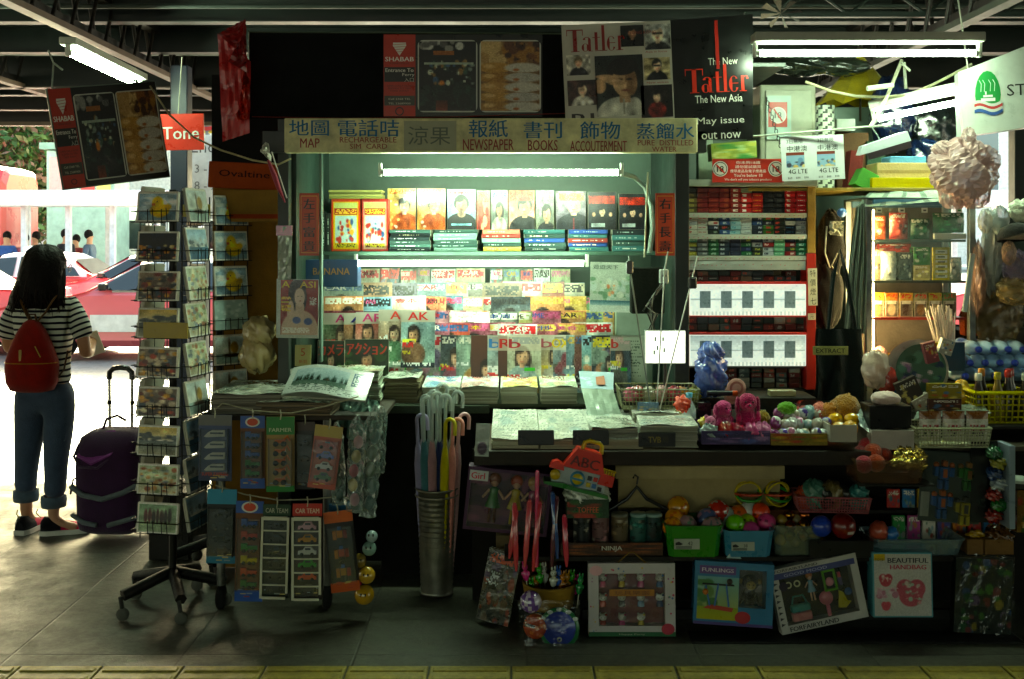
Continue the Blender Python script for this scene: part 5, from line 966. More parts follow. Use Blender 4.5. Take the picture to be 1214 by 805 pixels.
t = thing('light_box', 'small glowing white light box beside the cigarette cabinet', 'light box', (X(789, 4.75), 4.75, Z(431, 4.75)))
m = MB(); w_ = S(48, 4.75); h_ = S(39, 4.75); m.box(-w_/2, w_/2, .004, .03, 0, h_, 'c8ccc8'); m.build('case', 'plastic', t); m = MB(); m.box(-w_/2+.003, w_/2-.003, 0, .003, .003, h_-.003, 'ffffff'); m.build('lit_panel', 'boxglow', t) if 'boxglow' in MATS else (mat('boxglow', .4, var=0, emit=.3), m.build('lit_panel', 'boxglow', t))
m = MB(); m.tube([(0, .02, 0), (0, .02, -.2)], .008, '3a3a3a', 8); m.build('stem', 'paint', t)
m = MB()
for k, (x, z) in enumerate(((-.05, .1), (-.04, .06), (-.055, .04), (-.015, .1), (-.01, .05))): m.box(x, x+.008, -.001, -.0002, z, z+.02, 'b8d0c0')
m.build('print_marks', 'paper', t)
t = thing('clamp_stand', 'tall thin silver stands with black clamps in front of the light box', 'stand', (X(778, 4.6), 4.6, .72))
m = MB(); m.tube([(-.02, 0, .09), (-.1, .1, .7), (-.105, .12, .78)], .0035, '7a827c', 8); m.build('rod', 'steel', t); m = MB(); m.tube([(0, 0, .09), (.045, .06, .72), (.06, .06, .8)], .003, 'b8c0b8', 8); m.build('rod', 'steel', t); m = MB(); m.tube([(.01, 0, .09), (.14, .02, .6), (.18, .0, .78)], .003, 'c8ccc4', 8); m.build('rod', 'steel', t)
m = MB(); m.box(.14, .175, -.02, .02, .64, .69, '121212', c=.006); m.build('clamp', 'plastic', t); m = MB(); m.box(-.12, -.09, .08, .12, .7, .76, '121212', c=.006); m.build('clamp', 'plastic', t); m = MB(); m.lathe([(0, 0), (.035, 0), (.04, .05), (.03, .11), (0, .11)], '141414', 16, (0, 0, .001)); m.build('pot', 'plastic', t)
m = MB(); m.box(-.02, .02, 0, .03, 0, .065, 'b8beb8', c=.004); m.box(-.008, -.004, -.002, 0, .03, .04, '202020'); m.box(.006, .01, -.002, 0, .03, .04, '202020'); m.build('socket', 'plastic', loc=(X(787, 4.83), 4.82, Z(336, 4.83)), label='white power socket on the dark post beside the cabinet', cat='socket')
m = MB()
for k in range(5): m.tube([at(785+k, 336, 4.8), at(778-4*k, 345+6*k, 4.78), at(768+3*k, 372, 4.79), at(776-2*k, 392, 4.8)], .004, ['101010', '8a8e84', '181818', 'a8aca0', '101010'][k], 6)
m.build('cable_tangle', 'plastic', label='tangle of black and grey cables under the white socket', cat='cables')
m = MB(); m.box(-.08, .08, 0, .06, 0, .22, '20241f', c=.006); m.build('meter_box', 'matte', loc=(X(768, 4.98), 4.98, Z(372, 4.98)), label='dark electric meter box behind the cables, right of the map poster', cat='meter box')
# postcard racks
AR = .22
def spinner(label, px, D, z0, yaw, tiers, faces, group, rad=.125, cw=.175, base=True):
 """turning wire rack; returns the thing"""
 t = thing('postcard_rack', label, 'postcard rack', (X(px, D), D, 0), (0, 0, R(yaw)), group)
 m = MB(); m.tube([(0, 0, .12), (0, 0, tiers[0][0]+.14)], .016, '141414', 10); m.build('pole', 'wire', t)
 for k in range(5):
  a = R(72*k+20); m = MB(); m.tube([(0, 0, .16), (AR*math.cos(a), AR*math.sin(a), .105)], .024, '100c0a', 6); q = m.build('base_arm', 'wood', t)
  m = MB(); m.lathe([(0, -.011), (.024, -.011), (.028, 0), (.024, .011), (0, .011)], '55554f', 14, (AR*math.cos(a), AR*math.sin(a), .029), axis='y'); m.tube([(AR*math.cos(a), AR*math.sin(a), .04), (AR*math.cos(a)-.01, AR*math.sin(a), .1)], .01, '3a3a38', 6); m.build('castor', 'rubber', q)
 for fa in faces:
  A = Matrix.Rotation(R(fa), 4, 'Z'); P = lambda x, y, z: A@Vector((x, y, z)); m = MB(); h = cw/2
  zt, zb = tiers[0][0]+.13, tiers[-1][0]-.03
  for x in (-h-.008, -h*.33, h*.33, h+.008): m.tube([P(x, -rad+.028, zb), P(x, -rad+.028, zt)], .0022, '121212', 5)
  for z, ch in tiers:
   for dz in (0, .045): m.tube([P(-h-.01, -rad+.028, z+dz), P(-h-.01, -rad-.012, z+dz), P(h+.01, -rad-.012, z+dz), P(h+.01, -rad+.028, z+dz)], .002, '121212', 5, smooth=False)
   for x in (-h*.42, h*.3): m.tube([P(x, -rad+.02, z-.002), P(x, -rad-.012, z-.002), P(x, -rad-.014, z+.052), P(x+.022, -rad-.014, z+.055), P(x+.026, -rad-.013, z+.0)], .002, '121212', 5)
  m.build('wire_face', 'wire', t)
 return t
def postcard(rack, fa, z, w, h, a, label, rad=.125, tilt=-6, n=5, group='postcards in the wire racks', mt='card', jit=0):
 M = Matrix.Translation(rack.location)@Matrix.Rotation(rack.rotation_euler.z+R(fa), 4, 'Z')@Matrix.Translation((jit, -rad-.004, z+.002))@Matrix.Rotation(R(tilt), 4, 'X')
 m = MB(); m.box(-w/2, w/2, 0, .003*n, 0, h, [c3('d8d4c8')]*2+[c3('c0bcb0')]*4)
 for k in range(n): m.box(-w/2+rnd.uniform(-.003, .003), w/2+rnd.uniform(-.003, .003), .003*k, .003*k+.0016, 0, h+rnd.uniform(-.001, .004), 'd4d0c4')
 m.canvas(a, w-.001, h-.001, 0, -.0006, .0005); o = m.build('postcard', mt, label=label, cat='postcard', group=group); o.matrix_world = M; return o
ys = [264, 311, 358, 402, 449, 496, 542, 588, 634]
DA = 4.5; tA = [(Z(y, DA-.13)+.003, .12) for y in ys]
rA = spinner('front postcard rack, tall wire spinner on a star base beside the purple bag', 205, DA, 0, -12, tA, (0, 90, -90), 'turning postcard racks')
kinds = [('duck', 'a yellow rubber duck in the harbour'), ('night', 'dark street signs at night'), ('street', 'a crowded brown street'), ('skyline', 'a pale skyline under a yellow band'), ('street', 'market awnings in orange'), ('street', 'a row of orange shop stalls'), ('skyline', 'a golden sunset over towers'), ('map', 'an old illustrated city map'), ('x', 'dark red roasted meats on green')]
for i, (kd, lb) in enumerate(kinds):
 postcard(rA, 0, tA[i][0], .182, .122, scenic(kd), f'postcards of {lb}, {ORD[i]} tier from top, front rack')
 a = scenic(rnd.choice(['harbour', 'ship', 'map'])); a = a*.72+.16
 postcard(rA, 90, tA[i][0], .17, .14, a, f'pale bluish postcards on the right side, {ORD[i]} tier from top of the front rack', tilt=-10)
 postcard(rA, -90, tA[i][0], .16, .15, scenic('harbour'), f'postcards seen edge on at the left side, {ORD[i]} tier of the front rack', tilt=-11, n=6)
m = MB(); m.box(-.1, .1, 0, .004, 0, .065, 'a89020'); o = m.build('price_strip', 'card', loc=(X(196, 4.33), 4.33, Z(401, 4.33)), rot=(0, 0, R(-12)), label='yellow card strip across the fourth tier of the front rack', cat='label strip')
DB = 5.0; yb = [268, 310, 352, 392, 434, 476]; tB = [(Z(y, DB-.12)+.003, .12) for y in yb]
rB = spinner('rear postcard rack with rubber duck cards, between the front rack and the brown board', 260, DB, 0, 42, tB, (0, -90), 'turning postcard racks')
kb = [('duck', 'a duck on a cloudy harbour'), ('duck', 'a duck before a hill'), ('duck', 'a duck and blue sky'), ('x', 'a silvery night view in crinkled wrap'), ('ship', 'a sailing ship with gold trim'), ('ship', 'a pale misty harbour')]
for i, (kd, lb) in enumerate(kb):
 a = scenic(kd)
 if i == 3: a = blank(24, 34, 'a8c4c0'); fpatch(a, 0, 0, 1, 1, ['e0ece8', '8aa8a4', 'c8dcd8'], 30, .08)
 postcard(rB, 0, tB[i][0], .165, .135, a, f'postcards with {lb}, {ORD[i]} tier of the rear rack', tilt=-7)
 a = blank(30, 24, ['6a3018', '7a2838', '3a2a24', '1e4a2c', '2a4468', '24304a'][i]); b = scenic(['night', 'ship', 'harbour', 'tram', 'harbour', 'night'][i], 26, 20); a[3:27, 3:21] = b[1:25, 1:19]*.7
 postcard(rB, -90, tB[i][0], .15, .145, a, f"{['brown', 'crimson', 'dark brown', 'green', 'blue', 'navy'][i]} framed postcards on the left face of the rear rack, {ORD[i]} tier", tilt=-5)
m = MB(); m.box(-.07, .07, 0, .004, 0, .055, 'c8b840'); m.build('price_strip', 'card', loc=(X(232, 4.72), 4.72, Z(257, 4.72)), rot=(0, 0, R(-12)), label='small yellow strip clipped near the top of the rear rack', cat='label strip')
m = MB()
for k in range(5): m.box(-.08+rnd.uniform(-.01, .01), .1, 0, .25, k*.012, k*.012+.01, rnd.choice(['2a2a28', '8a8a7a', 'b0a898', '4a3a34']))
m.build('magazine_pile', 'card', loc=(X(190, 5.2), 5.2, .33), rot=(R(-20), 0, R(8)), label='slanting pile of picture magazines low behind the front rack pole', cat='magazines')
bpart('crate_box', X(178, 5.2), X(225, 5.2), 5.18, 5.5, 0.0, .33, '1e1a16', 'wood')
# newspapers
def newsprint(kind, H=24, W=34):
 a = blank(H, W, 'e8eae0')
 if kind == 'blue': fpatch(a, 0, 0, 1, 1, ['a8c8dc', 'd8e4e8', 'e8e0c8', '88b0d0'], 26, .2); fglyph(a, .05, .1, .7, .3, '6a8ab0', .5)
 elif kind == 'pink': fpatch(a, 0, 0, 1, 1, ['e8c8c0', 'e0d8d0', 'd8a8a0', 'c8dce0'], 26, .2); fglyph(a, .1, .15, .8, .3, 'b86a60', .5)
 elif kind == 'orange': fpatch(a, 0, 0, 1, 1, ['e8c890', 'e0d078', 'd8d8a0', 'e0a878'], 26, .2); fglyph(a, .1, .15, .8, .35, 'c86a40', .6); fglyph(a, .3, .5, .6, .6, '3a6a9a', .5)
 elif kind == 'green': fpatch(a, 0, 0, 1, 1, ['c8d8b8', 'd8dcc8', 'e0d0b0', 'b8d0b0'], 26, .2); fglyph(a, .1, .2, .7, .4, 'b87a60', .4)
 elif kind == 'grey': fpatch(a, 0, 0, 1, 1, ['a8b0a0', 'b8bcb0', '98a294', 'c8ccc0'], 26, .2); fglyph(a, .1, .2, .9, .35, '5a625a', .5)
 else:
  for k in range(9): fglyph(a, .05+.0*k, .1+k*.1, .95, .13+k*.1, 'b8c0b8', .5)
  fpatch(a, .1, .1, .9, .9, ['c8d8d8', 'd8dcd0', 'b8c8c4'], 12, .15)
 return fnoise(a, .02)
def stack(label, px0, px1, D, zb, zt, depth, kind, tilt=0, yaw=0, cols=('9a9682', '8a8674', 'a8a490', '7c7a6c'), group='stacks of newspapers', mt='wrapflat', jit=.006, thick=.007, cat='newspaper stack', nm='newspaper_stack'):
 w = S(px1-px0, D); h = zt-zb; t = thing(nm, label, cat, (X((px0+px1)/2, D), D, zb), (R(tilt), 0, R(yaw)), group)
 n = max(3, int(h/thick)); m = MB()
 for k in range(n):
  j, q = rnd.uniform(-jit, jit), rnd.uniform(-jit, jit); z0 = h*k/n
  c = rnd.choice(cols); m.box(-w/2+.004+j, w/2-.004+j, q+.002, depth+q, z0, z0+h/n*.86, c, c=.0008)
  if k % 3 == 0: m.box(-w/2+.01+j, w/2-.01+j, q+.006, depth-.01, z0+h/n*.86, z0+h/n, '3a3a32')
 m.build('papers', 'paper', t)
 a = newsprint(kind); m = MB()
 i_ = np.random.default_rng(int(px0)); hh, ww = a.shape[:2]
 U, Vv = np.meshgrid(np.linspace(0, 1, ww+1), np.linspace(1, 0, hh+1)); zz = h+.004+.004*np.sin(U*7+i_.uniform(0, 6))*np.cos(Vv*5)+i_.normal(0, .0006, U.shape)
 P = np.stack([(U-.5)*w*.99, Vv*depth, zz], -1); i = np.arange(hh)[:, None]*(ww+1)+np.arange(ww)[None]
 m.add(P.reshape(-1, 3), np.stack([i+ww+1, i+ww+2, i+1, i], -1).reshape(-1, 4), a.reshape(-1, 3)); m.build('top_sheet', mt, t); return t
TT = .836
stack('grey stack of newspapers at the left end of the table, beside the rear rack', 250, 334, 4.46, TT, Z(468, 4.46), .45, 'grey', yaw=3, cols=('7a7468', '8a8478', '6a6458'))
stack('brown folded newspapers tied with string, left of the white covered stack', 305, 392, 4.43, TT, Z(477, 4.43), .3, 'grey', yaw=-3, cols=('6a5c48', '7a6a54', '5a4c3a'), jit=.012)
t4 = stack('tall wrapped magazine stack with crinkled side right of the forest newspaper', 392, 452, 4.75, TT, Z(442, 4.75), .35, 'green', yaw=2, jit=.012, cols=('8a9884', '4a5a4c', 'a8b4a0', 'b8c0b0', '5a4c3c'), thick=.009)
stack('brown edged stack of newspapers left of the blue topped one', 455, 497, 4.88, .816, Z(449, 4.88), .32, 'grey', cols=('7a7054', '6a6048', '8a8064'), jit=.008)
for x0, x1, kd, lb in ((500, 545, 'blue', 'blue topped newspaper stack under the lettered magazines'), (546, 591, 'pink', 'pink topped newspaper stack under the lettered magazines'), (593, 638, 'orange', 'orange and yellow topped newspaper stack under the lettered magazines'), (640, 685, 'green', 'pale green topped newspaper stack next to the leaning sheet')):
 stack(lb, x0, x1, 4.86, .816, Z(459, 4.86), .33, kd, tilt=2.5, cols=('a8a894', '989884', '8a8a78', 'b8b8a4'), jit=.004)
m = MB(); D = 4.82; f_ = lambda px, py, dd: at(px, py, D+dd)
crumple(m, [f_(697, 492, -.16), f_(738, 497, -.16), f_(727, 462, .02), f_(689, 460, .02)], 10, 14, .006, '98a89a', 21); crumple(m, [f_(689, 460, .02), f_(727, 462, .02), f_(728, 441, .3), f_(686, 440, .3)], 10, 6, .006, 'b8d0e0', 22)
m.quad(f_(707, 456, .06), f_(718, 456, .06), f_(716, 445, .24), f_(706, 445, .24), 'd08a70'); m.build('newspaper', 'wrapflat', label='wrapped newspaper with a blue head hanging over the tier edge', cat='newspaper')
CT = .7225
for x0, x1, lb in ((582, 640, 'left'), (640, 704, 'middle'), (702, 764, 'right')):
 stack(f'white newspapers in glaring plastic wrap, {lb} of the three at the counter edge', x0, x1, 4.285, CT, Z(521, 4.285), .5, 'white', tilt=4.5, cols=('b0a890', 'c0b8a0', 'a89c84'), jit=.003)
stack('thick grey stack of folded pages behind the right blank black tag', 700, 757, 4.30, CT, Z(508, 4.3), .3, 'grey', cols=('8a8a80', '9a9a90', '7a7a70'), thick=.005, jit=.003)
stack('thick white stack of newspapers behind the lettered black tag', 758, 828, 4.31, CT, Z(505, 4.31), .34, 'white', yaw=-3, cols=('a8a898', 'b8b8aa', '989888'), thick=.006, jit=.004)
stack('small flat stack on top of the counter behind the thick white stack', 750, 806, 4.55, CT, Z(490, 4.55), .22, 'grey', cols=('a8a898', 'b8b8aa'), thick=.006)
for x0, x1, y0, y1, tx, lb in ((614, 657, 510, 528, None, 'plain black shelf tag at the counter edge, left of two'), (679, 722, 510, 528, None, 'plain black shelf tag at the counter edge, above the toy house'), (757, 801, 513, 530, 'TVB', 'black shelf tag with faint gold letters at the counter edge')):
 D = 4.225; w_ = S(x1-x0, D); h_ = S(y1-y0, D); m = MB(); m.box(-w_/2, w_/2, 0, .006, 0, h_, '10120f', c=.003)
 if tx: m.text('TVB周刊' if 0 else 'TVB', -.01, h_*.3, w=w_*.34, h=h_*.42, col='8a7a30', y=-.001, bold=.02); m.text('周', w_*.22, h_*.3, h=h_*.42, col='3a3418', y=-.001)
 m.build('shelf_tag', 'plastic', loc=(X((x0+x1)/2, D), D, Z(y1, D)), label=lb, cat='shelf tag', group='black tags along the counter edge')
D = 4.45; a = blank(34, 60, 'c8d0cc'); fg(a, 'b0c4cc', '8aa0a4', .08, .14, .74, .62)
for k in range(26): x = rnd.uniform(.08, .72); fe(a, x, .58, .02, rnd.uniform(.08, .22), '2a4038')
fg(a, '4a6058', '5a7064', .08, .58, .74, .72); fr(a, .78, .12, .94, .6, '2a4a6a'); fglyph(a, .8, .16, .92, .56, 'd8e0e4', .5); fr(a, .05, .74, .95, .77, '9aa4a0')
for k in range(3): fglyph(a, .06, .8+k*.06, .94, .83+k*.06, '7a8480', .5)
fnoise(a, .02); m = MB()
m.canvas(a, .36, .2, bend=lambda P, U, V: P+np.stack([0*U, -.02*np.sin(U*3.1), .012*np.sin(U*6)], -1)); m.box(-.18, .18, .004, .012, 0, .195, 'a8aca0'); m.build('newspaper', 'wrapflat', loc=(X(383, D), D+.0, Z(471, D)), rot=(R(-62), R(3), R(-4)), label='newspaper with a misty forest photo lying on top of the brown folded pile', cat='newspaper')
m = MB()
for k, (px, py, py2, D) in enumerate(((420, 470, 505, 4.5), (432, 476, 520, 4.45))):
 crumple(m, [at(px-22, py2, D), at(px+14, py2+6, D), at(px+18, py, D+.1), at(px-14, py-8, D+.12)], 10, 10, .03, ['4a6a60', '6a8a80'][k], 30+k)
m.build('plastic_sheet', 'wrap', label='crumpled greenish plastic wrap spilling off the left table corner', cat='plastic wrap')
# hanging toy cards
def mini(m, kind, x, z, s, col, y=-.012):
 if kind == 'train': m.prism([(x-.5*s, z), (x-.3*s, z+.2*s), (x-.1*s, z+.3*s), (x+.5*s, z+.3*s), (x+.5*s, z), (x-.4*s, z-.04*s)], y, -.002, col); m.box(x-.2*s, x+.45*s, y-.0005, y, z+.12*s, z+.2*s, '4a5a70')
 elif kind == 'car':
  m.prism([(x-.5*s, z), (x-.48*s, z+.18*s), (x-.25*s, z+.22*s), (x-.12*s, z+.4*s), (x+.22*s, z+.4*s), (x+.36*s, z+.22*s), (x+.5*s, z+.18*s), (x+.5*s, z)], y, -.002, col); m.box(x-.1*s, x+.2*s, y-.0006, y, z+.24*s, z+.35*s, '28384a')
  for q in (-.28, .28): m.lathe([(0, y-.002), (.1*s, y-.002), (.1*s, -.004)], '181818', 10, (x+q*s, 0, z), axis='y')
 elif kind == 'truck':
  m.box(x-.45*s, x-.1*s, y, -.002, z, z+.42*s, col); m.box(x-.08*s, x+.48*s, y, -.002, z+.05*s, z+.28*s, col)
  for q in (-.28, .05, .3): m.lathe([(0, y-.002), (.11*s, y-.002), (.11*s, -.004)], '181818', 10, (x+q*s, 0, z), axis='y')
 elif kind == 'digger':
  m.box(x-.3*s, x+.3*s, y, -.002, z+.1*s, z+.3*s, col); m.tube([(x+.2*s, y/2, z+.3*s), (x+.4*s, y/2, z+.5*s), (x+.55*s, y/2, z+.2*s)], .05*s, col, 5)
  for q in (-.25, .2): m.lathe([(0, y-.002), (.16*s, y-.002), (.16*s, -.004)], '1c1a14', 10, (x+q*s, 0, z+.06*s), axis='y')
 elif kind == 'robot':
  m.box(x-.16*s, x+.16*s, y, -.002, z+.1*s, z+.5*s, col); m.box(x-.1*s, x+.1*s, y, -.002, z+.52*s, z+.7*s, '3a6ab0'); m.box(x-.4*s, x-.2*s, y, -.002, z, z+.5*s, 'c87a20'); m.box(x+.2*s, x+.4*s, y, -.002, z+.05*s, z+.5*s, 'a82820'); m.box(x-.18*s, x-.03*s, y, -.002, z-.25*s, z+.1*s, '2a2a2a'); m.box(x+.03*s, x+.18*s, y, -.002, z-.25*s, z+.1*s, '2a2a2a')
def toycard(label, x0, x1, y0, y1, D, body, head, foot, kind, items, rot=(0, 0, 0), hf=.13, ff=.12, oval=None, frame=None, scale=.62, txt=None, hook=True, group='toy cards hanging below the left table'):
 w = S(x1-x0, D); h = S(y1-y0, D); t = thing('toy_card', label, 'toy pack', (X((x0+x1)/2, D), D, Z(y0, D)), rot, group)
 m = MB(); m.box(-w/2, w/2, 0, .004, -h, 0, body); m.box(-w/2, w/2, -.001, -.0001, -h*hf, 0, head)
 if foot: m.box(-w/2, w/2, -.001, -.0001, -h, -h*(1-ff), foot)
 if oval: m.lathe([(0, -.002), (w*.2, -.002)], oval, 18, (0, 0, -h*hf*.5), axis='y', sx=1.5); m.lathe([(0, -.0025), (w*.15, -.0025)], 'c8401c', 18, (0, 0, -h*hf*.5), axis='y', sx=1.5)
 if txt: m.text(txt[0], 0, -h*txt[1], w=w*.8, h=h*.05, col=txt[2], y=-.002, bold=.02)
 for k in range(6): fx = rnd.uniform(-.4, .2)*w; zz = -h*rnd.uniform(.88, .97); m.box(fx, fx+w*.2, -.0016, -.0011, zz, zz+.004, rnd.choice(['c8b060', '8a9aa8', 'a83a2a']))
 m.build('card', 'card', t); n = len(items); z1, z0 = -h*(hf+.04), -h*(1-(ff if foot else .05))
 for k, c in enumerate(items):
  q = MB(); zc = z1+(z0-z1)*(k+.7)/n; mini(q, kind, 0, zc, w*scale, c); q.build('toy_'+{'train': 'train', 'car': 'car', 'truck': 'truck', 'digger': 'digger', 'robot': 'robot'}[kind], 'plastic', t)
 m = MB(); m.box(-w*.42, w*.42, -.022, -.0205, z0+.002, z1-.002, 'c8d8d0'); m.box(-w*.42, -w*.41, -.02, -.001, z0, z1, 'c8d8d0'); m.box(w*.41, w*.42, -.02, -.001, z0, z1, 'c8d8d0'); m.build('blister', 'clear', t)
 if frame:
  m = MB(); zt_, zb_ = -h*(hf+.0), -h*.985
  m.box(-w/2, -w*.42, -.028, -.0225, zb_, zt_, frame); m.box(w*.42, w/2, -.028, -.0225, zb_+h*.06, zt_, frame)
  for k in range(n+1): zz = zt_+(zb_-zt_)*k/n; m.box(-w*.419, w*.419, -.028, -.0225, zz-.002 if k else zz-.012, zz+.003 if k < n else zz+.008, frame)
  m.build('window_frame', 'card', t)
 if hook: m = MB(); m.tube([(0, -.002, -.012), (.004, -.01, .01), (0, -.006, .03)], .0025, 'b8b49c', 5); m.build('string_loop', 'cloth', t)
 return t
toycard('blue grey toy card with four white bullet trains', 235, 275, 492, 570, 4.36, '3a4a72', '6a6a68', '2a3454', 'train', ['d8d8d0']*4, (0, 0, R(-4)), .16, .12, txt=('SUPER EXPRESS', .92, 'c83a2a'))
toycard('brown toy card with a blue oval headed top and five trucks, upper string', 285, 314, 493, 579, 4.37, '6a3c18', '2450a0', '2450a0', 'truck', ['2a5aa8', '2a4a8a', '2450a0', '2a7a34', '2a7a34'], (0, 0, 0), .17, .14, oval='d8d8d0')
toycard('green toy card with five orange diggers', 316, 349, 494, 583, 4.35, '9a7a3a', '1e7a2a', '1e7a2a', 'digger', ['d86a18']*5, (0, 0, R(3)), .24, .08, txt=('FARMER', .2, 'c8d8b0'))
toycard('dark toy card with a gleaming top edge between the green one and the tilted one', 350, 373, 500, 580, 4.4, '1a1a16', '3a2418', '181818', 'car', ['2a2420', '3a2a1a', '1a1a20'], (0, 0, 0))
toycard('tilted toy card with red, blue and white cars and a yellow header', 374, 407, 505, 579, 4.3, 'a84a34', 'a89030', 'a84020', 'car', ['b02818', '2a4ab0', 'd8d8d8', '3a6a3a'], (R(-3), R(7), 0), .18, .1)
toycard('dark pack with a light blue header and light blue foot strip, lower string', 246, 281, 580, 668, 4.36, '14181a', '2a8ab0', '1a7090', 'car', ['1c2024', '242a30', '1c2428', '202428'], (0, R(1), 0), .2, .1)
toycard('brown toy card with a blue oval headed top and six coloured engines, lower string', 280, 313, 594, 713, 4.32, '6a3c18', '2450a0', '2450a0', 'truck', ['2450a8', 'b82a1c', '2a8a38', 'd8c02a', 'c8381c', '1e6a2a'], (0, R(1), 0), .12, .11, oval='d8d8d0')
toycard('dark green toy card with a white six window frame and dark cars', 312, 345, 598, 709, 4.3, '0e1a10', '123a1a', None, 'car', ['1a1a1a', '242424', '1c2420', '202020', '2a2a2a', '202428'], (0, R(1.5), 0), .12, .1, frame='c8c4b0', txt=('CAR TEAM', .09, 'a8a890'))
toycard('red toy card with a white six window frame and coloured cars', 347, 382, 597, 711, 4.28, '2a2018', 'b8281c', None, 'car', ['e0a8b8', 'd89018', 'e0e0dc', '28982c', 'd84818', '202020'], (0, 0, 0), .13, .1, frame='c8c4b0', txt=('CAR TEAM', .1, 'e0c8b0'))
toycard('orange edged dark pack with small robots, tilted beside the red frame card', 383, 417, 606, 702, 4.3, '1a1614', 'c85a18', 'b84a14', 'robot', ['c87a20', 'b83a1c', 'c88a30'], (0, R(-6), R(4)), .14, .12)
m = MB(); m.box(-.04, .05, 0, .012, 0, .33, '2a6a9a'); m.box(-.035, .07, -.02, -.001, -.03, 0.02, 'b82a6a'); m.build('toy_card', 'card', loc=(X(408, 4.4), 4.4, Z(690, 4.4)), rot=(0, R(-4), R(10)), label='narrow blue card with a pink foot half behind the robot pack', cat='toy pack')
for y0, pts, lb in ((0, [(258, 483), (264, 478), (300, 487), (345, 490), (385, 482), (425, 470)], 'upper string under the left table from which the toy cards hang'), (1, [(255, 575), (290, 586), (330, 593), (370, 592), (405, 588), (430, 598)], 'lower string under the left table holding the second row of toy cards')):
 m = MB(); m.tube([at(px, py, 4.385 if y0 == 0 else 4.37) for px, py in pts], .003, 'a8a288', 5); m.build('string', 'cloth', label=lb, cat='string')
bag_lb = ['narrow clear bag nearest the tilted toy card', 'clear bag with a pink doll inside', 'tall clear bag with a bright crinkled top', 'clear bag farthest right under the table corner']
for k, (px, py0, py1, w_, D) in enumerate(((402, 500, 598, 16, 4.36), (420, 492, 606, 20, 4.3), (436, 480, 612, 20, 4.33), (449, 482, 560, 14, 4.42))):
 t = thing('clear_bag', bag_lb[k], 'plastic bag', (X(px, D), D, Z(py1, D)), (0, R([-2, 2, 4, 3][k]), 0), 'clear bags hanging at the table corner')
 h = S(py1-py0, D); ww = S(w_, D)
 m = MB(); r_ = np.random.default_rng(k); rg_ = []
 for i in range(22):
  f = i/21; wd = ww*(.5 if f < .86 else .5*(1-(f-.86)/.14*.8)); dp = .022*(1 if f < .9 else .4)
  rg_.append([(wd*math.cos(q)*(1+r_.uniform(-.16, .16)), dp*math.sin(q)*(1+r_.uniform(-.5, .5)), h*f) for q in [2*math.pi*j/14 for j in range(14)]])
 m.rings(rg_, '9ab8b0', False); m.build('bag', 'filmbag', t)
 m = MB()
 for j in range(5): m.ball((r_.uniform(-.01, .01), 0, h*(.12+.15*j)), (ww*.3, .012, h*.07), rnd.choice(['c84a6a', 'd89ab0', '2a6a7a', 'd8c080', '3a4a5a'] if k == 1 else ['3a5a5a', '5a7a78', '7a8a80']), 10, 6)
 m.build('toy', 'plastic', t)
t = thing('ball_net', 'cluster of golden smiling toy balls in clear bags at the lower table corner', 'toy balls', (X(432, 4.35), 4.35, Z(725, 4.35)))
for k, (x, z, r_, c) in enumerate(((0, .07, .042, 'b88a20'), (.01, .15, .036, 'c89a30'), (-.02, .21, .03, '8a7030'), (.02, .26, .03, '7a9a90'), (.03, .31, .025, '9ab0b0'))): m = MB(); m.ball((x, 0, z), r_, c, 14, 10); m.box(x-.012, x-.006, -r_*1.0, -r_*.9, z+.006, z+.016, '1a1408'); m.box(x+.006, x+.012, -r_*1.0, -r_*.9, z+.006, z+.016, '1a1408'); m.build('ball', 'wrap', t)
# umbrellas
D = 4.68; t = thing('umbrella_bin', 'tall ribbed metal bin full of umbrellas between the table and the counter', 'bin', (X(518, D), D, 0))
m = MB(); hb = Z(578, D); m.lathe([(0, .01), (.075, .01)]+[(.07+.016*k/40*1+(.003 if k % 2 == 0 else 0), .01+(hb-.02)*k/40) for k in range(41)]+[(.098, hb), (.094, hb+.004), (.088, hb-.005), (.07, .03)], '8a877c', 28); m.build('bin_body', 'steel', t)
m = MB(); m.tube([(.094*math.cos(q), .094*math.sin(q), hb-.03) for q in [2*math.pi*k/24 for k in range(25)]], .004, '9a968a', 6); m.build('band', 'steel', t)
um = [(-.07, -.03, 'a098c0', 'lilac', 0, .80), (-.045, -.06, '4a7a84', 'teal', 1, .88), (-.015, -.07, 'b88a94', 'dusty pink', 1, .90), (.012, -.05, '2a3460', 'navy', 1, .89), (.035, -.075, 'c8b820', 'yellow', 0, .79), (.062, -.05, 'd88a80', 'salmon', 0, .79), (.082, -.02, 'c89aa0', 'pale rose', 0, .80), (-.03, .02, '8a9a98', 'grey', 1, .9), (.0, .0, '98a8a4', 'pale grey', 1, .93), (.03, .02, '7a6a60', 'brownish', 1, .91), (.055, .03, '9a9a98', 'silver', 1, .9), (-.055, .01, 'a8a0b0', 'faded mauve', 1, .88)]
for k, (x, y, c, nm, tall, zt) in enumerate(um):
 o = thing('umbrella', f'{nm} folded umbrella in the ribbed metal bin, hook handle up', 'umbrella', (X(518, D)+x*.75, D+y*.75, .04), (0, R(x*80*.5), R(rnd.uniform(-30, 30))), 'umbrellas in the metal bin')
 zc = .66 if tall else .64
 m = MB(); m.lathe([(.004, 0), (.008, .05), (.018, .3), (.021, zc-.1), (.014, zc-.03), (.006, zc)], c, 10, sx=1.0, sy=.8); m.build('canopy', 'cloth', o)
 m = MB(); r = .024; top = zt-.04-r; pts = [(0, 0, zc-.02), (0, 0, top)]+[(r-r*math.cos(q), 0, top+r*math.sin(q)) for q in [math.pi*j/8 for j in range(1, 9)]]+[(2*r, 0, top-.045)]
 m.tube(pts, .0085, 'c4d0cc' if tall else c, 8); m.build('handle', 'pet' if tall else 'plastic', o)
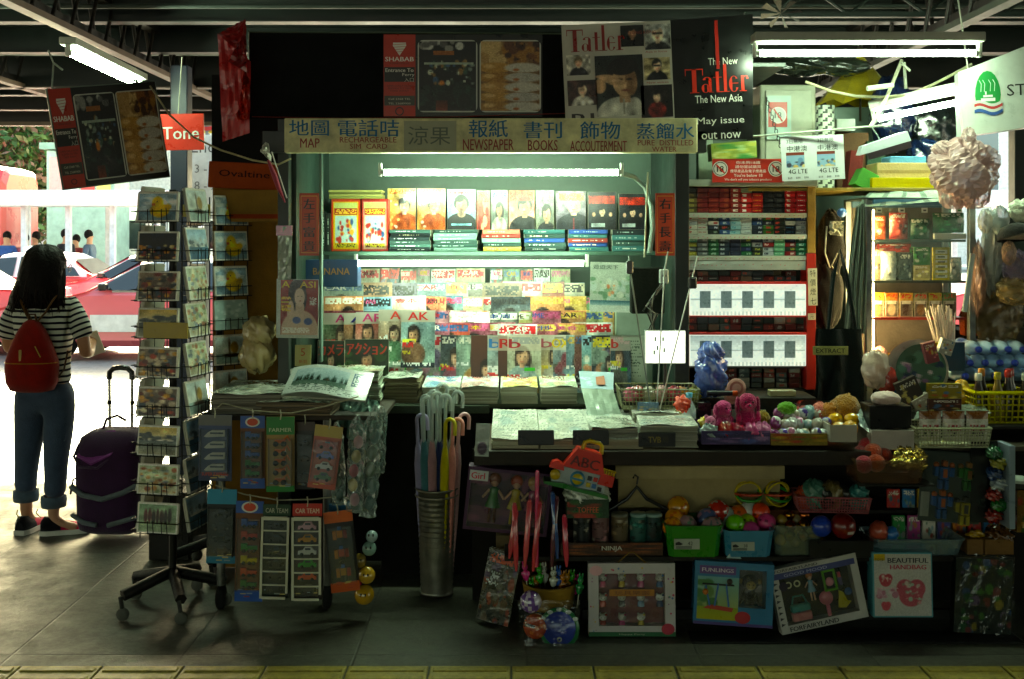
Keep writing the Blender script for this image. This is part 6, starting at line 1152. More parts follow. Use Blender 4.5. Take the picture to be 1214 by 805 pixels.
# cigarette cabinet
D = 4.95
cab = thing('cigarette_cabinet', 'wooden cigarette cabinet with three open shelves above and glowing white panels below', 'cabinet', (0, 0, 0))
bx = lambda name, px0, px1, py0, py1, y0, y1, col, m_='paint', par=cab, c=.0015: bpart(name, X(px0, D), X(px1, D), D+y0, D+y1, Z(py1, D), Z(py0, D), col, m_, c, par)
bx('top_board', 802, 968, 213, 221, -.02, .3, 'a8b0a0'); bx('back_board', 810, 966, 221.5, 462, .22, .24, '1a1c18', 'matte')
bx('side_board', 957.5, 967, 221.5, 300, 0, .219, '9a7a3a', 'wood'); bx('side_board', 809, 813, 221.5, 304, 0.01, .219, '5a4a30', 'wood')
bx('red_upright', 805, 817, 305, 462, -.004, .1, 'a01c18'); bx('red_upright', 956, 967, 300.5, 462, -.004, .1, 'a01c18')
sh_y = [252.5, 278, 303.5]
for i, y in enumerate(sh_y): bx('shelf', 813.5, 957, y, y+5.5, .002, .219, 'b8bcb0')
m = MB()
for i, y in enumerate(sh_y+[311]):
 for k in range(26): m.quad(*(lambda x, z: ((x, 0, z), (x+.006, 0, z+.002), (x+.007, 0, z+.006), (x+.001, 0, z+.004)))(X(816+k*5.4, D), Z(y+4+rnd.uniform(-.8, .6), D)), rnd.choice(['c87a80', 'b86a70', 'a8a8a0']))
o = m.build('pattern_marks', 'paper', cab); o.location = (0, D-.006, 0)
m = MB(); crumple(m, [(X(816, D), 0, Z(320, D)), (X(955, D), 0, Z(320, D)), (X(955, D), 0, Z(309.5, D)), (X(816, D), 0, Z(309.5, D))], 30, 3, .003, 'a8b0ac', 3); o = m.build('paper_valance', 'paper', cab); o.location = (0, D-.001, 0)
for py0, py1 in ((337, 374), (397, 434)):
 pn = bx('lit_panel', 817.5, 955.5, py0, py1, .0, .03, 'f4fcfc', 'panelglow'); bx('red_rail', 817.5, 955.5, py0-3, py0-.3, -.012, .03, 'c81c20', par=cab)
 bx('red_rail', 817.5, 955.5, py1+.3, py1+2, -.008, .03, 'b01c1c', par=cab) if py0 < 380 else None
 a = blank(16, 60, 'e8f2f6'); fr(a, 0, .45, 1, .52, 'c8d8e0')
 if py0 > 380: fg(a, 'a8bcc4', 'd8e4e8', 0, 0, 1, .42)
 for k in range(60): fr(a, k/60, .9, (k+1)/60, 1, 'c8d4d8' if k % 2 else 'f0f8fa')
 q = MB(); q.canvas(fnoise(a, .02), S(136, D), S(36, D), 0, 0, 0); o = q.build('printed_front', 'panelglow', pn); o.location = (X(886.5, D), D-.0008, Z(py1, D)+.001)
 for k in range(5):
  x0 = 829.5+k*25.1; q = MB(); w_ = S(12.6, D); h_ = S(20, D); q.box(0, w_, -.006, -.001, 0, h_, '8aa8b8'); o = q.build('blister_sheet', 'clear2' if 'clear2' in MATS else mat('clear2', .3, spec=.6, alpha=.75, var=.25, vs=60).name, pn); o.location = (X(x0, D), D-.001, Z(py0+(28 if py0 < 380 else 27), D))
 q = MB(); q.box(X(819, D), X(954, D), -.0025, -.001, Z(py0+18.5, D), Z(py0+18, D), '8a9a9c'); o = q.build('seam', 'paper', pn); o.location = (0, D, 0)
for y in (397-3-.4, 436.5, 462): bx('lower_shelf', 817.5, 955.5, y, y+1.2, .031, .219, '201c18')
bx('cabinet_base', 806, 967, 463, 520, .0, .25, '181612', 'matte')
m = MB(); w_ = S(11, D-.02); h_ = S(44, D); crumple(m, [(-w_/2, 0, 0), (w_/2, 0, 0), (w_/2, 0, h_), (-w_/2, 0, h_)], 3, 8, .002, 'c8ccb8', 6)
for k, ch in enumerate('特價煙七'): m.text(ch, 0, h_*(.78-.25*k), w=w_*.62, h=h_*.18, col='16181a', y=-.006)
m.build('price_strip', 'paper', loc=(X(963, D), D-.012, Z(362, D)), rot=(0, R(-1), 0), label='white strip with black handwritten characters taped on the red right upright', cat='label strip')
m = MB(); m.box(-.018, .018, 0, .002, 0, .03, 'c8c4b0'); m.text('元', 0, .006, h=.018, col='202020', y=-.001); m.build('price_strip', 'paper', loc=(X(962, D), D-.008, Z(379, D)), label='tiny torn white label on the red right upright', cat='label strip')
PK = {}
def pack(name_, col, band, j=0, w=.0515, h=.0222, d=.085):
 key = (col, band, w, h, j)
 if key not in PK:
  m = MB(); m.box(-w/2, w/2, 0, d, 0, h, col, c=.0012); a = blank(5, 12, col)
  if band: r0 = [(.25, .3, .75, .7), (.1, .2, .5, .8), (.15, .4, .85, .62), (.5, .2, .9, .8)][j % 4]; fglyph(a, *r0, band, .8)
  m.canvas(a, w-.004, h-.004, 0, -.0006, .002); PK[key] = m.mesh('cigarette_pack', 'card')
 o = bpy.data.objects.new('cigarette_pack', PK[key]); C.objects.link(o); return o
sec = [  # bottom y, rows, pack row height, columns: (colour name, colour, band)
 (252.3, 5, 5.95, [('olive', '5a5028', 'a89a50'), ('maroon', '6a1210', '8a3a20'), ('maroon', '74140f', 'a85030'), ('maroon', '6e1410', '9a4a28'), ('crimson', '8a1a14', 'd8d0c0'), ('red', 'b01c1c', 'e8e0d8'), ('red gold', 'a01818', 'c88a30'), ('black', '16181a', '3a3a3c'), ('black', '1a1c1e', '44484a'), ('bright red', 'c01c24', 'e0d8d0'), ('bright red', 'c81e28', 'e8e0d8')]),
 (277.8, 4, 5.4, [('white', 'c0bcb0', 'a83a30'), ('white', 'b8b4a8', 'a02a28'), ('dark green', '1c2a22', '7a8a7a'), ('blue', '2a4a7a', 'b0bcc0'), ('pale blue', '8ab0b8', '4a8a9a'), ('white', 'b0b8b8', '7a8a90'), ('dark blue', '28303c', 'a8a8b8'), ('green', '3a6a34', 'a84030'), ('dark green', '1c2a26', 'a83a30'), ('navy', '1a2638', '3a7aa8'), ('white', 'a8acb0', '78808a')]),
 (303.3, 4, 5.3, [('yellow', 'a09a38', 'c8c060'), ('grey', '5a6264', '9aa0a0'), ('green', '1e5a38', '88a890'), ('dark blue', '22303e', '9aa4a8'), ('blue black', '1c2438', '3a4058'), ('navy', '1c2848', '4a5478'), ('dark green', '22302a', '8a8a3a'), ('silver', '9aa4ac', '38404a'), ('light green', '5a9a78', 'a8c8b0'), ('red and black', '7a1a20', 'c0b0b0'), ('green', '1e6048', 'a0b8a8')]),
]
lvl = ['top', 'middle', 'lower']
for si, (yb_, n, ph_, cols) in enumerate(sec):
 for ci, (nm, c, b) in enumerate(cols):
  for r in range(n):
   cc, bb = c, b
   if si == 0 and r == n-1 and ci in (0, 5, 6): cc, bb = ['2a2c20', '', '', '', '', '7a8468', '0e0e10'][ci], None
   if si > 0 and rnd.random() < .3: _, cc, bb = rnd.choice(cols)
   o = pack(nm, cc, bb, (ci+si) % 4, w=S(12.6, D), h=S(ph_-.35, D)); o.location = (X(820.5+ci*13.05, D)+rnd.uniform(-.0008, .0008), D+.012+rnd.uniform(0, .006), Z(yb_, D)+.0005+r*S(ph_, D))
   tag(o, f'cigarette packet, {ORD[ci]} from left and {ORD[r]} from bottom on the {lvl[si]} open shelf', 'cigarette packet', f'cigarette packets on the {lvl[si]} open shelf')
dk = ['5a1a18', '6a5a48', '26382e', '4a5a58', '1e2a24', '4a2018', '8a8878', '2c3a3c', '6a2420']
for si, (yb_, n, ph_, nc, lb) in enumerate([(333.5, 2, 6, 10, 'dim shelf above the first glowing panel'), (393, 2, 8, 11, 'dim shelf between the glowing panels'), (461.5, 4, 6, 6, 'lowest dim shelf of the cabinet')]):
 for ci in range(nc):
  x0 = 822+ci*13.2 if nc > 6 else 870+ci*15
  for r in range(n):
   if rnd.random() < .12 and r == n-1: continue
   o = pack('d', rnd.choice(dk), rnd.choice(['a84a38', '8a9088', None]), ci % 4, w=S(12.6, D), h=S(ph_-.4, D), d=.08); o.location = (X(x0, D), D+.045+rnd.uniform(0, .01), Z(yb_, D)+.0005+r*S(ph_, D))
   tag(o, f'dim cigarette packet, {ORD[ci]} from left, {ORD[r]} from bottom, {lb}'[:200], 'cigarette packet', f'packets on the {lb}')
# above the cabinet
bpart('goods_plank', X(885, 5.0), X(1160, 5.0), 4.96, 5.5, Z(227, 5.0), Z(223, 5.0), '8a7a3a', 'wood')
bpart('upper_post', X(828, 5.3), X(845, 5.3), 5.3, 5.36, Z(222, 5.3), 2.55, '8a9a84', 'paint')
t = thing('wall_cupboard', 'cream grey metal cupboard with a no smoking notice, behind the black poster half', 'cupboard', (X(935, 5.45), 5.45, Z(222, 5.45)))
w_ = S(66, 5.45); h_ = S(122, 5.45); m = MB(); m.box(-w_/2, w_/2, .012, .3, 0, h_, 'a8aa94', c=.006); m.build('body', 'paint', t); m = MB(); m.box(-w_/2+.025, w_/2-.025, .0, .011, .02, h_-.03, 'b4b8a4', c=.003); m.build('door', 'paint', t)
t = thing('age_notice', 'pale notice with a red ring and number 18 behind a hanging chain', 'notice', (X(924, 5.42), 5.43, Z(165, 5.42)))
m = MB(); w_ = S(29, 5.42); h_ = S(52, 5.42); m.box(-w_/2, w_/2, 0, .003, 0, h_, 'a8c0b8'); m.box(-w_/2+.008, w_/2-.02, -.001, -.0002, h_*.28, h_*.85, 'c03a2c'); m.lathe([(0, -.0025), (w_*.3, -.0025)], 'c8ccc4', 24, (-.005, 0, h_*.55), axis='y'); m.lathe([(w_*.29, -.003), (w_*.34, -.003)], 'e8e4dc', 24, (-.005, 0, h_*.55), axis='y'); m.text('18', -.005, h_*.48, h=h_*.14, col='1a1a1a', y=-.004, bold=.02); m.quad((-w_*.2-.005, -.0045, h_*.68), (-w_*.16-.005, -.0045, h_*.71), (w_*.2-.005, -.0045, h_*.42), (w_*.16-.005, -.0045, h_*.39), 'c02820'); m.build('print', 'card', t)
t = thing('chain', 'dark chain hanging diagonally in front of the pale notice', 'chain', (0, 0, 0)); m = MB()
for k in range(16):
 p = at(909+k*1.25, 118+k*4.2, 5.3); M_ = [(p.x+.008*math.cos(q)*(1 if k % 2 else .3), p.y+.004*(1 if k % 2 == 0 else 0)*math.cos(q), p.z+.012*math.sin(q)) for q in [2*math.pi*j/8 for j in range(9)]]; m.tube(M_, .0022, '2a2420', 5)
m.build('links', 'wire', t)
m = MB(); m.tube([at(876, 163, 4.85), at(1056, 148, 4.75)], .005, 'a8b0a0', 8); m.build('bamboo_rod', 'paint', label='thin pale horizontal rod from the poster corner to the hanging string knot', cat='rod')
m = MB(); m.tube([at(1069, 72, 5.2), at(1050, 118, 4.95), at(1032, 150, 4.78)], .009, 'c8c8a8', 7); m.tube([at(1072, 74, 5.2), at(1074, 105, 5.2)], .008, 'd0d4c0', 6); m.tube([at(1068, 74, 5.15), at(1079, 84, 5.15)], .006, 'd0d4c0', 6); m.build('rope', 'cloth', label='knotted pale rope dropping from the upper right tube light to the rod', cat='rope')
m = MB(); m.tube([at(1028, 105, 4.9), at(1059, 101, 4.9)], .012, 'c0c4a8', 8); m.build('rope_toggle', 'cloth', label='short rolled pale cloth tied across the knotted rope', cat='cloth roll')
m = MB(); m.tube([at(955, 97, 5.0), at(985, 108, 5.0), at(1015, 114, 5.0), at(1045, 115, 5.0), at(1075, 113, 5.0), at(1105, 101, 5.0), at(1130, 88, 5.0), at(1152, 76, 5.0)], .007, 'b0ac8c', 7); m.build('cord', 'cloth', label='pale cord sagging from the cupboard top to the white hanging sign', cat='cord')
m = MB(); c_ = at(926, 16, 5.0)
for k in range(8): a = k*.8; m.add([c_, c_+Vector((.1*math.cos(a), -.02, .07*math.sin(a))), c_+Vector((.1*math.cos(a+.3), .02, .07*math.sin(a+.3)))], [(0, 1, 2)], '5a4a40')
m.build('ribbon_bow', 'cloth', label='dusty brown ribbon bow at the top right corner of the black poster', cat='bow')
t = thing('folded_umbrella_top', 'mustard yellow half open parasol top hung under the upper right tube light', 'parasol', at(1020, 100, 5.75))
t.name = 'parasol'
m = MB(); n = 9; V = [(0, 0, .17)]; 
for k in range(n*2): q = math.pi*k/n; r_ = .26 if k % 2 == 0 else .22; V.append((r_*math.cos(q), r_*.5*math.sin(q), -.12+(.03 if k % 2 else 0)))
m.add(V, [(0, 1+k, 1+(k+1) % (2*n)) for k in range(2*n)], '8a7a18'); m.build('canopy', 'cloth', t); m = MB(); m.tube([(0, 0, -.2), (0, 0, .2)], .006, '3a3420', 6); m.build('shaft', 'wood', t)
t = thing('poster', 'white twin poster for phone cards reading 4G LTE hung on the rod', 'poster', (X(967, 4.8), 4.83, Z(213, 4.8)), (0, R(-2.5), 0))
m = MB(); w_ = S(75, 4.8); h_ = S(53, 4.8); m.box(-w_/2, w_/2, 0, .003, 0, h_, 'c4c8c8')
for s in (-1, 1):
 x = s*w_*.245; m.text('3日無限', x-.01, h_*.84, w=w_*.26, h=h_*.1, col='3a3a3a', y=-.001); m.text('中港澳', x, h_*.66, w=w_*.32, h=h_*.13, col='1a1a1a', y=-.001)
 a = blank(20, 28, '7a9ab0'); fr(a, 0, 0, 1, .22, '6a2a1c'); fpatch(a, 0, .5, 1, 1, ['b89a58', '5a7a98', '3a3a48', 'c8b078'], 16, .15); m.canvas(a, w_*.29, h_*.34, x-.01, -.001, h_*.3)
 m.text('4G LTE', x, h_*.16, w=w_*.3, h=h_*.1, col='1a1a1a', y=-.001, bold=.01)
 for k in range(3): m.text(['$68', '$88', '$98'][k], x+(k-1)*w_*.13, h_*.04, w=w_*.07, h=h_*.05, col='3a3a3a', y=-.001)
m.build('print', 'paper', t)
t = thing('age_notice', 'red notice in white letters with crossed out 18 rings at both ends', 'notice', (X(888, 4.9), 4.92, Z(216, 4.9)))
m = MB(); w_ = S(85, 4.9); h_ = S(28, 4.9); m.box(-w_/2, w_/2, 0, .004, 0, h_, 'b82c20')
for s in (-1, 1): m.lathe([(0, -.0012), (h_*.33, -.0012)], 'd0ccc4', 24, (s*w_*.39, 0, h_*.58), axis='y'); m.lathe([(h_*.26, -.0018), (h_*.29, -.0018)], '2a2a2a', 24, (s*w_*.39, 0, h_*.58), axis='y'); m.text('18', s*w_*.39, h_*.44, h=h_*.26, col='1a1a1a', y=-.0022, bold=.02); m.quad(*[(s*w_*.39+x*h_, -.003, h_*(.58+z)) for x, z in ((-.2, .16), (-.15, .2), (.2, -.16), (.15, -.2))], 'c02820')
for s_, z, w2 in (('你未夠18歲', .78, .34), ('請勿嘗試購買', .6, .36), ('煙草產品及電子煙產品', .42, .5), ("You're below 18", .24, .4), ("We don't sell you tobacco products", .05, .66)): m.text(s_, 0, h_*z, w=w_*w2, h=h_*.13, col='e0d8d0', y=-.0015, bold=.01)
m.build('print', 'card', t)
m = MB(); w_ = S(54, 5.0); a = blank(10, 30, '7a8a38'); fpatch(a, 0, 0, 1, 1, ['3a7a3a', 'c8c888', '9ab078', 'a8a848'], 18, .2); m.box(-w_/2, w_/2, 0, .1, 0, .08, '7a7a38'); m.canvas(a, w_, .08, 0, -.001, 0); m.build('carton', 'card', loc=(X(872, 5.0), 5.02, Z(188, 5.0)+.0), rot=(0, R(-4), 0), label='green and yellow printed carton above the red notice', cat='carton')
t = thing('paper_roll', 'upright roll of black and white patterned paper beside the twin poster', 'paper roll', (X(978, 5.2), 5.2, Z(222, 5.0)+.003)); m = MB(); h_ = S(98, 5.2)
cols = []
for i in range(30): cols.append('b0b8a8' if i % 2 else '384038')
V_ = [(S(11, 5.2), h_*i/30) for i in range(31)]
a = np.zeros((40, 24, 3)); yy, xx = np.mgrid[0:40, 0:24]; msk = ((xx % 4 < 2) ^ (yy % 4 < 2)) | ((xx+yy) % 4 == 0); a[:] = c3('3a423c'); a[msk] = c3('b8c0b0')
m.canvas(a, 1, 1, bend=lambda P, U, V: np.stack([S(11, 5.2)*np.sin((U-.5)*2*math.pi), -S(11, 5.2)*np.cos((U-.5)*2*math.pi), V*h_], -1)); m.lathe([(0, h_), (S(11, 5.2), h_)], 'a8b0a0', 16); m.build('roll', 'card', t)
PZ = Z(223, 5.0)+.0015
def simplebox(label, px0, px1, h, D, depth, col, cat='carton', rot=(0, 0, 0), z=None, nm='carton', tape=None, grp=None, mt='board', a=None, rx=0):
 w_ = S(px1-px0, D); m = MB(); m.box(-w_/2, w_/2, 0, depth, 0, h, col, c=.002)
 if tape: m.box(-w_/2, w_/2, -.001, -.0002, h*.3, h*.5, tape)
 if a is not None: m.canvas(a, w_-.004, h-.004, 0, -.001, .002)
 return m.build(nm, mt, loc=(X((px0+px1)/2, D), D, PZ if z is None else z), rot=rot, label=label, cat=cat, group=grp)
simplebox('long yellow flat box on the plank above the glass cabinet', 1034, 1118, S(12, 5.0), 5.0, .2, 'b8a818')
simplebox('pale brown carton lying on the long yellow box', 1040, 1112, S(18, 5.05), 5.05, .16, 'b0986a', z=PZ+S(12, 5)+.002, tape='988054')
simplebox('thin blue lidded box on top of the pale brown carton', 1055, 1098, S(8, 5.1), 5.1, .12, '4a7a98', z=PZ+S(12, 5)+.004+S(18, 5.05))
simplebox('green and white box leaning on the plank beside the yellow one', 1012, 1034, S(22, 5.02), 5.03, .1, '4a8a3a', rot=(0, R(28), 0))
simplebox('brown wooden case at the back of the plank under the parasol', 992, 1030, S(70, 5.4), 5.4, .1, '4a3420')
simplebox('dark red paper bag standing behind the twin poster', 1004, 1020, S(46, 5.15), 5.15, .08, '5a1c18', rot=(0, R(6), 0))
simplebox('white handled grey box at the back, above the brown case', 992, 1014, S(14, 5.42), 5.35, .1, 'b0b8b0', z=PZ+S(70, 5.4)+.004)
simplebox('dark green crate at the back of the plank beside the navy bundle', 1028, 1050, S(60, 5.38), 5.38, .12, '243a2c')
for (px, py, rx_, rz_, c, lb) in ((1058, 135, 26, 42, '141c34', 'dark navy cloth bundle hanging behind the rope'), (1106, 150, 30, 36, '16191a', 'black plastic bundle hanging left of the pink bag'), (1100, 178, 22, 22, '182440', 'navy plastic bag under the black bundle'), (950, 78, 36, 12, '20241f', 'dark folded sheet stuffed above the cupboard'), (1000, 80, 30, 10, '2a2f28', 'dark bag stuffed behind the upper right tube light')):
 m = MB(); D_ = 5.5; blob(m, (0, 0, 0), (S(rx_, D_), .09, S(rz_, D_)), c, px, .14); m.build('bundle', 'wrap', loc=at(px, py, D_), label=lb, cat='bundle', group='dark bundles above the goods plank')
t = thing('spot_lamp', 'grey reflector lamp hanging tilted in front of the cartons', 'lamp', at(1046, 176, 4.7), (0, R(-16), R(8)))
m = MB(); m.rings([[(-.13, -.04, .0), (.12, -.04, .0), (.13, .06, 0), (-.1, .06, 0)], [(-.1, -.03, .035), (.12, -.03, .045), (.12, .05, .045), (-.08, .05, .035)]], 'a8b0b4', False); m.build('shade', 'paint', t); m = MB(); m.box(-.1, .11, -.05, -.041, -.03, .0, '3a3034'); m.build('rim', 'paint', t); m = MB(); m.tube([(0, 0, .04), (-.02, 0, .1), (.01, 0, .13)], .003, 'a8b8b0', 5); m.build('hook', 'wire', t)
m = MB(); rr_ = np.random.default_rng(5); D_ = 4.62
blob(m, (0, 0, -.02), (S(38, D_), .1, S(37, D_)), 'f8d0cc', 55, .2, 34, 26); blob(m, (-.09, 0, .09), (.045, .03, .03), 'ecc8c4', 56, .2); blob(m, (.02, 0, .125), (.03, .03, .05), 'ecc8c4', 57, .2)
m.F = [(f, c, False, i) for f, c, _, i in m.F]; blob(m, (.01, 0, -.03), (S(24, D_), .07, S(26, D_)), 'f4c4c0', 58, .25, 40, 30); m.build('plastic_bag', 'pinkfilm', loc=at(1143, 200, D_), label='pale pink plastic bag hanging at upper right below the white sign', cat='plastic bag')
m = MB(); m.tube([(0, 0, 0), (.01, .1, .25)], .004, 'd8c0bc', 6); m.build('cord', 'cloth', loc=at(1143, 168, D_), label='short pink cord holding up the pale pink bag', cat='cord')
t = thing('hanging_sign', 'white hanging sign box with a green oval ferry emblem at the right edge', 'sign', at(1139, 162, 4.75), (0, R(-2), R(-12)))
w_ = .75; m = MB(); P_ = [(0, 0), (w_, .07), (w_, .55), (.0, .29)]; m.prism(P_, 0, .09, 'c8d0c8', side='9aa49c')
m.build('sign_box', 'plastic', t); m = MB(); m.at((.12, 0, .08), (0, 0, 0), (.98, 1, 1.16))
n = 20; P_ = [(.055*math.cos(q)*(1 if q < math.pi else 1), -.002, .085+ (.095 if math.sin(q) > 0 else .06)*math.sin(q)) for q in [2*math.pi*k/n for k in range(n)]]; m.add(P_, [tuple(range(n))], '2a8a44')
for k, c in enumerate(('c8ccc8', 'b83a3a', 'c8ccc8', '3a5a9a')):
 z0 = .06-k*.011; pts = [(-.06+.12*j/10, z0+.008*math.sin(j*.63+.5)) for j in range(11)]
 for a_, b_ in zip(pts[:-1], pts[1:]): m.quad((a_[0], -.0035-k*.0003, a_[1]-.013), (b_[0], -.0035-k*.0003, b_[1]-.013), (b_[0], -.0035-k*.0003, b_[1]), (a_[0], -.0035-k*.0003, a_[1]), c)
m.box(-.03, .03, -.005, -.003, .062, .074, 'e0e8e0'); m.box(-.02, .02, -.005, -.003, .078, .086, 'e0e8e0'); m.box(-.012, -.006, -.005, -.003, .088, .1, 'e0e8e0')
for x in (-.03, -.015, .01, .028): m.tube([(x, -.004, .1), (x+.003, -.004, .13), (x-.006, -.004, .145)], .0012, 'd8e0d8', 4)
m.build('emblem', 'paper', t); m = MB(); m.text('STAR', .2, .17, w=.18, h=.052, col='2a2e2c', y=-.002, align='l'); m.build('lettering', 'paper', t); m = MB(); m.text('FERRY', .42, .185, w=.23, h=.052, col='2a2e2c', y=-.002, align='l'); m.build('lettering', 'paper', t)
m = MB(); m.tube([(.05, .04, .31), (.02, .1, .75)], .004, 'a8a89a', 5); m.build('wire', 'wire', t)
# glass cabinet
D = 4.85; x0, x1 = X(1027, D), X(1157, D); zb_, zt_ = Z(432, D), Z(236, D)
gc = thing('glass_cabinet', 'steel framed glass cabinet of snacks under a striped cloth', 'cabinet', (0, 0, 0))
for x in (x0, x1-.03):
 for y in (D, D+.3): bpart('upright', x, x+.03, y, y+.03, .721, zt_, 'a0a8a8', 'steel', .003, gc)
for y in (D, D+.3): bpart('top_rail', x0+.031, x1-.031, y, y+.03, zt_-.03, zt_, '5a86a8', 'paint', .003, gc)
bpart('cabinet_top', x0, x1, D, D+.33, zt_+.001, zt_+.008, '7a8a8a', 'steel', .001, gc); bpart('cabinet_back', x0+.031, x1-.031, D+.31, D+.32, .74, zt_-.03, '8a8478', 'matte', .001, gc)
for y in (284, 333, 377): bpart('glass_shelf', x0+.031, x1-.031, D+.035, D+.3, Z(y+3, D), Z(y, D), '4a5450' if y < 370 else 'a83a34', 'plastic', .001, gc)
bpart('cabinet_floor', x0+.031, x1-.031, D+.01, D+.3, Z(437, D), Z(432, D), '6a5a40', 'wood', .001, gc); bpart('cabinet_base', x0+.031, x1-.031, D+.05, D+.3, .722, Z(438, D), '181612', 'matte', .001, gc)
q = MB(); q.box(x0+.031, x1-.031, D+.012, D+.016, Z(330, D), zt_-.031, 'c8e0dc'); q.build('glass_pane', 'glass', gc)
for k, z in enumerate((zt_-.06,)):
 q = MB(); q.tube([(x0+.045, D+.05, Z(425, D)), (x0+.045, D+.05, zt_-.05)], .008, 'ffdca0', 8); q.build('strip_lamp', 'warmglow', gc)
mat('snack', .25, spec=.6, coat=.4, var=.2, vs=25, bump=.6, bs=60)
def snack(label, px0, px1, py0, py1, D_, c, a=None, depth=.05, mt='snack', puff=True, rot=(0, 0, 0), name='snack_bag', cat='snack bag', grp='snacks in the glass cabinet', txt=None):
 w_ = S(px1-px0, D_); h_ = S(py1-py0, D_); m = MB()
 if a is None: a = blank(20, 16, c); fpatch(a, .1, .2, .9, .9, [tuple(min(1, v*1.5+.1) for v in c3(c)), tuple(v*.5 for v in c3(c)), 'd8d4c8'], 9, .14); fglyph(a, .1, .08, .9, .2, 'e0dcd0', .6)
 if puff: m.canvas(a, w_, h_, bend=lambda P, U, V: P+np.stack([0*U, -depth*.5*(np.sin(np.clip(U, .02, .98)*math.pi)*np.sin(np.clip(V, .02, .98)*math.pi))**.5, 0*U], -1)); m.canvas(a[:, ::-1], w_, h_, bend=lambda P, U, V: (P+np.stack([0*U, depth*.5*(np.sin(U*math.pi)*np.sin(V*math.pi))**.5, 0*U], -1))*np.array([-1, 1, 1]))
 else: m.box(-w_/2, w_/2, 0, depth, 0, h_, c, c=.001); m.canvas(a, w_-.002, h_-.002, 0, -.0006, .001)
 if txt: m.text(txt[0], 0, h_*txt[1], w=w_*.8, col=txt[2], y=-depth*.5-.004 if puff else -.0014, bold=.03)
 return m.build(name, mt, loc=(X((px0+px1)/2, D_), D_+depth*.5 if puff else D_, Z(py1, D_)), rot=rot, label=label, cat=cat, group=grp)
Dg = D+.1
snack('orange snack bag with a round portrait, top shelf of the glass cabinet', 1032, 1052, 256, 283.6, Dg, 'c8502a')
snack('red packet in the top shelf of the glass cabinet', 1056, 1078, 252, 283.6, Dg, 'a8342c')
snack('small dark green bag with white script, top shelf of the glass cabinet', 1081, 1104, 259, 283.6, Dg, '14502c'); snack('large green bag with a white swirl, top shelf of the glass cabinet', 1108, 1145, 252, 276, Dg, '14602e')
simplebox('white price rail under the large green bag', 1108, 1146, S(7, Dg), Dg-.03, .02, 'c8ccc4', z=Z(283.6, Dg-.03), cat='price rail', nm='price_rail', mt='paper')
for k, px in enumerate((1043, 1070, 1097, 1138)):
 m = MB(); m.box(-.014, .014, 0, .001, 0, .022, 'd8dcd4'); m.box(-.006, .008, -.0008, -.0001, .006, .014, '3a8a4a' if k == 3 else '5a5a5a'); m.build('price_tag', 'paper', loc=(X(px, D), D+.009, Z(252, D)), label=['white price tag above the orange snack bag', 'white price tag above the red packet', 'white price tag above the small green bag', 'price tag with a green mark above the large green bag'][k], cat='price tag', group='price tags on the glass')
snack('flat red box lying across the second shelf of the glass cabinet', 1040, 1080, 289, 299, Dg+.08, 'b8281e', puff=False, name='snack_box', cat='snack box'); snack('clear bag of brown figures at the left of the second shelf', 1030, 1048, 296, 332.6, Dg, '9a8a70')
snack('white and pale blue bag with a dark portrait on the second shelf', 1046, 1064, 298, 332.6, Dg-.03, 'b0b8bc', txt=None); snack('dark grey packet on the second shelf of the glass cabinet', 1066, 1081, 300, 332.6, Dg, '3a4448', puff=False)
snack('green carton over a yellowish one on the second shelf', 1083, 1103, 293, 314, Dg, '2a6a28', puff=False, name='snack_box', cat='snack box'); snack('yellowish card with a silver clasp under the green carton', 1083, 1103, 314.4, 332.6, Dg-.0, 'a8a068', puff=False, name='snack_box', cat='snack box')
a = blank(26, 14, 'a89a30')
for k in range(6): fr(a, .15, .08+k*.15, .85, .18+k*.15, ['b8bcb0', 'c8ccc4'][k % 2]); fr(a, .3, .11+k*.15, .7, .14+k*.15, '3a4038')
snack('yellow card with six rows of white sachets on the second shelf', 1106, 1126, 293, 332.6, Dg-.02, 'a89a30', a=a, puff=False, depth=.015, name='sachet_card', cat='sachet card')
snack('spotted white and blue pots at the right of the second shelf', 1128, 1142, 305, 332.6, Dg, '9aa8a8')
for k in range(6):
 c = ['c89a40', 'c87a30', 'b89438', '8a9068', 'a89a40', '6a8a58'][k]; px0_ = 1032+k*17.2
 a = blank(22, 12, 'a8a490'); fr(a, 0, 0, 1, .3, c); fglyph(a, .1, .08, .9, .22, 'c03828', .5); fr(a, .1, .36, .9, .95, '6a6458'); fe(a, .5, .68, .3, .25, ['8a6a48', 'b8a888', '4a3a30'][k % 3]); fr(a, .15, .34, .85, .44, 'd8d8cc')
 snack(f'clear fronted pack with {["gold", "orange", "amber", "olive", "yellow", "green"][k]} header on the third shelf, {ORD[k]} from left', px0_, px0_+16, 347, 376.6, Dg-.02, c, a=a, puff=False, depth=.04, name='snack_pack', cat='snack pack', grp='clear fronted packs on the third shelf')
for k, (px, py, r_, c, lb) in enumerate(((1064, 418, 7, 'c8602a', 'orange ball'), (1097, 420, 8, '2a5a8a', 'blue toy'), (1043, 418, 9, 'c89a98', 'pinkish pouch'), (1115, 420, 9, '8aa8b8', 'pale blue pouch'), (1050, 424, 6, '9a8a40', 'small yellow box'), (1081, 422, 8, '5a2a30', 'dark red pouch'))):
 m = MB(); Q = S(r_, Dg); blob(m, (0, 0, Q), (Q, Q*.8, Q), c, px, .06); m.build('trinket', 'snack', loc=(X(px, Dg), Dg, Z(432, D)+.002), label=f'{lb} on the floor of the glass cabinet', cat='trinket', group='trinkets on the cabinet floor')
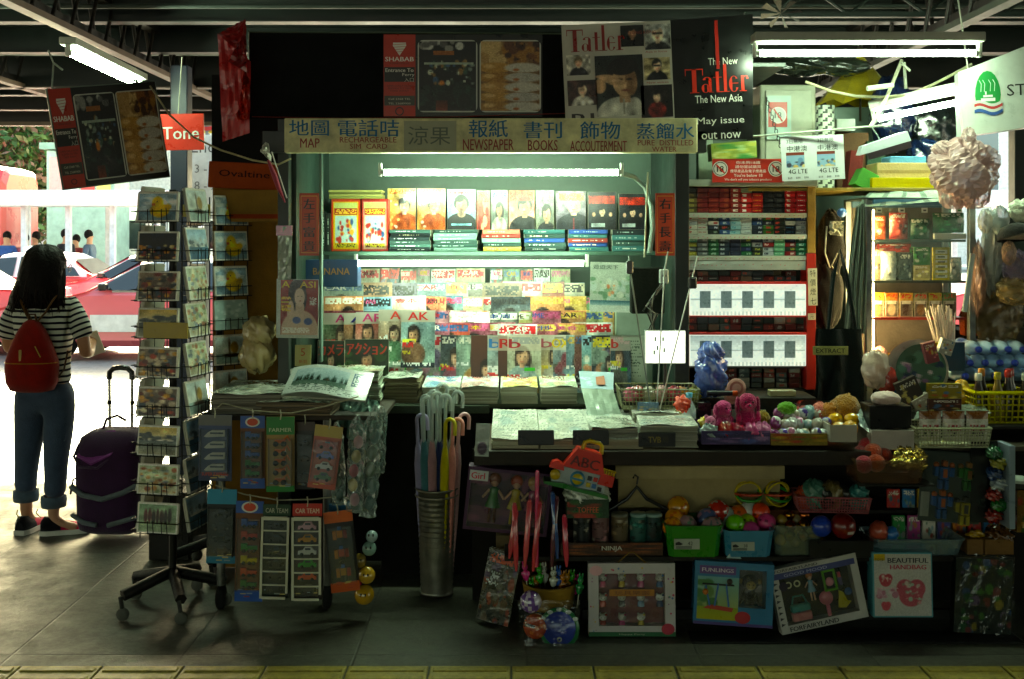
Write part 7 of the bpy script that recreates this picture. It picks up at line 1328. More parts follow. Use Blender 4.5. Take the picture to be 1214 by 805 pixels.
def cloth(m, poly, nx, ny, folds, amp, col1, col2, seed=0, stripes=0):
 a, b, c, d = [np.array(p, float) for p in poly]; U, Vv = np.meshgrid(np.linspace(0, 1, nx+1), np.linspace(0, 1, ny+1)); U = U[..., None]; Vv = Vv[..., None]
 P = (a*(1-U)+b*U)*(1-Vv)+(d*(1-U)+c*U)*Vv; P[..., 1] += amp*np.sin(U[..., 0]*folds*6.28+np.sin(Vv[..., 0]*3+seed)*.8); P[..., 0] += amp*.3*np.sin(Vv[..., 0]*7+U[..., 0]*5)
 i = np.arange(ny)[:, None]*(nx+1)+np.arange(nx)[None]; F_ = np.stack([i, i+1, i+nx+2, i+nx+1], -1).reshape(-1, 4)
 col = np.array([c3(col2 if stripes and (k % nx) % stripes == 0 else col1) for k in range(nx*ny)]); m.add(P.reshape(-1, 3), F_, col, True)
m = MB(); f_ = lambda px, py, dd=0: tuple(at(px, py, D-.03+dd))
cloth(m, [f_(1000, 392), f_(1026, 396), f_(1027, 240), f_(1014, 246)], 42, 20, 3.5, .012, '8a9888', '4a5850', 1, 3); cloth(m, [f_(1014, 246), f_(1150, 236), f_(1128, 224, .15), f_(1030, 228, .15)], 20, 16, 2.5, .01, '8a9888', '56645a', 2, 4)
m.build('striped_cloth', 'cloth', label='grey green striped cloth draped over the glass cabinet and down its left side', cat='cloth')
t = thing('tote_bag', 'black and dark green tote bag with a cream label hanging beside the cabinet', 'tote bag', (X(996, 4.8), 4.8, Z(475, 4.8)))
w_ = S(56, 4.8); h_ = S(85, 4.8); m = MB(); cloth(m, [(-w_/2, 0, 0), (w_/2, 0, 0), (w_/2-.005, 0, h_), (-w_/2+.01, 0, h_)], 24, 20, 2, .012, '0e1a1a', '101e1e', 4); cloth(m, [(w_/2, .03, 0), (-w_/2, .03, 0), (-w_/2+.01, .03, h_), (w_/2-.005, .03, h_)], 24, 20, 2, .012, '0e1a1a', '101e1e', 5); m.build('bag_body', 'cloth', t)
for s in (-1, 1): m = MB(); m.tube([(-w_*.25, -.005*s, h_), (-.03, -.01*s, h_+.25), (.0, 0, h_+.36), (.03, -.01*s, h_+.24), (w_*.32, -.005*s, h_)], .008, '10201e', 6); m.build('strap', 'cloth', t)
m = MB(); m.box(-.13, .03, -.022, -.018, .21, .25, '8a9058', c=.001); m.text('EXTRACT', -.05, .22, w=.13, h=.02, col='1a2018', y=-.0235, bold=.02); m.build('label_patch', 'cloth', t)
for px, py, rx_, rz_, c, lb in ((985, 290, 14, 40, '0f100e', 'black hanging coat between cabinet and striped cloth, upper'), (980, 350, 18, 40, '0c0e0d', 'black hanging bag between cabinet and striped cloth, lower')):
 m = MB(); blob(m, (0, 0, 0), (S(rx_, 5.1), .08, S(rz_, 5.1)), c, px, .12); m.build('bundle', 'cloth', loc=at(px, py, 5.1), label=lb, cat='bundle', group='dark hanging bundles by the cabinet')
m = MB(); m.lathe([(0, -.006), (.022, -.006), (.022, .004), (0, .004)], '3a6ab0', 18, axis='y'); m.build('disc', 'plastic', loc=at(998, 252, 4.95), label='small round blue disc at the top left of the striped cloth', cat='disc')
m = MB(); crumple(m, [at(983, 278, 4.95), at(999, 280, 4.95), at(1000, 262, 4.95), at(984, 262, 4.95)], 6, 6, .04, 'b8b8a8', 12); m.tube([at(980, 268, 4.96), at(978, 300, 4.96), at(984, 318, 4.96)], .004, 'a8a898', 5); m.tube([at(993, 300, 4.96), at(986, 315, 4.96), at(992, 325, 4.96)], .003, 'a8a898', 5); m.build('tied_cloth', 'cloth', label='knotted white cloth strip beside the blue disc', cat='cloth')
# right edge goods
bpart('goods_step', X(1122, 4.76), 2.7, 4.73, 5.3, .721, Z(455, 4.76), '2a2620', 'wood'); bpart('goods_step', X(1140, 5.35), 3.2, 5.32, 5.6, .721, Z(392, 5.35), '24211c', 'wood')
bpart('side_wall', X(1172, 5.6), 3.4, 5.62, 5.66, .72, Z(258, 5.6), '1c1f1c', 'matte')
t0 = None
for r, (n, y_, x_s) in enumerate(((6, 0, 1142), (5, 1, 1148), (4, 2, 1158))):
 for k in range(n):
  D_ = 4.77; rb = .034; px = x_s+k*17.5; c_ = (X(px, D_), D_, Z(455, 4.76)+.036+r*.06)
  if t0 is None:
   t0 = thing('water_bottle', 'x', 'water bottle', c_, (0, 0, 0)); m = MB()
   m.lathe([(.011, -.018), (.013, 0), (.03, .035), (.033, .06), (.031, .09), (.033, .1), (.031, .13), (.033, .14), (.031, .17), (.033, .2), (.028, .21), (0, .212)], 'b4dcff', 18, axis='y'); m.build('bottle', 'petblue' if 'petblue' in MATS else mat('petblue', .08, spec=.8, alpha=.95, var=.15, vs=30, bump=.4, bs=40).name, t0)
   m = MB(); m.lathe([(0, -.03), (.013, -.03), (.0145, -.028), (.0145, -.012), (.013, -.011)], '1c3cb0', 14, axis='y'); m.build('cap', 'plastic', t0)
   m = MB(); m.lathe([(.0325, .11), (.0328, .18)], '3a6ac8', 18, axis='y'); m.build('label_band', 'card', t0); o = t0
  else: o = dup(t0, loc=c_)
  o.rotation_euler = (0, R(rnd.uniform(0, 90)), R(rnd.uniform(-4, 4))); tag(o, f'lying blue water bottle, {ORD[k]} from the left in the {["lowest", "middle", "top"][r]} row of the pile', group='pile of water bottles at the right')
def crate(label, px0, px1, py0, py1, D, depth, col, rot=0, mt='plastic', cell=.022, nm='basket', bar=.004, cat='basket', z=None, taper=.92):
 w_ = S(px1-px0, D); h_ = S(py1-py0, D); t = thing(nm, label, cat, (X((px0+px1)/2, D), D, Z(py1, D) if z is None else z), (0, 0, R(rot)))
 m = MB(); w2, d2 = w_/2, depth
 def side(p, q):
  L = (Vector(q)-Vector(p)).length; n = max(2, int(L/cell)); nz = max(2, int(h_/cell))
  for k in range(n+1):
   f = k/n; a = Vector(p).lerp(Vector(q), f); b = Vector(((a.x)*taper, depth/2+(a.y-depth/2)*taper, 0)); m.tube([b, (a.x, a.y, h_)], bar*.6, col, 4, smooth=False)
  for k in range(nz+1):
   f = k/nz; s_ = taper+(1-taper)*f; A_ = (p[0]*s_, depth/2+(p[1]-depth/2)*s_, h_*f); B_ = (q[0]*s_, depth/2+(q[1]-depth/2)*s_, h_*f); m.tube([A_, B_], bar*(.6 if k < nz else 1.5), col, 4, smooth=False)
 cs = [(-w2, 0, 0), (w2, 0, 0), (w2, d2, 0), (-w2, d2, 0)]
 for i in range(4): side(cs[i], cs[(i+1) % 4])
 m.box(-w2*taper, w2*taper, depth*.04, depth*.96, 0, .004, col); m.build('basket_mesh', mt, t); return t
crate('yellow plastic crate at the right edge holding sauce bottles', 1157, 1224, 466, 502, 4.5, .22, 'b0a818', bar=.006, nm='crate', cat='crate', cell=.025)
cz_ = Z(502, 4.5)+.005
bo = None
for k, (px, dy, cap, liq, hh) in enumerate(((1166, .05, 'c8ccc0', '2a1c14', .2), (1176, .1, 'b87a28', '141414', .215), (1189, .05, 'a8a020', '6a5a18', .205), (1203, .06, 'a82820', '141210', .215), (1211, .1, 'a82820', '181410', .215), (1222, .05, 'a8c0b8', '2a2a20', .2))):
 t = thing('sauce_bottle', ['bottle with a white cap', 'bottle with an orange brown cap', 'bottle with a yellow cap', 'red capped bottle nearer the yellow cap', 'red capped bottle nearer the photo edge', 'bottle with a pale cap cut by the photo edge'][k]+' in the yellow crate', 'bottle', (X(px, 4.5), 4.5+dy, cz_), 0, 'bottles in the yellow crate')
 m = MB(); m.lathe([(0, 0), (.026, 0), (.028, .01), (.028, hh*.55), (.014, hh*.75), (.012, hh*.86)], liq, 14); m.build('bottle', 'plastic', t); m = MB(); m.lathe([(.014, hh*.86), (.015, hh*.87), (.015, hh), (.012, hh+.003), (0, hh+.003)], cap, 14); m.build('cap', 'plastic', t)
bpart('crate_shelf', X(1150, 4.5), 2.7, 4.44, 4.8, Z(506, 4.5), Z(502.3, 4.5), '1e1c18', 'wood')
m = MB(); m.prism([(-.05, 0), (.02, .0), (.045, .04), (.045, .2), (-.01, .21), (-.055, .09)], 0, .06, '8a3a18'); 
for k in range(3): m.text('糖果花'[k], .01, .03+.055*(2-k), h=.035, col='3a1408', y=-.001)
m.build('orange_box', 'card', loc=(X(1157, 4.95), 4.95, Z(398, 4.95)), label='slanted orange brown box with dark characters above the water bottles', cat='box')
t = thing('straw_bundle', 'bundle of pale drinking straws in a blue carton left of the water bottles', 'straws', (X(1131, 4.75), 4.75, Z(440, 4.75)))
m = MB(); m.box(-.06, .05, 0, .08, 0, .13, '24425a', c=.002); m.box(-.095, -.062, -.01, .06, 0, .13, 'a89018', c=.002); m.build('carton', 'card', t)
m = MB()
for k in range(46): x = rnd.uniform(-.06, .03); m.tube([(x*.7, rnd.uniform(.01, .07), .05), (x*1.1-.03+rnd.uniform(-.02, .02), rnd.uniform(0, .08), .28+rnd.uniform(-.03, .02))], .0028, rnd.choice(['d8d0c8', 'e8d8d0', 'c8c0b8']), 4)
m.build('straws', 'plastic', t)
for k, (px, py, rx_, rz_, c, mt_, lb) in enumerate(((1182, 372, 27, 40, '8a7448', 'wrap', 'clear bag of dried brown food hanging above the water bottles'), (1175, 300, 10, 48, 'c8d4d0', 'wrap', 'long clear plastic bag hanging right of the glass cabinet'), (1158, 330, 8, 40, 'b08878', 'wrap', 'narrow reddish wrapped roll behind the long clear bag'), (1205, 318, 16, 20, 'a89ac0', 'wrap', 'purple speckled pouch under the black cap'), (1203, 345, 22, 16, 'd0b478', 'wrap', 'tan plush wrapped in plastic under the purple pouch'), (1210, 250, 14, 12, 'ccd4c0', 'cloth', 'pale cloth hat brim above the black cap at the right edge'))):
 m = MB(); D_ = 4.9-.02*k; blob(m, (0, 0, 0), (S(rx_, D_), .05, S(rz_, D_)), c, px+k, .2, 26, 20); blob(m, (0, 0, 0), (S(rx_, D_)*.7, .03, S(rz_, D_)*.75), tuple(v*.7 for v in c3(c)), px+k, .3, 26, 20); m.F = [(f, q_, False, i) for f, q_, _, i in m.F]; m.build('hanging_bag', 'pinkfilm' if mt_ == 'wrap' else mt_, loc=at(px, py, D_), label=lb, cat='hanging goods', group='bags hanging at the right edge')
m = MB(); m.lathe([(.085, 0), (.08, .03), (.06, .06), (.02, .075), (0, .077)], '0a0a0a', 20); m.prism([(-.1, 0), (.1, 0), (.1, .006), (-.1, .006)], -.14, -.0, '0a0a0a'); m.build('cap', 'cloth', loc=at(1206, 284, 4.75), rot=(R(-10), 0, R(20)), label='black cap hanging at the right edge of the photo', cat='cap')
simplebox('thin white tube leaning beside the glass cabinet', 1141, 1147, S(70, 4.82), 4.8, .01, 'b8ccd0', z=Z(370, 4.8), cat='tube', nm='white_tube', rot=(0, R(8), 0), mt='plastic')
# on the right half of the counter
CZ = .7225
def tray(label, px0, px1, py1, D, depth, h, col, front=None, nm='display_box', cat='display box', rot=0, z=None, mt='card', txt=None, t_=.004, group=None):
 w_ = S(px1-px0, D); t = thing(nm, label, cat, (X((px0+px1)/2, D), D, Z(py1, D) if z is None else z), (0, 0, R(rot)), group)
 m = MB(); m.box(-w_/2, w_/2, 0, t_, 0, h, col); m.box(-w_/2, w_/2, depth-t_, depth, 0, h*1.15, col); m.box(-w_/2, -w_/2+t_, t_+.0005, depth-t_-.0005, 0, h, col); m.box(w_/2-t_, w_/2, t_+.0005, depth-t_-.0005, 0, h, col); m.box(-w_/2+t_, w_/2-t_, t_+.0005, depth-t_, 0, t_, col)
 if front is not None: m.canvas(front, w_-.003, h-.003, 0, -.0008, .0015)
 if txt: m.text(txt[0], 0, h*txt[1], w=w_*txt[2], h=h*txt[3], col=txt[4], y=-.002, bold=.02)
 m.build('box_body', mt, t); return t
def spots(bgc, cols, H=10, W=34, n=22, s=.14): a = blank(H, W, bgc); fpatch(a, 0, 0, 1, 1, cols, n, s); return fnoise(a, .02)
def plush(label, px, py, D, s, col, kind='dog', rot=0, z=None, grp='plush toys on the counter'):
 t = thing('plush_toy', label, 'plush toy', (X(px, D), D, Z(py, D) if z is None else z), (0, 0, R(rot)), grp)
 m = MB(); m.ball((0, 0, .3*s), (.26*s, .24*s, .32*s), col, 14, 10)
 for q in (-1, 1): m.ball((q*.2*s, -.14*s, .1*s), (.1*s, .17*s, .1*s), col, 10, 8); m.ball((q*.24*s, -.12*s, .36*s), (.08*s, .09*s, .18*s), col, 10, 8)
 m.build('body', 'plush', t)
 m = MB(); m.ball((0, -.04*s, .74*s), (.24*s, .22*s, .24*s), col, 14, 10); m.ball((0, -.22*s, .68*s), (.1*s, .1*s, .08*s), tuple(min(1, v*1.12) for v in c3(col)), 10, 8)
 for q in (-1, 1):
  if kind == 'dog': m.ball((q*.25*s, -.02*s, .66*s), (.07*s, .1*s, .24*s), tuple(v*.85 for v in c3(col)), 10, 8)
  elif kind == 'bear': m.ball((q*.17*s, 0, .95*s), (.09*s, .05*s, .09*s), col, 10, 8)
  else: m.ball((q*.1*s, 0, 1.12*s), (.06*s, .05*s, .2*s), col, 10, 8)
 m.build('head', 'plush', t)
 m = MB()
 for q in (-1, 1): m.ball((q*.09*s, -.24*s, .78*s), .025*s, '101010', 8, 6)
 m.ball((0, -.32*s, .71*s), (.04*s, .03*s, .03*s), '181010', 8, 6); m.build('eyes_and_nose', 'plastic', t); return t
def loose(label, px, py, D, r, col, mt='wrap', z=None, nm='toy_ball', cat='toy', grp=None, amp=0, f=None, sq=1.):
 m = MB(); r_ = S(r, D)
 if amp: blob(m, (0, 0, r_*sq), (r_, r_, r_*sq), col, int(px*3), amp, 26, 18)
 else: m.ball((0, 0, r_*sq), (r_, r_, r_*sq), c3(col), 18, 12, f=f)
 return m.build(nm, mt, loc=(X(px, D), D, Z(py, D) if z is None else z), rot=(R(rnd.uniform(-30, 30)), 0, R(rnd.uniform(-60, 60))), label=label, cat=cat, group=grp)
D = 4.27
tray('purple display box of pink plush dogs on the counter', 832, 913, 527, D, .24, S(16, D), '3a2a5a', spots('342a58', ['5a3a7a', '2a2448', '4a5a9a', '8a6a98']))
plush('dark pink plush dog sitting upright at the back of the purple box', 886, 503, D+.1, S(48, D), 'c01c64', z=CZ+.055)
plush('pink plush dog leaning left in the purple box', 856, 508, D+.09, S(44, D), 'd03880', rot=35, z=CZ+.04)
plush('small rose pink plush bear at the left end of the purple box', 842, 515, D+.05, S(28, D), 'e07aa8', 'bear', z=CZ+.035)
for k, (px, c, lb) in enumerate(((842, '8a9a9a', 'grey white wrapped soft toy at the left front of the purple box'), (860, 'b02018', 'shiny red wrapped toy in the purple box'), (874, 'c81c4a', 'crimson wrapped toy in the purple box'), (890, 'c84a88', 'pink wrapped toy in the purple box'), (904, 'c8689a', 'pale pink wrapped toy at the right of the purple box'))):
 loose(lb, px, 520, D+.04, 10, c, z=CZ+.03, nm='wrapped_toy', grp='wrapped toys in the purple box', amp=.25)
loose('small yellow star toy at the left of the purple box', 837, 505, D+.08, 6, 'c8b030', z=CZ+.075, nm='wrapped_toy', amp=.3); loose('yellow spotted soft toy behind the dark pink dog', 905, 492, D+.2, 9, 'a88a28', 'plush', z=CZ+.06, nm='wrapped_toy', amp=.2)
tray('yellow and red display box of small wrapped plush toys on the counter', 914, 981, 528, D, .24, S(14, D), '8a6a1c', spots('7a6a20', ['a8382a', 'b8902a', '3a6a34', 'a84a28']))
cl = ['8a3a7a', 'a8a090', '2a2a2c', 'b8bcc0', '4a3a8a', 'c8c8c8', 'b0b4b8', 'c87aa0', '8ab0b8', '7a8a9a', 'd8d8d8', 'c86a8a']
k = 0
for r in range(3):
 for j in range(7):
  c = cl[(k*5+r) % 12]; c2 = cl[(k*3+1) % 12]
  loose(f'small wrapped plush head, {ORD[j]} from left in the {["front", "middle", "back"][r]} row of the yellow box', 919+j*9.3+r*2, 500, D+.03+r*.07, 6.8, c, z=CZ+.035+r*.03, nm='wrapped_plush', amp=(.16 if (r+j) % 3 == 0 else 0), sq=.9+.25*((r*2+j) % 3)/2, grp='small wrapped plush heads in the yellow box', f=(lambda x, y, z, c=c, c2=c2: c3(c2) if (z > .35 and abs(x) < .5) or (x*x+(z-.1)**2 < .08) else c3(c)) if 1 else None, mt='wrap'); k += 1
loose('lime green plush frog on top of the yellow box pile', 933, 487, D+.15, 10, '6ab01c', 'plush', z=CZ+.12, nm='plush_toy', amp=.15, sq=.7)
t = tray('white fronted box of yellow wrapped buns on the counter', 984, 1016, 524, 4.25, .2, S(20, 4.25), 'a8a498'); 
for k, (px, dd) in enumerate(((991, .05), (1008, .05), (992, .12), (1009, .13))): loose(['yellow wrapped toy bun, front left in the white box', 'yellow wrapped toy bun, front right in the white box', 'yellow wrapped toy bun, back left in the white box', 'yellow wrapped toy bun, back right in the white box'][k], px, 500, 4.25+dd, 9, 'd8a020', z=CZ+.05+.02*(k > 1), nm='toy_bun', grp='yellow toy buns', amp=.06)
loose('pink and orange doughnut shaped toy left of the yellow buns', 972, 490, 4.45, 14, 'c86050', 'plush', z=CZ+.06, nm='plush_toy', amp=.15); loose('brown plush dog head with yellow bow behind the yellow buns', 1000, 482, 4.42, 17, 'b07a28', 'plush', z=CZ+.08, nm='plush_toy', amp=.12); loose('second orange brown plush beside the dog head', 986, 486, 4.44, 12, 'b8741c', 'plush', z=CZ+.08, nm='plush_toy', amp=.12)
t = thing('jar_tray', 'clear round jar with red rings standing behind the doughnut toy', 'jar', (X(961, 4.6), 4.6, CZ)); m = MB(); m.lathe([(0, 0), (.07, 0), (.075, .02), (.075, .13), (.07, .14)], 'c8d0c8', 20); m.build('jar', 'clear', t); m = MB()
for k in range(5): m.lathe([(.04, .02+k*.022), (.064, .012+k*.022), (.064, .03+k*.022), (.04, .024+k*.022)], 'a8342c', 18)
m.build('red_rings', 'plastic', t); t.name = 'jar'
m = MB(); crumple(m, [at(1020, 505, 4.3), at(1040, 520, 4.3), at(1030, 488, 4.4), at(1012, 475, 4.45)], 8, 10, .03, 'a8bcb8', 14); m.build('plastic_sheet', 'wrap', label='clear plastic wrap spilling right of the yellow buns', cat='plastic wrap')
simplebox('open black box with a white line on the counter at right', 1031, 1081, S(26, 4.3), 4.3, .12, '0c0d0c', z=CZ+S(24, 4.3), nm='black_box', cat='box', mt='card'); simplebox('long pale tissue box wrapped in plastic under the black box', 1033, 1084, S(23, 4.27), 4.27, .2, 'b8b0a8', z=CZ, nm='tissue_box', cat='box', mt='wrap')
loose('pale pink folded cap on top of the open black box', 1050, 470, 4.34, 17, 'd8c0bc', 'cloth', z=CZ+S(50, 4.3)+.001, nm='folded_cap', cat='cap', amp=.1, sq=.45)
crate('pale plastic basket holding brown edged candy packets', 1087, 1176, 508, 531, 4.24, .2, '98987c', cell=.013, bar=.003)
for k in range(3):
 a = blank(16, 22, 'b0aca0'); fr(a, 0, 0, 1, .22, '7a4a20'); fr(a, .1, .35, .9, .95, 'c0b8b0'); fglyph(a, .15, .45, .85, .6, 'a84a50', .6); fglyph(a, .15, .68, .8, .8, '5a5a58', .5)
 snack(f'brown edged candy packet in the pale basket, {["left", "middle", "right"][k]} one', 1091+k*28, 1117+k*28, 488, 524, 4.27, '9a8a70', a=a, depth=.03, name='candy_packet', cat='candy packet', grp='candy packets in the pale basket')
m = MB(); crumple(m, [at(1083, 497, 4.4), at(1175, 490, 4.4), at(1165, 478, 4.55), at(1090, 480, 4.55)], 18, 6, .03, '8a988c', 17); m.build('plastic_sheet', 'wrap', label='wrinkled clear wrap lying behind the candy basket', cat='plastic wrap')
for k, (px, py, r_, c, rt, lb) in enumerate(((1087, 440, 38, 'b0a49c', -20, 'large pale round paper fan behind the card boxes'), (1092, 438, 30, '4a6a5a', 15, 'dark green printed fan overlapping the large pale one'))):
 t = thing('paper_fan', lb, 'fan', at(px, py, 4.62-.03*k), (0, R(rt), 0), 'paper fans'); m = MB(); Q = S(r_, 4.6); a = blank(30, 30, c)
 fpatch(a, .1, .1, .9, .9, [['c8b8b0', 'a88a88', 'c8c0b8'], ['3a5a48', '8a6a98', '5a8a78', 'c8b8c8', '2a3a5a']][k], 30, .12); yy, xx = np.mgrid[0:30, 0:30]; n_ = 30
 m.canvas(a, 1, 1, bend=lambda P, U, V: np.stack([Q*(U*2-1)*np.sqrt(np.clip(1-.5*(V*2-1)**2, 0, 1)), 0*U, Q*(V*2-1)*np.sqrt(np.clip(1-.5*(U*2-1)**2, 0, 1))], -1)); m.lathe([(0, .002), (Q*.99, .002)], c, 24, axis='y'); m.build('fan_leaf', 'card', t); m = MB(); m.box(-.008, .008, -.002, .004, -Q-.09, -Q*.8, 'b8b0a0'); m.build('handle', 'plastic', t)
for k, (x0, x1, y0, y1, c, lb, rt) in enumerate(((1075, 1101, 447, 483, '3a3430', 'dark printed card pack tilted at the left of the card boxes', -25), (1090, 1112, 468, 490, 'b0a898', 'cream card pack below the tilted dark one', -30), (1101, 1140, 455, 473, '8a7a28', 'yellow edged box of small cards', 0), (1101, 1140, 473, 489, '4a2a24', 'box with red and blue toy pictures under the yellow edged box', 0), (1100, 1115, 405, 430, '8a4a50', 'pinkish card packet above the card boxes', -15), (1112, 1128, 402, 420, 'a8a8a0', 'small white printed packet leaning above the card boxes', 18))):
 a = blank(20, 20, c); fpatch(a, .05, .1, .95, .95, [tuple(min(1, v*1.6+.1) for v in c3(c)), 'b84a30', '4a6a9a', 'c8b868'], 14, .12); fglyph(a, .1, .1, .9, .25, 'd0ccc0', .5)
 snack(lb, x0, x1, y0, y1, 4.5-.01*k, c, a=a, puff=False, depth=.03, rot=(0, R(rt), 0), name='card_pack', cat='card pack', grp='card packs at the right of the counter', mt='card')
bpart('card_riser', X(1086, 4.5), X(1150, 4.5), 4.47, 4.75, .721, Z(490, 4.5), '2a2822', 'wood')
t = thing('water_bottle', 'clear upright bottle with a light blue cap in front of the cabinet', 'bottle', (X(817, 4.55), 4.55, CZ)); m = MB(); m.lathe([(0, 0), (.03, 0), (.031, .01), (.03, .12), (.012, .16), (.011, .17)], 'b8ccd0', 16); m.build('bottle', 'pet', t); m = MB(); m.lathe([(.014, .17), (.0145, .19), (0, .191)], '4aa0c0', 12); m.build('cap', 'plastic', t)
simplebox('black pot with a green lid strip beside the clear bottle', 827, 843, S(38, 4.6), 4.6, .07, '0e100e', z=CZ, nm='pot', cat='pot', mt='plastic')
m = MB(); blob(m, (0, 0, 0), (S(17, 4.7), .06, S(24, 4.7)), '4a64b8', 61, .28, 26, 20); blob(m, (.0, 0, .09), (.05, .04, .045), '5a74c8', 62, .3); m.build('plastic_bag', 'wrap', loc=at(843, 443, 4.7), label='blue and white plastic bag tied in front of the second glowing panel', cat='plastic bag')
m = MB(); m.box(-.15, .15, 0, .004, 0, .1, 'b8bcb4'); m.build('white_box', 'card', loc=(X(868, 4.65), 4.66, CZ), label='white flat box end behind the pink dogs', cat='box')
for k, (px, py) in enumerate(((873, 460), (869, 468))): m = MB(); m.lathe([(0, -.004), (.04, -.004), (.042, 0), (.04, .004), (0, .004)], 'c8988c', 22, axis='y'); m.lathe([(.02, -.006), (.03, -.006)], 'b07068', 18, axis='y'); m.build('round_biscuit_pack', 'card', loc=at(px, py, 4.6+.02*k), label=['upper round pink packet behind the dark pink dog', 'lower round pink packet behind the dark pink dog'][k], cat='round packet', group='round pink packets')
simplebox('cream long label box at the foot of the cabinet', 913, 944, S(7, 4.75), 4.75, .05, 'a8a078', z=Z(470, 4.75), nm='label_box', cat='box', mt='card')
bpart('till_ledge', X(735, 4.9), X(955, 4.9), 4.72, 4.94, .721, Z(470, 4.75)-.002, '2a2a24', 'wood')
t = crate('grey green wire basket of small goods beside the leaning newspaper', 735, 830, 462, 486, 4.62, .2, '7a7a5a', cell=.016, bar=.0025)
for k, (px, c) in enumerate(((745, 'c8607a'), (757, '8a3a30'), (771, 'b0a898'), (784, 'c89a98'), (797, 'a83a48'), (812, 'c87a30'), (823, '8a8a3a'))): loose(['rosy', 'dark red', 'cream', 'pale pink', 'crimson', 'orange', 'olive'][k]+' wrapped trinket in the wire basket behind the counter', px, 470, 4.7, 8, c, z=Z(486, 4.62)+.03, nm='wrapped_trinket', grp='trinkets in the wire basket', amp=.25)
a = blank(14, 22, '5a7a98'); fpatch(a, .05, .5, .95, .95, ['c8a878', '3a4a5a', '8a9a88'], 12, .15); snack('small blue picture card stand at the foot of the clamp stands', 756, 781, 477, 487, 4.5, '5a7a98', a=a, puff=False, depth=.01, name='card_stand', cat='card', grp=None)
loose('small bright orange flower toy on the counter', 811, 478, 4.45, 8, 'd83c14', 'plastic', z=Z(487, 4.45), nm='toy_flower', amp=.35); loose('brown glass jar at the left of the clear bottle', 806, 470, 4.6, 7, '9a7a38', z=CZ+.06, nm='small_jar', cat='jar')
m = MB(); m.tube([at(838, 466, 4.6), at(870, 466, 4.6)], .012, '18202a', 8); m.tube([at(868, 466, 4.6), at(874, 466, 4.6)], .014, 'c84a1c', 8); m.build('torch', 'plastic', label='dark torch with an orange end lying before the white flat box', cat='torch')
# toy house and front hanging toys
D = 4.2; t = thing('toy_house', 'red roofed toy school house with a yellow handle hanging at the counter edge', 'toy house', at(685, 582, D), (0, R(14), 0))
s_ = S(1, D); m = MB(); m.prism([(-34*s_, 3*s_), (30*s_, 3*s_), (30*s_, 24*s_), (-30*s_, 24*s_)], 0, .06, 'a8b4b8'); m.build('walls', 'plastic', t)
m = MB(); m.prism([(-26*s_, 25*s_), (26*s_, 25*s_), (17*s_, 49*s_), (-12*s_, 49*s_)], -.01, .065, 'd02a18'); m.prism([(-40*s_, 20*s_), (-22*s_, 20*s_), (-24*s_, 27*s_), (-32*s_, 30*s_), (-38*s_, 27*s_)], -.015, .03, 'd02a18'); m.prism([(20*s_, 14*s_), (38*s_, 14*s_), (38*s_, 27*s_), (22*s_, 27*s_)], -.012, .04, 'c82818'); m.text('ABC', 0, 29*s_, w=34*s_, h=12*s_, col='5a1008', y=-.012, bold=.04); m.build('roof', 'plastic', t)
m = MB(); m.tube([(-6*s_, .02, 48*s_), (-5*s_, .02, 57*s_), (0, .02, 60*s_), (12*s_, .02, 60*s_), (16*s_, .02, 57*s_), (17*s_, .02, 48*s_)], 2.6*s_, 'c8a818', 8); m.build('handle', 'plastic', t)
m = MB(); m.prism([(-42*s_, 0), (36*s_, 0), (36*s_, 3*s_), (20*s_, 5*s_), (0, 4*s_), (-20*s_, 6*s_), (-42*s_, 3*s_)], -.02, .07, '1c6a1c'); m.build('lawn', 'plastic', t)
m = MB(); m.lathe([(0, -.008), (9*s_, -.008), (9*s_, -.001)], '3a80a8', 20, (-4*s_, 0, 14*s_), axis='y'); m.lathe([(0, -.011), (6.5*s_, -.011), (6.5*s_, -.009)], 'c8b02a', 20, (-4*s_, 0, 14*s_), axis='y'); m.box(-12*s_, 4*s_, -.013, -.0115, 12.5*s_, 15*s_, '3a80a8'); m.build('shape_door', 'plastic', t); m = MB(); m.lathe([(0, -.016), (6*s_, -.016), (6*s_, -.001)], 'b89a28', 18, (-31*s_, 0, 13*s_), axis='y'); m.build('round_window', 'plastic', t)
m = MB()
for k, (x, z, c) in enumerate(((10, 18, '202428'), (17, 18, 'c02a20'), (10, 10, 'c8b02a'), (17, 10, '3a70b0'), (24, 8, '1a1c1c'))): m.box((x-2.6)*s_, (x+2.6)*s_, -.006, -.001, (z-2.6)*s_, (z+2.6)*s_, c, c=.001)
m.build('blocks', 'plastic', t); m = MB(); 
for k in range(5): m.box((24+k*3)*s_, (26*1+k*3)*s_, .0, .01, 27*s_, 33*s_, 'c8a818')
m.box(23*s_, 39*s_, .0, .011, 31*s_, 32.5*s_, 'c8a818'); m.build('fence', 'plastic', t)
def figure(m, x, z, s, dress, hair, skin='c89a80', y=-.02, legs=None):
 m.ball((x, y, z+.86*s), (.1*s, .08*s, .12*s), skin, 10, 8); m.ball((x, y+.01*s, z+.9*s), (.13*s, .09*s, .13*s), hair, 10, 8); m.lathe([(.16*s, z+.32*s), (.08*s, z+.58*s), (.1*s, z+.7*s), (.04*s, z+.74*s)], dress, 10, (x, y, 0), sy=.6)
 for q in (-1, 1): m.tube([(x+q*.09*s, y, z+.68*s), (x+q*.22*s, y, z+.5*s)], .028*s, skin, 5); m.tube([(x+q*.05*s, y, z+.34*s), (x+q*.06*s, y, z)], .035*s, legs or skin, 5)
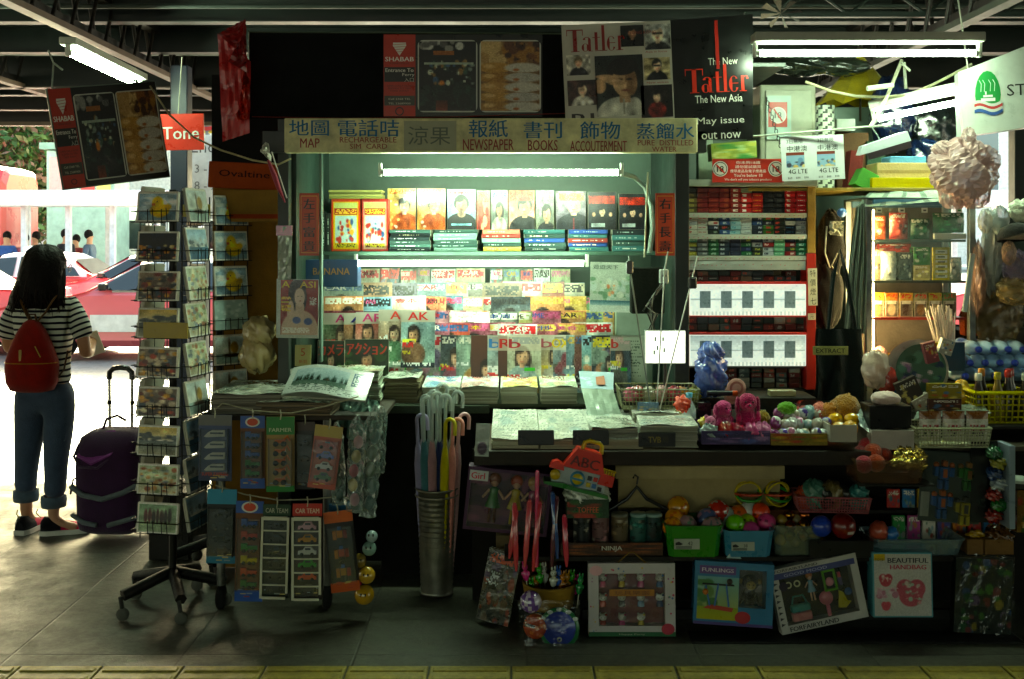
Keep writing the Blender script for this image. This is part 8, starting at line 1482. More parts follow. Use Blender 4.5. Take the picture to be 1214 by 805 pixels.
def windowbox(label, poly_px, D, col, inner, fn, depth=.06, rot=(0, 0, 0), frame=6, nm='toy_box', cat='toy box', mt='card', group=None, win=None, fill=None):
 x0, y0, x1, y1 = poly_px; w_ = S(x1-x0, D); h_ = S(y1-y0, D); s = S(1, D); t = thing(nm, label, cat, (X((x0+x1)/2, D), D, Z(y1, D)), rot, group); f = frame*s
 wx0, wz0, wx1, wz1 = win or (-w_/2+f, f, w_/2-f, h_-f)
 m = MB(); c = col; m.box(-w_/2, wx0, 0, depth, 0, h_, c); m.box(wx1, w_/2, 0, depth, 0, h_, c); m.box(wx0+.0002, wx1-.0002, 0, depth, 0, wz0, c); m.box(wx0+.0002, wx1-.0002, 0, depth, wz1, h_, c); m.box(wx0+.0002, wx1-.0002, depth-.004, depth, wz0+.0002, wz1-.0002, inner)
 if fill is not None: m.canvas(fill, wx1-wx0-.002, wz1-wz0-.002, (wx0+wx1)/2, depth-.006, wz0+.001)
 fn(m, w_, h_, s); m.build('carton', mt, t)
 return t, w_, h_, s, (wx0, wz0, wx1, wz1), depth
def window_film(t, g, depth, mt='film'): m = MB(); m.box(g[0]-.001, g[2]+.001, .0012, .002, g[1]-.001, g[3]+.001, 'c8d0c8'); m.build('window_film', mt, t)
def f1(m, w, h, s): m.box(-w/2+2*s, -w/2+24*s, -.001, -.0002, h-16*s, h-4*s, 'c8ccd0'); m.text('Girl', -w/2+12*s, h-14*s, w=16*s, col='c82a4a', y=-.0015, bold=.03)
a = blank(30, 40, '4a2a4a'); fg(a, '3a2a3a', '5a2a5a'); fpatch(a, 0, 0, 1, 1, ['6a3a5a', '3a2040', '8a4a70'], 20, .2)
t, w_, h_, s, g, dp = windowbox('large purple window box with three dolls, tilted beside the toy house', (548, 556, 648, 632), 4.3, '4a2a4c', '2a1a2c', f1, rot=(R(4), R(6), 0), frame=4, fill=a)
for k, (x, dr, hr, lg) in enumerate(((-.06, '1e6a2a', '8a3a1c', '5a2018'), (.03, 'b8a028', 'a83a1c', 'b8981c'), (.1, '8a2a5a', 'b88a4a', '8a4a6a'))): m = MB(); figure(m, x, .03, .2, dr, hr, y=.03, legs=lg); m.build('doll', 'plastic', t)
window_film(t, g, dp)
m = MB(); a = blank(20, 12, 'a8b4ac'); fe(a, .5, .75, .35, .2, '4a3a4a'); m.box(-.028, .028, 0, .008, 0, .13, 'a8b4b0'); m.canvas(a, .056, .13, 0, -.001, 0); m.build('hanging_card', 'wrap', loc=at(571, 541, 4.22), rot=(0, R(3), 0), label='narrow white wrapped card hanging at the left counter corner', cat='hanging card')
simplebox('pale box under the lower left of the doll box', 588, 614, S(30, 4.4), 4.4, .1, '6a5a40', z=Z(665, 4.4), nm='plain_carton', cat='carton')
wd = [(612, 655, 610, 598, 'c83a48'), (622, 650, 628, 594, 'd04a58'), (632, 655, 640, 596, 'c03040'), (636, 650, 637, 560, 'c83060'), (661, 640, 655, 585, '2a4a8a'), (654, 650, 660, 590, '5a2a3a'), (672, 650, 669, 612, 'c8304a'), (604, 640, 612, 606, 'b83a44')]
for k, (xa, ya, xb, yb2, c) in enumerate(wd):
 t = thing('toy_umbrella', ['leftmost salmon', 'second salmon', 'third red', 'tall bright pink', 'dark blue', 'thin dark maroon', 'short crimson right', 'short red outer left'][k]+' furled stick in the cluster below the toy house', 'toy umbrella', at(xa, ya+22, 4.2), (0, 0, 0), 'furled sticks below the toy house')
 q = at(xb, yb2, 4.2)-t.location; m = MB(); m.tube([q*.0, q*.25, q*.98, q], [.005, .012, .011, .005] if yb2 > 570 else [.008, .009, .009, .008], c, 8); m.build('stick', 'wrap', t); m = MB(); m.ball(tuple(q*1.0), .008, c, 8, 6); m.build('tip', 'plastic', t)
simplebox('dark brown carton behind the animal sticks', 612, 660, S(30, 4.42), 4.42, .12, '4a3018', z=Z(690, 4.42))
LZ = .306
a = spots('3a2010', ['7a3a18', 'a85a20', '2a1810', '5a2a14'], 8, 60, 40, .1); D = 4.23
t = tray('long dark orange display carton printed NINJA holding canister tins', 665, 786, 668, D, .16, S(15, D), '3a2010', a, txt=('NINJA', .3, .2, .45, 'c8c8c0'), z=LZ)
for k, (px, c, lb) in enumerate(((690, '24282a', 'black tin with white masks'), (712, '6a4a4c', 'tin with a pinkish portrait'), (735, '5a4c38', 'tan tin with a group portrait'), (757, '2a5a54', 'teal tin with figures'), (775, '1e3a3a', 'dark teal tin at the end'))):
 t = thing('toy_tin', lb+' in the long NINJA printed carton', 'tin', (X(px, D+.06), D+.07, LZ+.005), 0, 'canister tins'); a = blank(24, 44, c); fpatch(a, 0, .15, 1, .85, [tuple(min(1, v*1.7) for v in c3(c)), 'b0a898', '181818', tuple(v*.5 for v in c3(c))], 40, .06)
 r_ = S(10.5, D); h_ = S(43, D); m = MB(); m.canvas(a, 1, 1, bend=lambda P, U, V: np.stack([r_*np.sin((U-.5)*2*math.pi), -r_*np.cos((U-.5)*2*math.pi), V*h_], -1)); m.build('can', 'card', t); m = MB(); m.lathe([(0, h_+.004), (r_*.9, h_+.004), (r_*1.03, h_), (r_*1.03, h_-.008), (r_, h_-.009)], '7a9a94' if k > 2 else '6a6a5c', 20); m.build('lid', 'plastic', t)
t = tray('dark green and red box heaped with white wrapped sweets over the tins', 672, 722, 625, 4.2, .14, S(22, 4.2), '1c3a1c', spots('1c3a20', ['a8382a', '8a2a20', '2a5a2a'], 10, 30, 14, .2), z=LZ+S(43, D)+.012, txt=('TOFFEE', .3, .5, .3, 'c85a3a'))
for k in range(14): loose(f'white wrapped sweet, {ORD[k]} of the heap in the green and red box', 678+(k % 5)*9.5, 600, 4.23+.04*(k//5), 8, ['c8ccc0', 'd8dcd4', 'a8b0a0'][k % 3], z=LZ+S(58, D)+.012*(k//5)+.012, nm='wrapped_sweet', cat='sweet', grp='wrapped sweets heap', amp=.35)
t = thing('coat_hanger', 'dark plastic hanger shape with blue cloth in front of the beige counter panel', 'hanger', at(755, 600, 4.36)); m = MB(); m.tube([(0, 0, .09), (.005, 0, .12), (-.01, 0, .13), (-.015, 0, .115)], .004, '101010', 6); m.tube([(-.12, 0, -.02), (-.04, 0, .03), (0, 0, .08), (.04, 0, .03), (.14, 0, -.02)], .008, '141614', 7); m.tube([(-.12, 0, -.02), (.14, 0, -.02)], .006, '141614', 6); m.build('hanger', 'plastic', t); m = MB(); cloth(m, [(-.14, 0, -.11), (.16, 0, -.11), (.13, 0, -.02), (-.11, 0, -.02)], 16, 8, 3, .012, '14203a', '101828'); m.build('cloth', 'cloth', t)
def tub(label, x0, x1, y0, y1, D, col, depth=.2, txt=None, z=LZ, mt='plastic', flare=1.12, nm='toy_tub'):
 w_ = S(x1-x0, D); h_ = S(y1-y0, D); t = thing(nm, label, 'tub', (X((x0+x1)/2, D), D, z)); m = MB(); w2 = w_/2; wb = w2/flare
 def ring(wd, y0_, y1_, zz, k=.02): return [(-wd+k, y0_, zz), (wd-k, y0_, zz), (wd, y0_+k, zz), (wd, y1_-k, zz), (wd-k, y1_, zz), (-wd+k, y1_, zz), (-wd, y1_-k, zz), (-wd, y0_+k, zz)]
 m.rings([ring(wb, .01, depth-.01, 0), ring(w2, 0, depth, h_), ring(w2+.004, -.004, depth+.004, h_), ring(w2+.004, -.004, depth+.004, h_+.006), ring(w2-.004, .004, depth-.004, h_+.006), ring(wb-.004, .014, depth-.014, .004)], col, False)
 if txt:
  m.box(-w2*.72, -w2*.0+.02, -.004+.002, -.0+.003, h_*.28, h_*.62, 'a8aca0'); m.prism([(-w2*.68, h_*.42), (-w2*.5, h_*.42), (-w2*.42, h_*.46), (-w2*.56, h_*.54), (-w2*.68, h_*.5)], -.005, -.003, '181818'); m.text(txt, -w2*.16, h_*.42, h=h_*.12, col='2a2a2a', y=-.004)
  for k in range(4): m.box(-w2*.66, -w2*.1, -.004, -.0025, h_*(.3+.025*k), h_*(.312+.025*k), '4a4a48')
 m.build('tub_body', mt, t); return t
tub('green shoe carton full of large wrapped balls', 790, 857, 627, 663, 4.2, '2a7a1c', txt='42', nm='carton')
for k, (px, dz, dd, c, c2, lb) in enumerate(((797, .1, .07, 'd88a1c', 'c8641c', 'upper orange pumpkin ball'), (793, .075, .04, 'e09020', 'c86a20', 'front orange pumpkin ball'), (815, .07, .05, 'b08a90', '6a8a70', 'pink flowered ball'), (830, .09, .12, '4a5a88', '8a6a88', 'blue flowered ball'), (842, .07, .05, '9a7a80', '5a6a6a', 'grey and rose flowered ball'), (848, .11, .13, 'b82a1c', 'a8a8a0', 'red capped ball'), (802, .12, .15, 'd8941c', 'c0601a', 'rear orange ball'))):
 f = (lambda x, y, z, c=c, c2=c2: c3(c2) if math.sin(x*9+z*5)*math.sin(z*9-y*5) > .35 else c3(c)); loose(lb+' in the green shoe carton', px+3, 0, 4.22+dd, 13.5 if k > 1 else 12, c, z=LZ+dz-.01, grp='wrapped balls in the green carton', f=f)
tub('light blue shoe carton of coloured egg balls', 859, 918, 635, 665, 4.2, '3a7a9a', txt='38', nm='carton')
for k, (px, dz, dd, c, lb) in enumerate(((868, .09, .06, '6ac01c', 'lime ball'), (884, .085, .08, 'a8c82a', 'yellow green ball'), (872, .11, .12, 'c85a1c', 'orange green ball'), (888, .065, .04, 'b83a80', 'magenta egg'), (905, .09, .07, 'c8387a', 'pink egg at right'), (900, .12, .13, 'd8401c', 'orange red egg'), (888, .12, .14, 'b8bcb8', 'white ball'), (860, .1, .13, '9aa8a0', 'grey glitter ball'))):
 f = (lambda x, y, z, c=c: tuple(v*.55 for v in c3(c)) if (x-.35)**2+(z-.1)**2 < .03 or (x+.35)**2+(z-.1)**2 < .03 else c3(c)); loose(lb+' in the light blue shoe carton', px+2, 0, 4.22+dd, 11.5, c, z=LZ+dz-.015, grp='egg balls in the blue carton', f=f, mt='plastic')
t = tub('clear plastic bin of golden eggs beside the blue carton', 918, 978, 628, 662, 4.22, '8a9a8a', mt='tubclear', nm='bin')
for k in range(16): loose(f'golden egg, {ORD[k]} counted in the clear bin beside the blue carton', 926+(k % 6)*9, 0, 4.26+.045*(k//6), 7, ['b08a30', '9a6a28', '8a7a50', 'a85a30'][k % 4], z=LZ+.03+.028*(k//6)+.02*(k % 2), nm='golden_egg', cat='egg', grp='golden eggs in the clear bin', mt='gold' if k % 2 else 'wrap')
simplebox('brown carton under the two looped rattle balls', 866, 950, S(22, 4.35), 4.35, .12, '5a3418', z=.456-.01 if 0 else Z(627, 4.35))
bpart('inner_riser', X(860, 4.4), X(960, 4.4), 4.34, 4.55, .306, Z(627.5, 4.35), '1a1610', 'wood')
for k, px in enumerate((887, 922)):
 t = thing('rattle_ball', ['left looped rattle ball with green, red and yellow bands', 'right looped rattle ball with green, red and yellow bands'][k], 'rattle ball', (X(px, 4.4), 4.4, Z(604, 4.35)+S(0, 4.4)), (0, 0, R(20*k)), 'looped rattle balls'); r_ = S(15, 4.4)
 for j, (c, tl) in enumerate((('2a8a2a', .4), ('b8381c', -.1), ('c8b01c', 1.1), ('c8b01c', 1.9))):
  m = MB(); m.tube([(r_*math.cos(q), r_*math.sin(q)*math.cos(tl), r_+r_*math.sin(q)*math.sin(tl)) for q in [2*math.pi*i/24 for i in range(25)]], .006 if j < 2 else .004, c, 7); m.build('loop', 'plastic', t)
t = crate('pink plastic basket of small dark toys behind the blue ball', 946, 1032, 590, 608, 4.3, .16, 'a85a60', rot=-6, cell=.011, bar=.0025, z=.457)
for k, (px, c, lb, h) in enumerate(((956, 'b84a2a', 'orange figure', 9), (967, '4a7a6a', 'grey green robot head figure', 13), (985, '7a6a40', 'tan wrapped figure', 12), (1001, '3a3a34', 'dark grey figure', 9), (1016, '3a7a78', 'teal figure', 11), (976, '18201c', 'black shiny figure', 10))): loose(lb+' in the pink basket', px, 0, 4.36, h, c, z=.462, nm='small_toy', cat='toy', grp='small toys in the pink basket', amp=.3, sq=1.3, mt='plastic')
loose('glossy blue ball below the pink basket', 975, 0, 4.24, 12.5, '1c3aa0', 'plastic', z=LZ+.075, nm='toy_ball'); loose('large glossy dark red ball with a pale eye spot', 1000, 0, 4.22, 15, '6a140c', 'plastic', z=LZ+.07, nm='toy_ball', f=lambda x, y, z: (.7, .68, .66) if y < 0 and (x+.2)**2+(z+.35)**2 < .05 else c3('6a140c'))
simplebox('black box under the blue and dark red balls', 960, 1036, .068, 4.2, .14, '0c0d0d', z=LZ, nm='black_box', cat='box', mt='card', a=None)
t = tub('shallow clear bin with red and orange fluffy balls and golden shapes', 1016, 1100, 548, 574, 4.15, '7a5a40', mt='tubclear', z=Z(574, 4.15), nm='bin')
bpart('bracket_shelf', X(1014, 4.2), X(1102, 4.2), 4.14, 4.355, Z(576.5, 4.15), Z(574.3, 4.15), '1c1a16', 'wood')
for k, (px, dd, dz, c) in enumerate(((1024, .05, .03, 'b83048'), (1038, .05, .035, 'c84a1c'), (1033, .1, .07, 'c8502c'), (1048, .12, .05, 'b83a20'), (1021, .13, .055, 'b84a50'), (1028, .16, .08, 'c02a3a'))): loose(['crimson', 'orange', 'upper orange', 'rusty', 'rose', 'rear crimson'][k]+' fluffy ball in the shallow clear bin', px, 0, 4.16+dd, 10.5, c, 'plush', z=Z(574, 4.15)+dz, nm='fluffy_ball', grp='fluffy balls in the clear bin')
for k in range(14): loose(f'golden shape, {ORD[k]} counted in the right half of the shallow clear bin', 1064+(k % 5)*7, 0, 4.19+.05*(k//5), 6, 'c8b060', 'gold', z=Z(574, 4.15)+.05+.02*(k//5), nm='golden_shape', cat='trinket', grp='golden shapes in the clear bin', amp=.4)
for k, (px, h, c) in enumerate(((1046, 3, '8a9aa0'), (1056, 3, '2a6ab0'), (1040, 0, 'a84a38'))): loose(['grey white round eared toy', 'blue capped toy', 'small coral toy'][k]+' in the long clear tray', px, 0, 4.27, 11-h, c, z=LZ+.05, nm='small_toy', amp=.12, mt='plastic')
tub('long clear tray of small toys above the handbag box', 1034, 1145, 642, 660, 4.22, '8aa8b0', mt='tubclear', z=LZ, nm='tray')
for k, (x0, x1) in enumerate(((1147, 1166), (1168, 1202))): simplebox(['left small brown carton above the bagged toys', 'right small brown carton above the bagged toys'][k], x0, x1, S(18, 4.24), 4.24, .1, '7a5a34', z=LZ); loose(['heap of amber trinkets on the left small carton', 'heap of dark trinkets on the right small carton'][k], (x0+x1)/2, 0, 4.29, 9+4*k, ['a8841c', '5a3a1c'][k], 'wrap', z=LZ+S(18, 4.24)-.01, nm='trinket_heap', cat='trinkets', amp=.4, sq=.5)
t = thing('robot_card', 'grey backing card of blue, green and yellow robot toys at the right', 'toy pack', (X(1122, 4.32), 4.3, Z(618, 4.32)), (0, R(4), 0)); m = MB(); m.box(-.125, .125, 0, .01, 0, .29, '3a4440', c=.002); m.box(-.12, -.085, -.002, -.0002, .02, .12, '8a9088'); m.build('card', 'card', t)
for k, (x, z, c, c2) in enumerate(((-.04, .2, '2a5a9a', 'b85a1c'), (.06, .2, '2a7a24', '8a5a24'), (-.04, .08, '2a5a9a', 'b85a1c'), (.055, .06, 'a8981c', '3a3a34'))):
 m = MB(); m.box(x-.018, x+.018, -.03, -.002, z-.02, z+.03, c, c=.003); m.box(x-.01, x+.01, -.032, -.004, z+.032, z+.055, c2, c=.003)
 for q in (-1, 1): m.box(x+q*.032-.009, x+q*.032+.009, -.028, -.002, z-.01, z+.03, c, c=.003); m.ball((x+q*.032, -.016, z+.036), .012, c2, 8, 6); m.box(x+q*.012-.008, x+q*.012+.008, -.028, -.002, z-.062, z-.022, c, c=.003)
 m.box(x-.008, x+.008, -.034, -.0305, z-.012, z+.022, c2); m.build('robot', 'plastic', t)
m = MB(); m.box(-.125, .125, -.04, -.0385, 0.005, .285, 'a8b8b0'); m.build('blister', 'film', t)
t = thing('figure_rack', 'tall narrow display with a pale edge and glossy figures at the right', 'display rack', (X(1196, 4.2), 4.22, Z(625, 4.2))); m = MB(); m.box(-.012, .012, -.05, .06, 0, .33, '7a8a98', c=.002); m.box(-.12, -.013, .05, .06, 0, .33, '0c0e0e'); m.build('panel', 'card', t)
for k in range(7): m = MB(); blob(m, (-.05+.02*(k % 2), 0, .04+.042*k), (.028, .03, .022), ['8a1c14', '1c6a2a', '8a2018', '9aa8b0', '1c3a6a', '8a8a30', '205a34'][k], 80+k, .35); m.build('figure', 'wrap', t)
simplebox('white flat box lying above the right edge display', 1183, 1230, .012, 4.2, .12, 'b0b8b0', z=.60, nm='flat_box', cat='box', mt='card', rot=(0, R(4), 0)); bpart('edge_bracket', X(1183, 4.3), X(1235, 4.3), 4.22, 4.33, .575, .5985, '20221f', 'wood')
simplebox('golden brown toy pack at the right edge of the photo', 1206, 1240, .17, 4.22, .03, '6a5020', z=.4, nm='toy_pack', cat='toy pack', mt='wrap', a=spots('6a5020', ['a8843a', '8a3a24', 'c8b078', '2a4a24'], 20, 18, 22, .12)); bpart('pack_shelf', X(1204, 4.3), X(1250, 4.3), 4.2, 4.33, .38, .3985, '20221f', 'wood')
# boxes standing at the front
def hang_z(y, D): return Z(y, D)
def f2(m, w, h, s):
 for i in range(22): m.box(-w/2+rnd.uniform(.02, .96)*w, -w/2+rnd.uniform(.02, .96)*w*0+(-w/2)*0+0, -.001, -.001, 0, 0, 'c84a6a') if 0 else None
 for i in range(30):
  x = rnd.choice([rnd.uniform(-w/2+.006, -w/2+.03), rnd.uniform(w/2-.03, w/2-.006), rnd.uniform(-w/2, w/2-.01)]); z = rnd.uniform(h*.89, h*.98) if abs(x) < w/2-.03 else rnd.uniform(.02, h*.95); m.lathe([(0, -.0012), (rnd.uniform(.002, .005), -.0012)], rnd.choice(['b83a5a', '5a8a5a', 'c8a84a', '4a6a9a', '8a4a7a']), 8, (x, 0, z), axis='y')
 m.box(-w/2, w/2, -.0014, -.0006, 0, h*.06, '1c5a34'); m.lathe([(0, -.0025), (.022, -.0025)], 'a82a40', 16, (w/2-.03, 0, h*.1), axis='y', sx=1.2); m.lathe([(0, -.0025), (.02, -.0025)], 'd8a0a8', 16, (-w/2+.03, 0, h*.9), axis='y', sx=1.3); m.text('Happy Party', 0, h*.015, w=w*.3, h=h*.025, col='b8b8a8', y=-.002)
D = 4.17
t, w_, h_, s, g, dp = windowbox('white and pink window box with rows of small cat dolls, standing at the front', (698, 677, 801, 762), D, 'b8b0b0', '5a1c28', f2, rot=(R(-4), 0, 0), frame=12, depth=.05, fill=blank(4, 4, '6a1c2c'))
t.location.z = 0.004
for k in range(11):
 r, c = divmod(k, 4); x = -w_*.33+c*w_*.22; z = h_*(.66-.27*r); q = ['c83a6a', 'c8a83a', 'c83a80', '3a6ab0', 'c8402a', '1c1c1c', '8aa8c8', '3a4a7a', 'a82a20', 'c83a80', 'c8b040'][k]
 m = MB(); m.ball((x, .02, z+.035), (.017, .012, .014), 'c8c4bc', 12, 8); m.lathe([(.014, z), (.012, z+.018), (.005, z+.024)], q, 10, (x, .02, 0), sy=.7)
 for e in (-1, 1): m.ball((x+e*.011, .02, z+.048), .005, 'c8c4bc', 8, 5); m.ball((x+e*.006, .008, z+.035), .0018, '141414', 6, 4)
 m.ball((x+.012, .012, z+.046), .005, q, 8, 5); m.build('cat_doll', 'plastic', t)
m = MB(); m.box(-w_*.26, w_*.26, .0, .004, h_*.55, h_*.64, 'a86a20'); m.text('玩具樂園', 0, h_*.565, w=w_*.4, h=h_*.06, col='5a2a10', y=-.001); m.build('gold_label', 'card', t); window_film(t, g, dp)
m = MB(); m.tube([(-.055, 0, .286), (-.01, 0, .325), (.01, 0, .325), (.055, 0, .286)], .0025, '8a6a2a', 5); m.build('carry_loop', 'cloth', t)
def f3(m, w, h, s):
 m.box(-w*.44, w*.02, -.001, -.0004, h*.8, h*.93, '5a3a78'); m.text('FUNLINGS', -w*.21, h*.835, w=w*.4, h=h*.06, col='d0c8d0', y=-.0016, bold=.03)
 a = blank(40, 30, 'a8a860'); fg(a, '6a9a9a', 'a8a848'); fpatch(a, 0, .1, .4, .7, ['3a6a34', '5a7a3a'], 12, .15); fg(a, '8a9a20', 'a8a018', 0, .72, 1, 1); m.canvas(a, w*.52, h*.68, -w*.2, -.0006, h*.08)
 for q in ((-.36, .62, -.3, .3), (-.2, .66, -.24, .3), (-.1, .66, -.06, .3)): m.tube([(q[0]*w, -.004, q[1]*h), (q[2]*w, -.004, q[3]*h)], .0035, '3a6ab0', 5)
 m.tube([(-.4*w, -.004, h*.64), (0, -.004, h*.64)], .0035, '2a2420', 5); m.prism([(-w*.38, h*.26), (-w*.02, h*.22), (w*.0, h*.28), (-w*.3, h*.32)], -.005, -.003, 'a8342a'); m.ball((-.36*w, -.008, h*.52), .012, 'b86a20', 8, 6); m.ball((-.06*w, -.008, h*.7), .012, '3a2a24', 8, 6)
 m.lathe([(0, -.002), (.024, -.002)], 'a8242c', 16, (w*.12, 0, h*.14), axis='y', sx=1.3); m.box(-w/2, w/2, -.0012, -.0004, 0, h*.045, '4a3a78')
D = 4.17
t, w_, h_, s, g, dp = windowbox('light blue toy carton with a swing picture and a black monkey figure', (822, 664, 915, 738), D, '2a6a90', '10100e', f3, rot=(R(-3), R(2.5), R(-4)), depth=.1, win=(.02, S(22, D), S(38, D), S(66, D)))
t.location.z = Z(742, D)
m = MB(); m.ball((.07, .05, .16), (.035, .03, .032), '181614', 12, 8); m.ball((.07, .022, .155), (.02, .01, .018), 'b8a060', 10, 7)
for e in (-1, 1): m.ball((.07+e*.035, .05, .165), .011, 'a89058', 8, 6); m.ball((.07+e*.008, .011, .16), .003, '101010', 6, 4); m.tube([(.07+e*.02, .05, .12), (.07+e*.045, .04, .07)], .008, '181614', 6)
m.ball((.07, .05, .105), (.026, .022, .04), '181614', 12, 8); m.build('monkey', 'plush', t); m = MB(); m.prism([(-.03, .256), (.03, .256), (.0, .3)], .03, .034, 'b0c8c8'); m.build('hang_tab', 'wrap', t); window_film(t, g, dp)
def f4(m, w, h, s):
 m.box(-w*.47, w*.47, -.001, -.0004, h*.84, h*.93, '3a4070'); m.text('GOOD MOOD', -w*.1, h*.86, w=w*.5, h=h*.045, col='a8a8c8', y=-.0016); m.text('FORFAIRYLAND', -w*.2, h*.945, w=w*.5, h=h*.04, col='1c1c1c', y=-.0016, bold=.03)
 m.text('FORFAIRYLAND', -w*.12, h*.02, w=w*.56, h=h*.07, col='1c1c1c', y=-.0016, bold=.04); 
 for k in range(8): m.prism([(-w/2+.004, h*(.12+.09*k)), (-w/2+.022, h*(.15+.09*k)), (-w/2+.006, h*(.17+.09*k))], -.0015, -.0005, '2a2a30')
 m.lathe([(0, -.002), (.018, -.002)], '241c30', 16, (-w*.38, 0, h*.72), axis='y')
t, w_, h_, s, g, dp = windowbox('tilted white and black window box with a toy vanity set', (926, 664, 1032, 740), 4.17, 'a8a4a0', '14100e', f4, rot=(R(-4), R(-11), R(3)), frame=9, depth=.05)
t.location.z = Z(742, 4.17)
for nm, fn in (('toy_bag', lambda m: (m.box(-.12, -.04, .005, .03, .07, .1, '3a8a88', c=.006), m.box(-.12, -.04, .005, .03, .035, .069, 'c87a80', c=.004), m.tube([(-.11, .02, .1), (-.1, .02, .13), (-.06, .02, .13), (-.05, .02, .1)], .004, '2a7a78', 6))),
               ('toy_doll', lambda m: figure(m, -.02, .1, .11, '6a9ab8', 'b8641c', y=.02)), ('toy_mirror', lambda m: (m.lathe([(0, .01), (.025, .01), (.028, .02)], 'c86a80', 16, (.03, 0, .1), axis='y'), m.box(.022, .038, .01, .02, .03, .075, 'c86a80', c=.003))),
               ('toy_chair', lambda m: (m.box(.03, .038, .01, .02, .13, .2, '5a9a1c'), m.box(.075, .083, .01, .02, .13, .2, '5a9a1c'), m.box(.03, .083, .01, .02, .2, .208, '5a9a1c'), m.box(.03, .083, .01, .02, .125, .133, '5a9a1c'), m.ball((.056, .015, .16), (.018, .008, .018), 'c87a90', 10, 6))),
               ('toy_horse', lambda m: (m.prism([(.07, .055), (.1, .05), (.125, .07), (.11, .075), (.1, .11), (.085, .12), (.08, .09), (.075, .08)], .01, .02, 'b8a828'))), ('toy_lipstick', lambda m: (m.box(.09, .105, .01, .02, .14, .17, '4a3a6a'), m.box(.092, .103, .011, .019, .17, .19, 'b02a50'))),
               ('toy_rings', lambda m: [m.lathe([(.008, .012), (.014, .012)], 'c8c4a0', 14, (x, 0, .18), axis='y') for x in (-.11, -.075)]), ('toy_badge', lambda m: m.lathe([(0, .01), (.015, .01)], '3a5a98', 16, (.12, 0, .11), axis='y'))):
 m = MB(); fn(m); m.build(nm, 'plastic', t)
window_film(t, g, dp)
D = 4.17; a = blank(66, 62, 'b0aca8')
for (cx_, cy_, r1, c) in ((.64, .62, .3, 'a84a5a'), (.2, .42, .14, 'a83a48'), (.2, .84, .1, 'b84a5a')):
 fe(a, cx_-r1*.35, cy_-r1*.2, r1*.5, r1*.5, c); fe(a, cx_+r1*.35, cy_-r1*.2, r1*.5, r1*.5, c); fe(a, cx_, cy_+r1*.15, r1*.7, r1*.62, c)
fpatch(a, .48, .46, .8, .8, ['b8a8a0', '8a7a70', 'c88a90', '9ab0a0'], 26, .04); fpatch(a, .1, .36, .3, .48, ['b8a8a0', 'c8b0a8'], 8, .03); fr(a, .04, .54, .42, .56, 'c8a0a8'); fpatch(a, .06, .58, .4, .7, ['b88a9a', 'c8b0b8', 'a86a80'], 10, .06); fr(a, 0, .0, .2, .1, 'b89a28'); fnoise(a, .02)
m = MB(); w_ = S(71, D); h_ = S(76, D); m.box(-w_/2, w_/2, 0, .07, 0, h_, '4a8a98', c=.002); m.canvas(a, w_-.012, h_-.012, 0, -.0007, .006); m.text('BEAUTIFUL', .022, h_*.84, w=w_*.68, h=h_*.075, col='1c1a2a', y=-.0016, bold=.04); m.text('HANDBAG', .022, h_*.74, w=w_*.6, h=h_*.07, col='a82a4a', y=-.0016, bold=.04); m.text('TOYS', -w_*.39, h_*.87, w=w_*.14, h=h_*.04, col='3a2a10', y=-.0016)
m.build('toy_box', 'card', loc=(X(1071, D), D, Z(732, D)), rot=(R(-3), 0, 0), label='white toy box reading BEAUTIFUL HANDBAG with a pink heart bag picture', cat='toy box')
t = thing('bagged_toy_set', 'plastic bag of colourful toy sets at the lower right', 'toy bag', (X(1166, 4.17), 4.17, Z(752, 4.17)), (R(-3), R(3), 0)); a = spots('14201c', ['1c4a2a', '24406a', '3a6a2a', '6a2a2a', '14181a', '5a4a6a', '8a7a30'], 44, 36, 60, .08)
w_ = S(68, 4.17); h_ = S(88, 4.17); m = MB(); m.box(-w_/2, w_/2, .01, .05, 0, h_, '141c1a'); m.canvas(a, w_-.004, h_-.004, 0, .009, .002); m.build('toy_card', 'card', t); m = MB(); crumple(m, [(-w_/2-.006, 0, 0), (w_/2+.006, 0, 0), (w_/2, 0, h_+.02), (-w_/2, 0, h_+.02)], 16, 20, .008, 'a8b0a8', 9); m.build('bag_film', 'film', t)
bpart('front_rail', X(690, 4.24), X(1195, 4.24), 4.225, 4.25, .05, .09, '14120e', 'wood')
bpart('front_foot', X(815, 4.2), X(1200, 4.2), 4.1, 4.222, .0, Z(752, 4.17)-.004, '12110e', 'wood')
a = spots('3a3a34', ['5a4a38', '2a3a4a', '8a3a24', '1c2420', '6a6a60', '4a3a5a'], 40, 26, 50, .1); fglyph(a, .1, .05, .95, .18, 'b84a2a', .7); fglyph(a, .1, .3, .45, .5, 'a8b0b0', .5)
m = MB(); w_ = S(40, 4.3); h_ = S(84, 4.3); m.box(-w_/2, w_/2, 0, .03, 0, h_, '8a8a80'); m.canvas(a, w_-.002, h_-.002, 0, -.0007, .001); m.build('comic_pack', 'wrap', loc=(X(583, 4.3), 4.3, .012), rot=(R(-6), R(10), R(-16)), label='wrapped pack of comic magazines leaning on the floor left of the animal sticks', cat='comic pack')
D = 4.2; t = thing('stick_pot', 'straw coloured round pot holding coloured animal sticks', 'pot', (X(652, D), D+.07, Z(724, D))); m = MB(); r_ = S(32, D); m.lathe([(0, 0), (r_*.9, 0), (r_, .085), (r_*1.02, .095), (r_*.94, .095), (r_*.9, .06), (0, .06)], '8a6a28', 26); m.build('pot', 'board', t)
bpart('pot_stand', X(622, D), X(682, D), D+.01, D+.13, 0.001, Z(725.5, D), '14130f', 'wood')
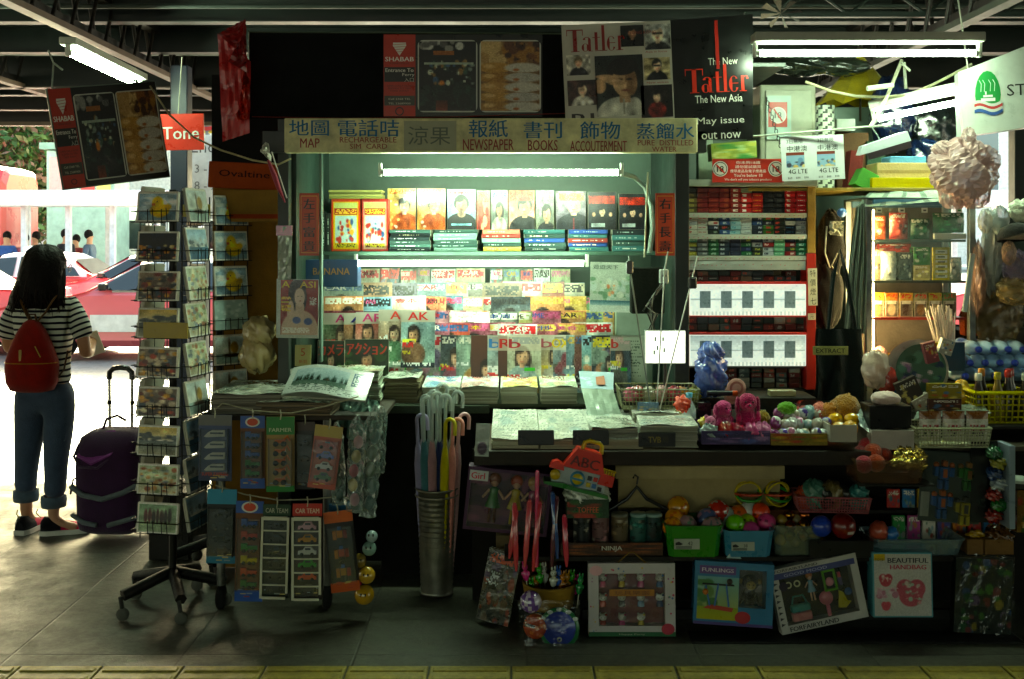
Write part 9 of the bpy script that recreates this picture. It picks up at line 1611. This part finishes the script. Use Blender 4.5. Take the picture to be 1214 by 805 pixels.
an = ['c82a7a', 'c87a1c', '3aa02a', 'b82a70', 'b8bcb0', '38a024', 'c88a20', 'c8c4b8', '2a8a4a', '2a5ab0', 'c87a28', '4ab030']; anm = ['magenta', 'orange', 'green', 'pink', 'white', 'bright green', 'amber', 'pale', 'dark green', 'blue', 'tall orange', 'lime']
for k in range(12):
 px = 628+(k*37 % 60); D_ = 4.2+.03+.09*((k*5) % 4)/4; top = 660+(k*13 % 22); z0 = Z(712, D_); z1 = Z(top+28, D_)
 t = thing('animal_stick', f'{anm[k]} animal figure on a white stick in the straw coloured pot', 'toy stick', (X(px, D_), D_, z0-.03), (0, R((px-655)*.25), 0), 'animal sticks in the pot'); L = z1-z0+.03
 m = MB(); m.tube([(0, 0, 0), (0, 0, L)], .0025, 'c8c4b8', 5); m.build('stick', 'plastic', t); c = an[k]; m = MB(); s_ = .085; m.ball((0, 0, L+.25*s_), (.17*s_, .14*s_, .28*s_), c, 10, 8); m.ball((0, 0, L+.65*s_), (.15*s_, .14*s_, .17*s_), c, 10, 8)
 for e in (-1, 1): m.ball((e*.07*s_, 0, L+.88*s_), (.05*s_, .04*s_, .13*s_), c, 8, 6); m.ball((e*.15*s_, -.05*s_, L+.35*s_), (.06*s_, .06*s_, .1*s_), c, 8, 6); m.ball((e*.05*s_, -.13*s_, L+.68*s_), .018*s_, '141414', 6, 4)
 m.build('animal', 'wrap', t)
D = 4.12; loose('purple and white tie dyed ball in the clear floor bag', 630, 0, D, 13, '8a6aa8', 'wrap', z=.118, nm='toy_ball', f=lambda x, y, z: (.75, .7, .78) if math.sin(x*8+z*9)*math.cos(z*7) > .1 else c3('6a4a90')); loose('orange printed ball at the bottom of the clear floor bag', 631, 0, D, 15, 'b84a1c', 'wrap', z=.012, nm='toy_ball', f=lambda x, y, z: c3('201410') if abs(z+.1) < .12 and abs(x) < .5 and y < 0 else (c3('c86a2a') if math.sin(x*9)*math.sin(z*8) > .3 else c3('b0421a')))
t = thing('pool_paddle', 'round blue disc with a green and white rim in the clear floor bag', 'toy disc', (X(663, D), D, Z(745, D)), (R(-8), 0, 0)); m = MB(); r_ = S(24, D); m.lathe([(0, -.006), (r_*.8, -.008), (r_*.82, -.004)], '1c3490', 28, axis='y'); m.build('disc', 'plastic', t); m = MB(); m.lathe([(r_*.82, -.006), (r_, -.004), (r_, .006), (0, .006)], '1c6a3a', 28, axis='y')
for k in range(5): q = R(30+k*30); m.ball((r_*.91*math.cos(q), -.006, r_*.91*math.sin(q)), (.012, .002, .008), 'c8ccc8', 8, 5)
m.build('rim', 'plastic', t); t.name = 'toy_disc'; m = MB(); m.lathe([(.004, -.012), (.01, -.012), (.01, -.008)], '8a8a80', 12, (0, 0, -r_*.5), axis='y'); m.build('knob', 'plastic', t)
m = MB(); crumple(m, [at(616, 770, 4.08)+Vector((0, 0, .0)), at(686, 768, 4.08), at(688, 712, 4.1), at(614, 712, 4.1)], 14, 14, .012, 'a8b8b0', 33); m.build('bag', 'film', label='clear plastic bag around the balls and the blue disc on the floor', cat='plastic bag')
m = MB(); crumple(m, [at(120, 757, 4.17)*1, at(165, 757, 4.17), at(163, 752, 4.2), at(126, 752, 4.2)], 2, 2, .0, '7a7468', 1) if 0 else m.add([at(150, 785.5, 3.93)+Vector((0, 0, .003)), at(163, 785.5, 3.93)+Vector((0, 0, .003)), at(161, 783, 3.94)+Vector((0, 0, .003)), at(152, 783, 3.94)+Vector((0, 0, .003))], [(0, 1, 2, 3)], '9a9488'); m.build('paper_scrap', 'paper', label='small white scrap on the pavement in front of the postcard rack', cat='litter')
ex = [(1038, 438, 16, 22, 'c8b0a0', 'beige'), (1052, 450, 13, 16, 'a83a34', 'dark red'), (1066, 455, 12, 15, '3a6a9a', 'blue'), (1140, 470, 12, 18, 'c8a030', 'amber'), (1150, 486, 11, 14, 'b84a70', 'rose'), (1080, 484, 12, 12, '4a8a5a', 'green'), (1062, 472, 11, 11, 'd8c8a0', 'cream')]
for k, (px, py, rx_, rz_, c, nm) in enumerate(ex):
 m = MB(); D_ = 4.62+.01*k; blob(m, (0, 0, 0), (S(rx_, D_), .04, S(rz_, D_)), c, 200+k, .12); m.build('wrapped_packet', 'wrap', loc=at(px, py, D_), label=f'{nm} crinkled packet in the heap at the right end of the counter', cat='packet', group='packets heaped at the right of the counter')
hx_ = ['c83a3a', '3a7ab8', 'd8b030', '3a9a4a', 'b84a90', 'd8d4c8', '4a4a8a', 'c87a30']; hn = ['red', 'blue', 'yellow', 'green', 'pink', 'white', 'indigo', 'orange']
for r in range(2):
 for k in range(8):
  px = 1052+k*18+r*6; a = blank(20, 14, hx_[(k+3*r) % 8]); fpatch(a, .1, .3, .9, .9, [rnd.choice(PAL) for _ in range(4)], 10, .14); fglyph(a, .1, .08, .9, .24, 'e8e4d8', .6)
  snack(f'small {hn[(k+3*r) % 8]} toy packet, {ORD[k]} from left in the {["upper", "lower"][r]} row behind the robot card', px, px+15, 580+r*31, 608+r*31, 4.4, hx_[(k+3*r) % 8], a=a, puff=False, depth=.012, name='toy_packet', cat='toy packet', grp='toy packets hanging at the lower right', mt='card')
for k, (px, py, rx_, c, nm) in enumerate(((1168, 262, 8, 'd8dcd8', 'clear white'), (1186, 262, 10, 'b8c8c8', 'clear grey'), (1196, 300, 8, 'c8a890', 'tan'))):
 m = MB(); D_ = 4.8; blob(m, (0, 0, 0), (S(rx_, D_), .03, S(rx_*1.7, D_)), c, 300+k, .1); m.F = [(f, q_, False, i) for f, q_, _, i in m.F]; m.build('hanging_bag', 'pinkfilm', loc=at(px, py, D_), label=f'{nm} small bag hanging among the goods at the right edge', cat='hanging goods', group='bags hanging at the right edge')
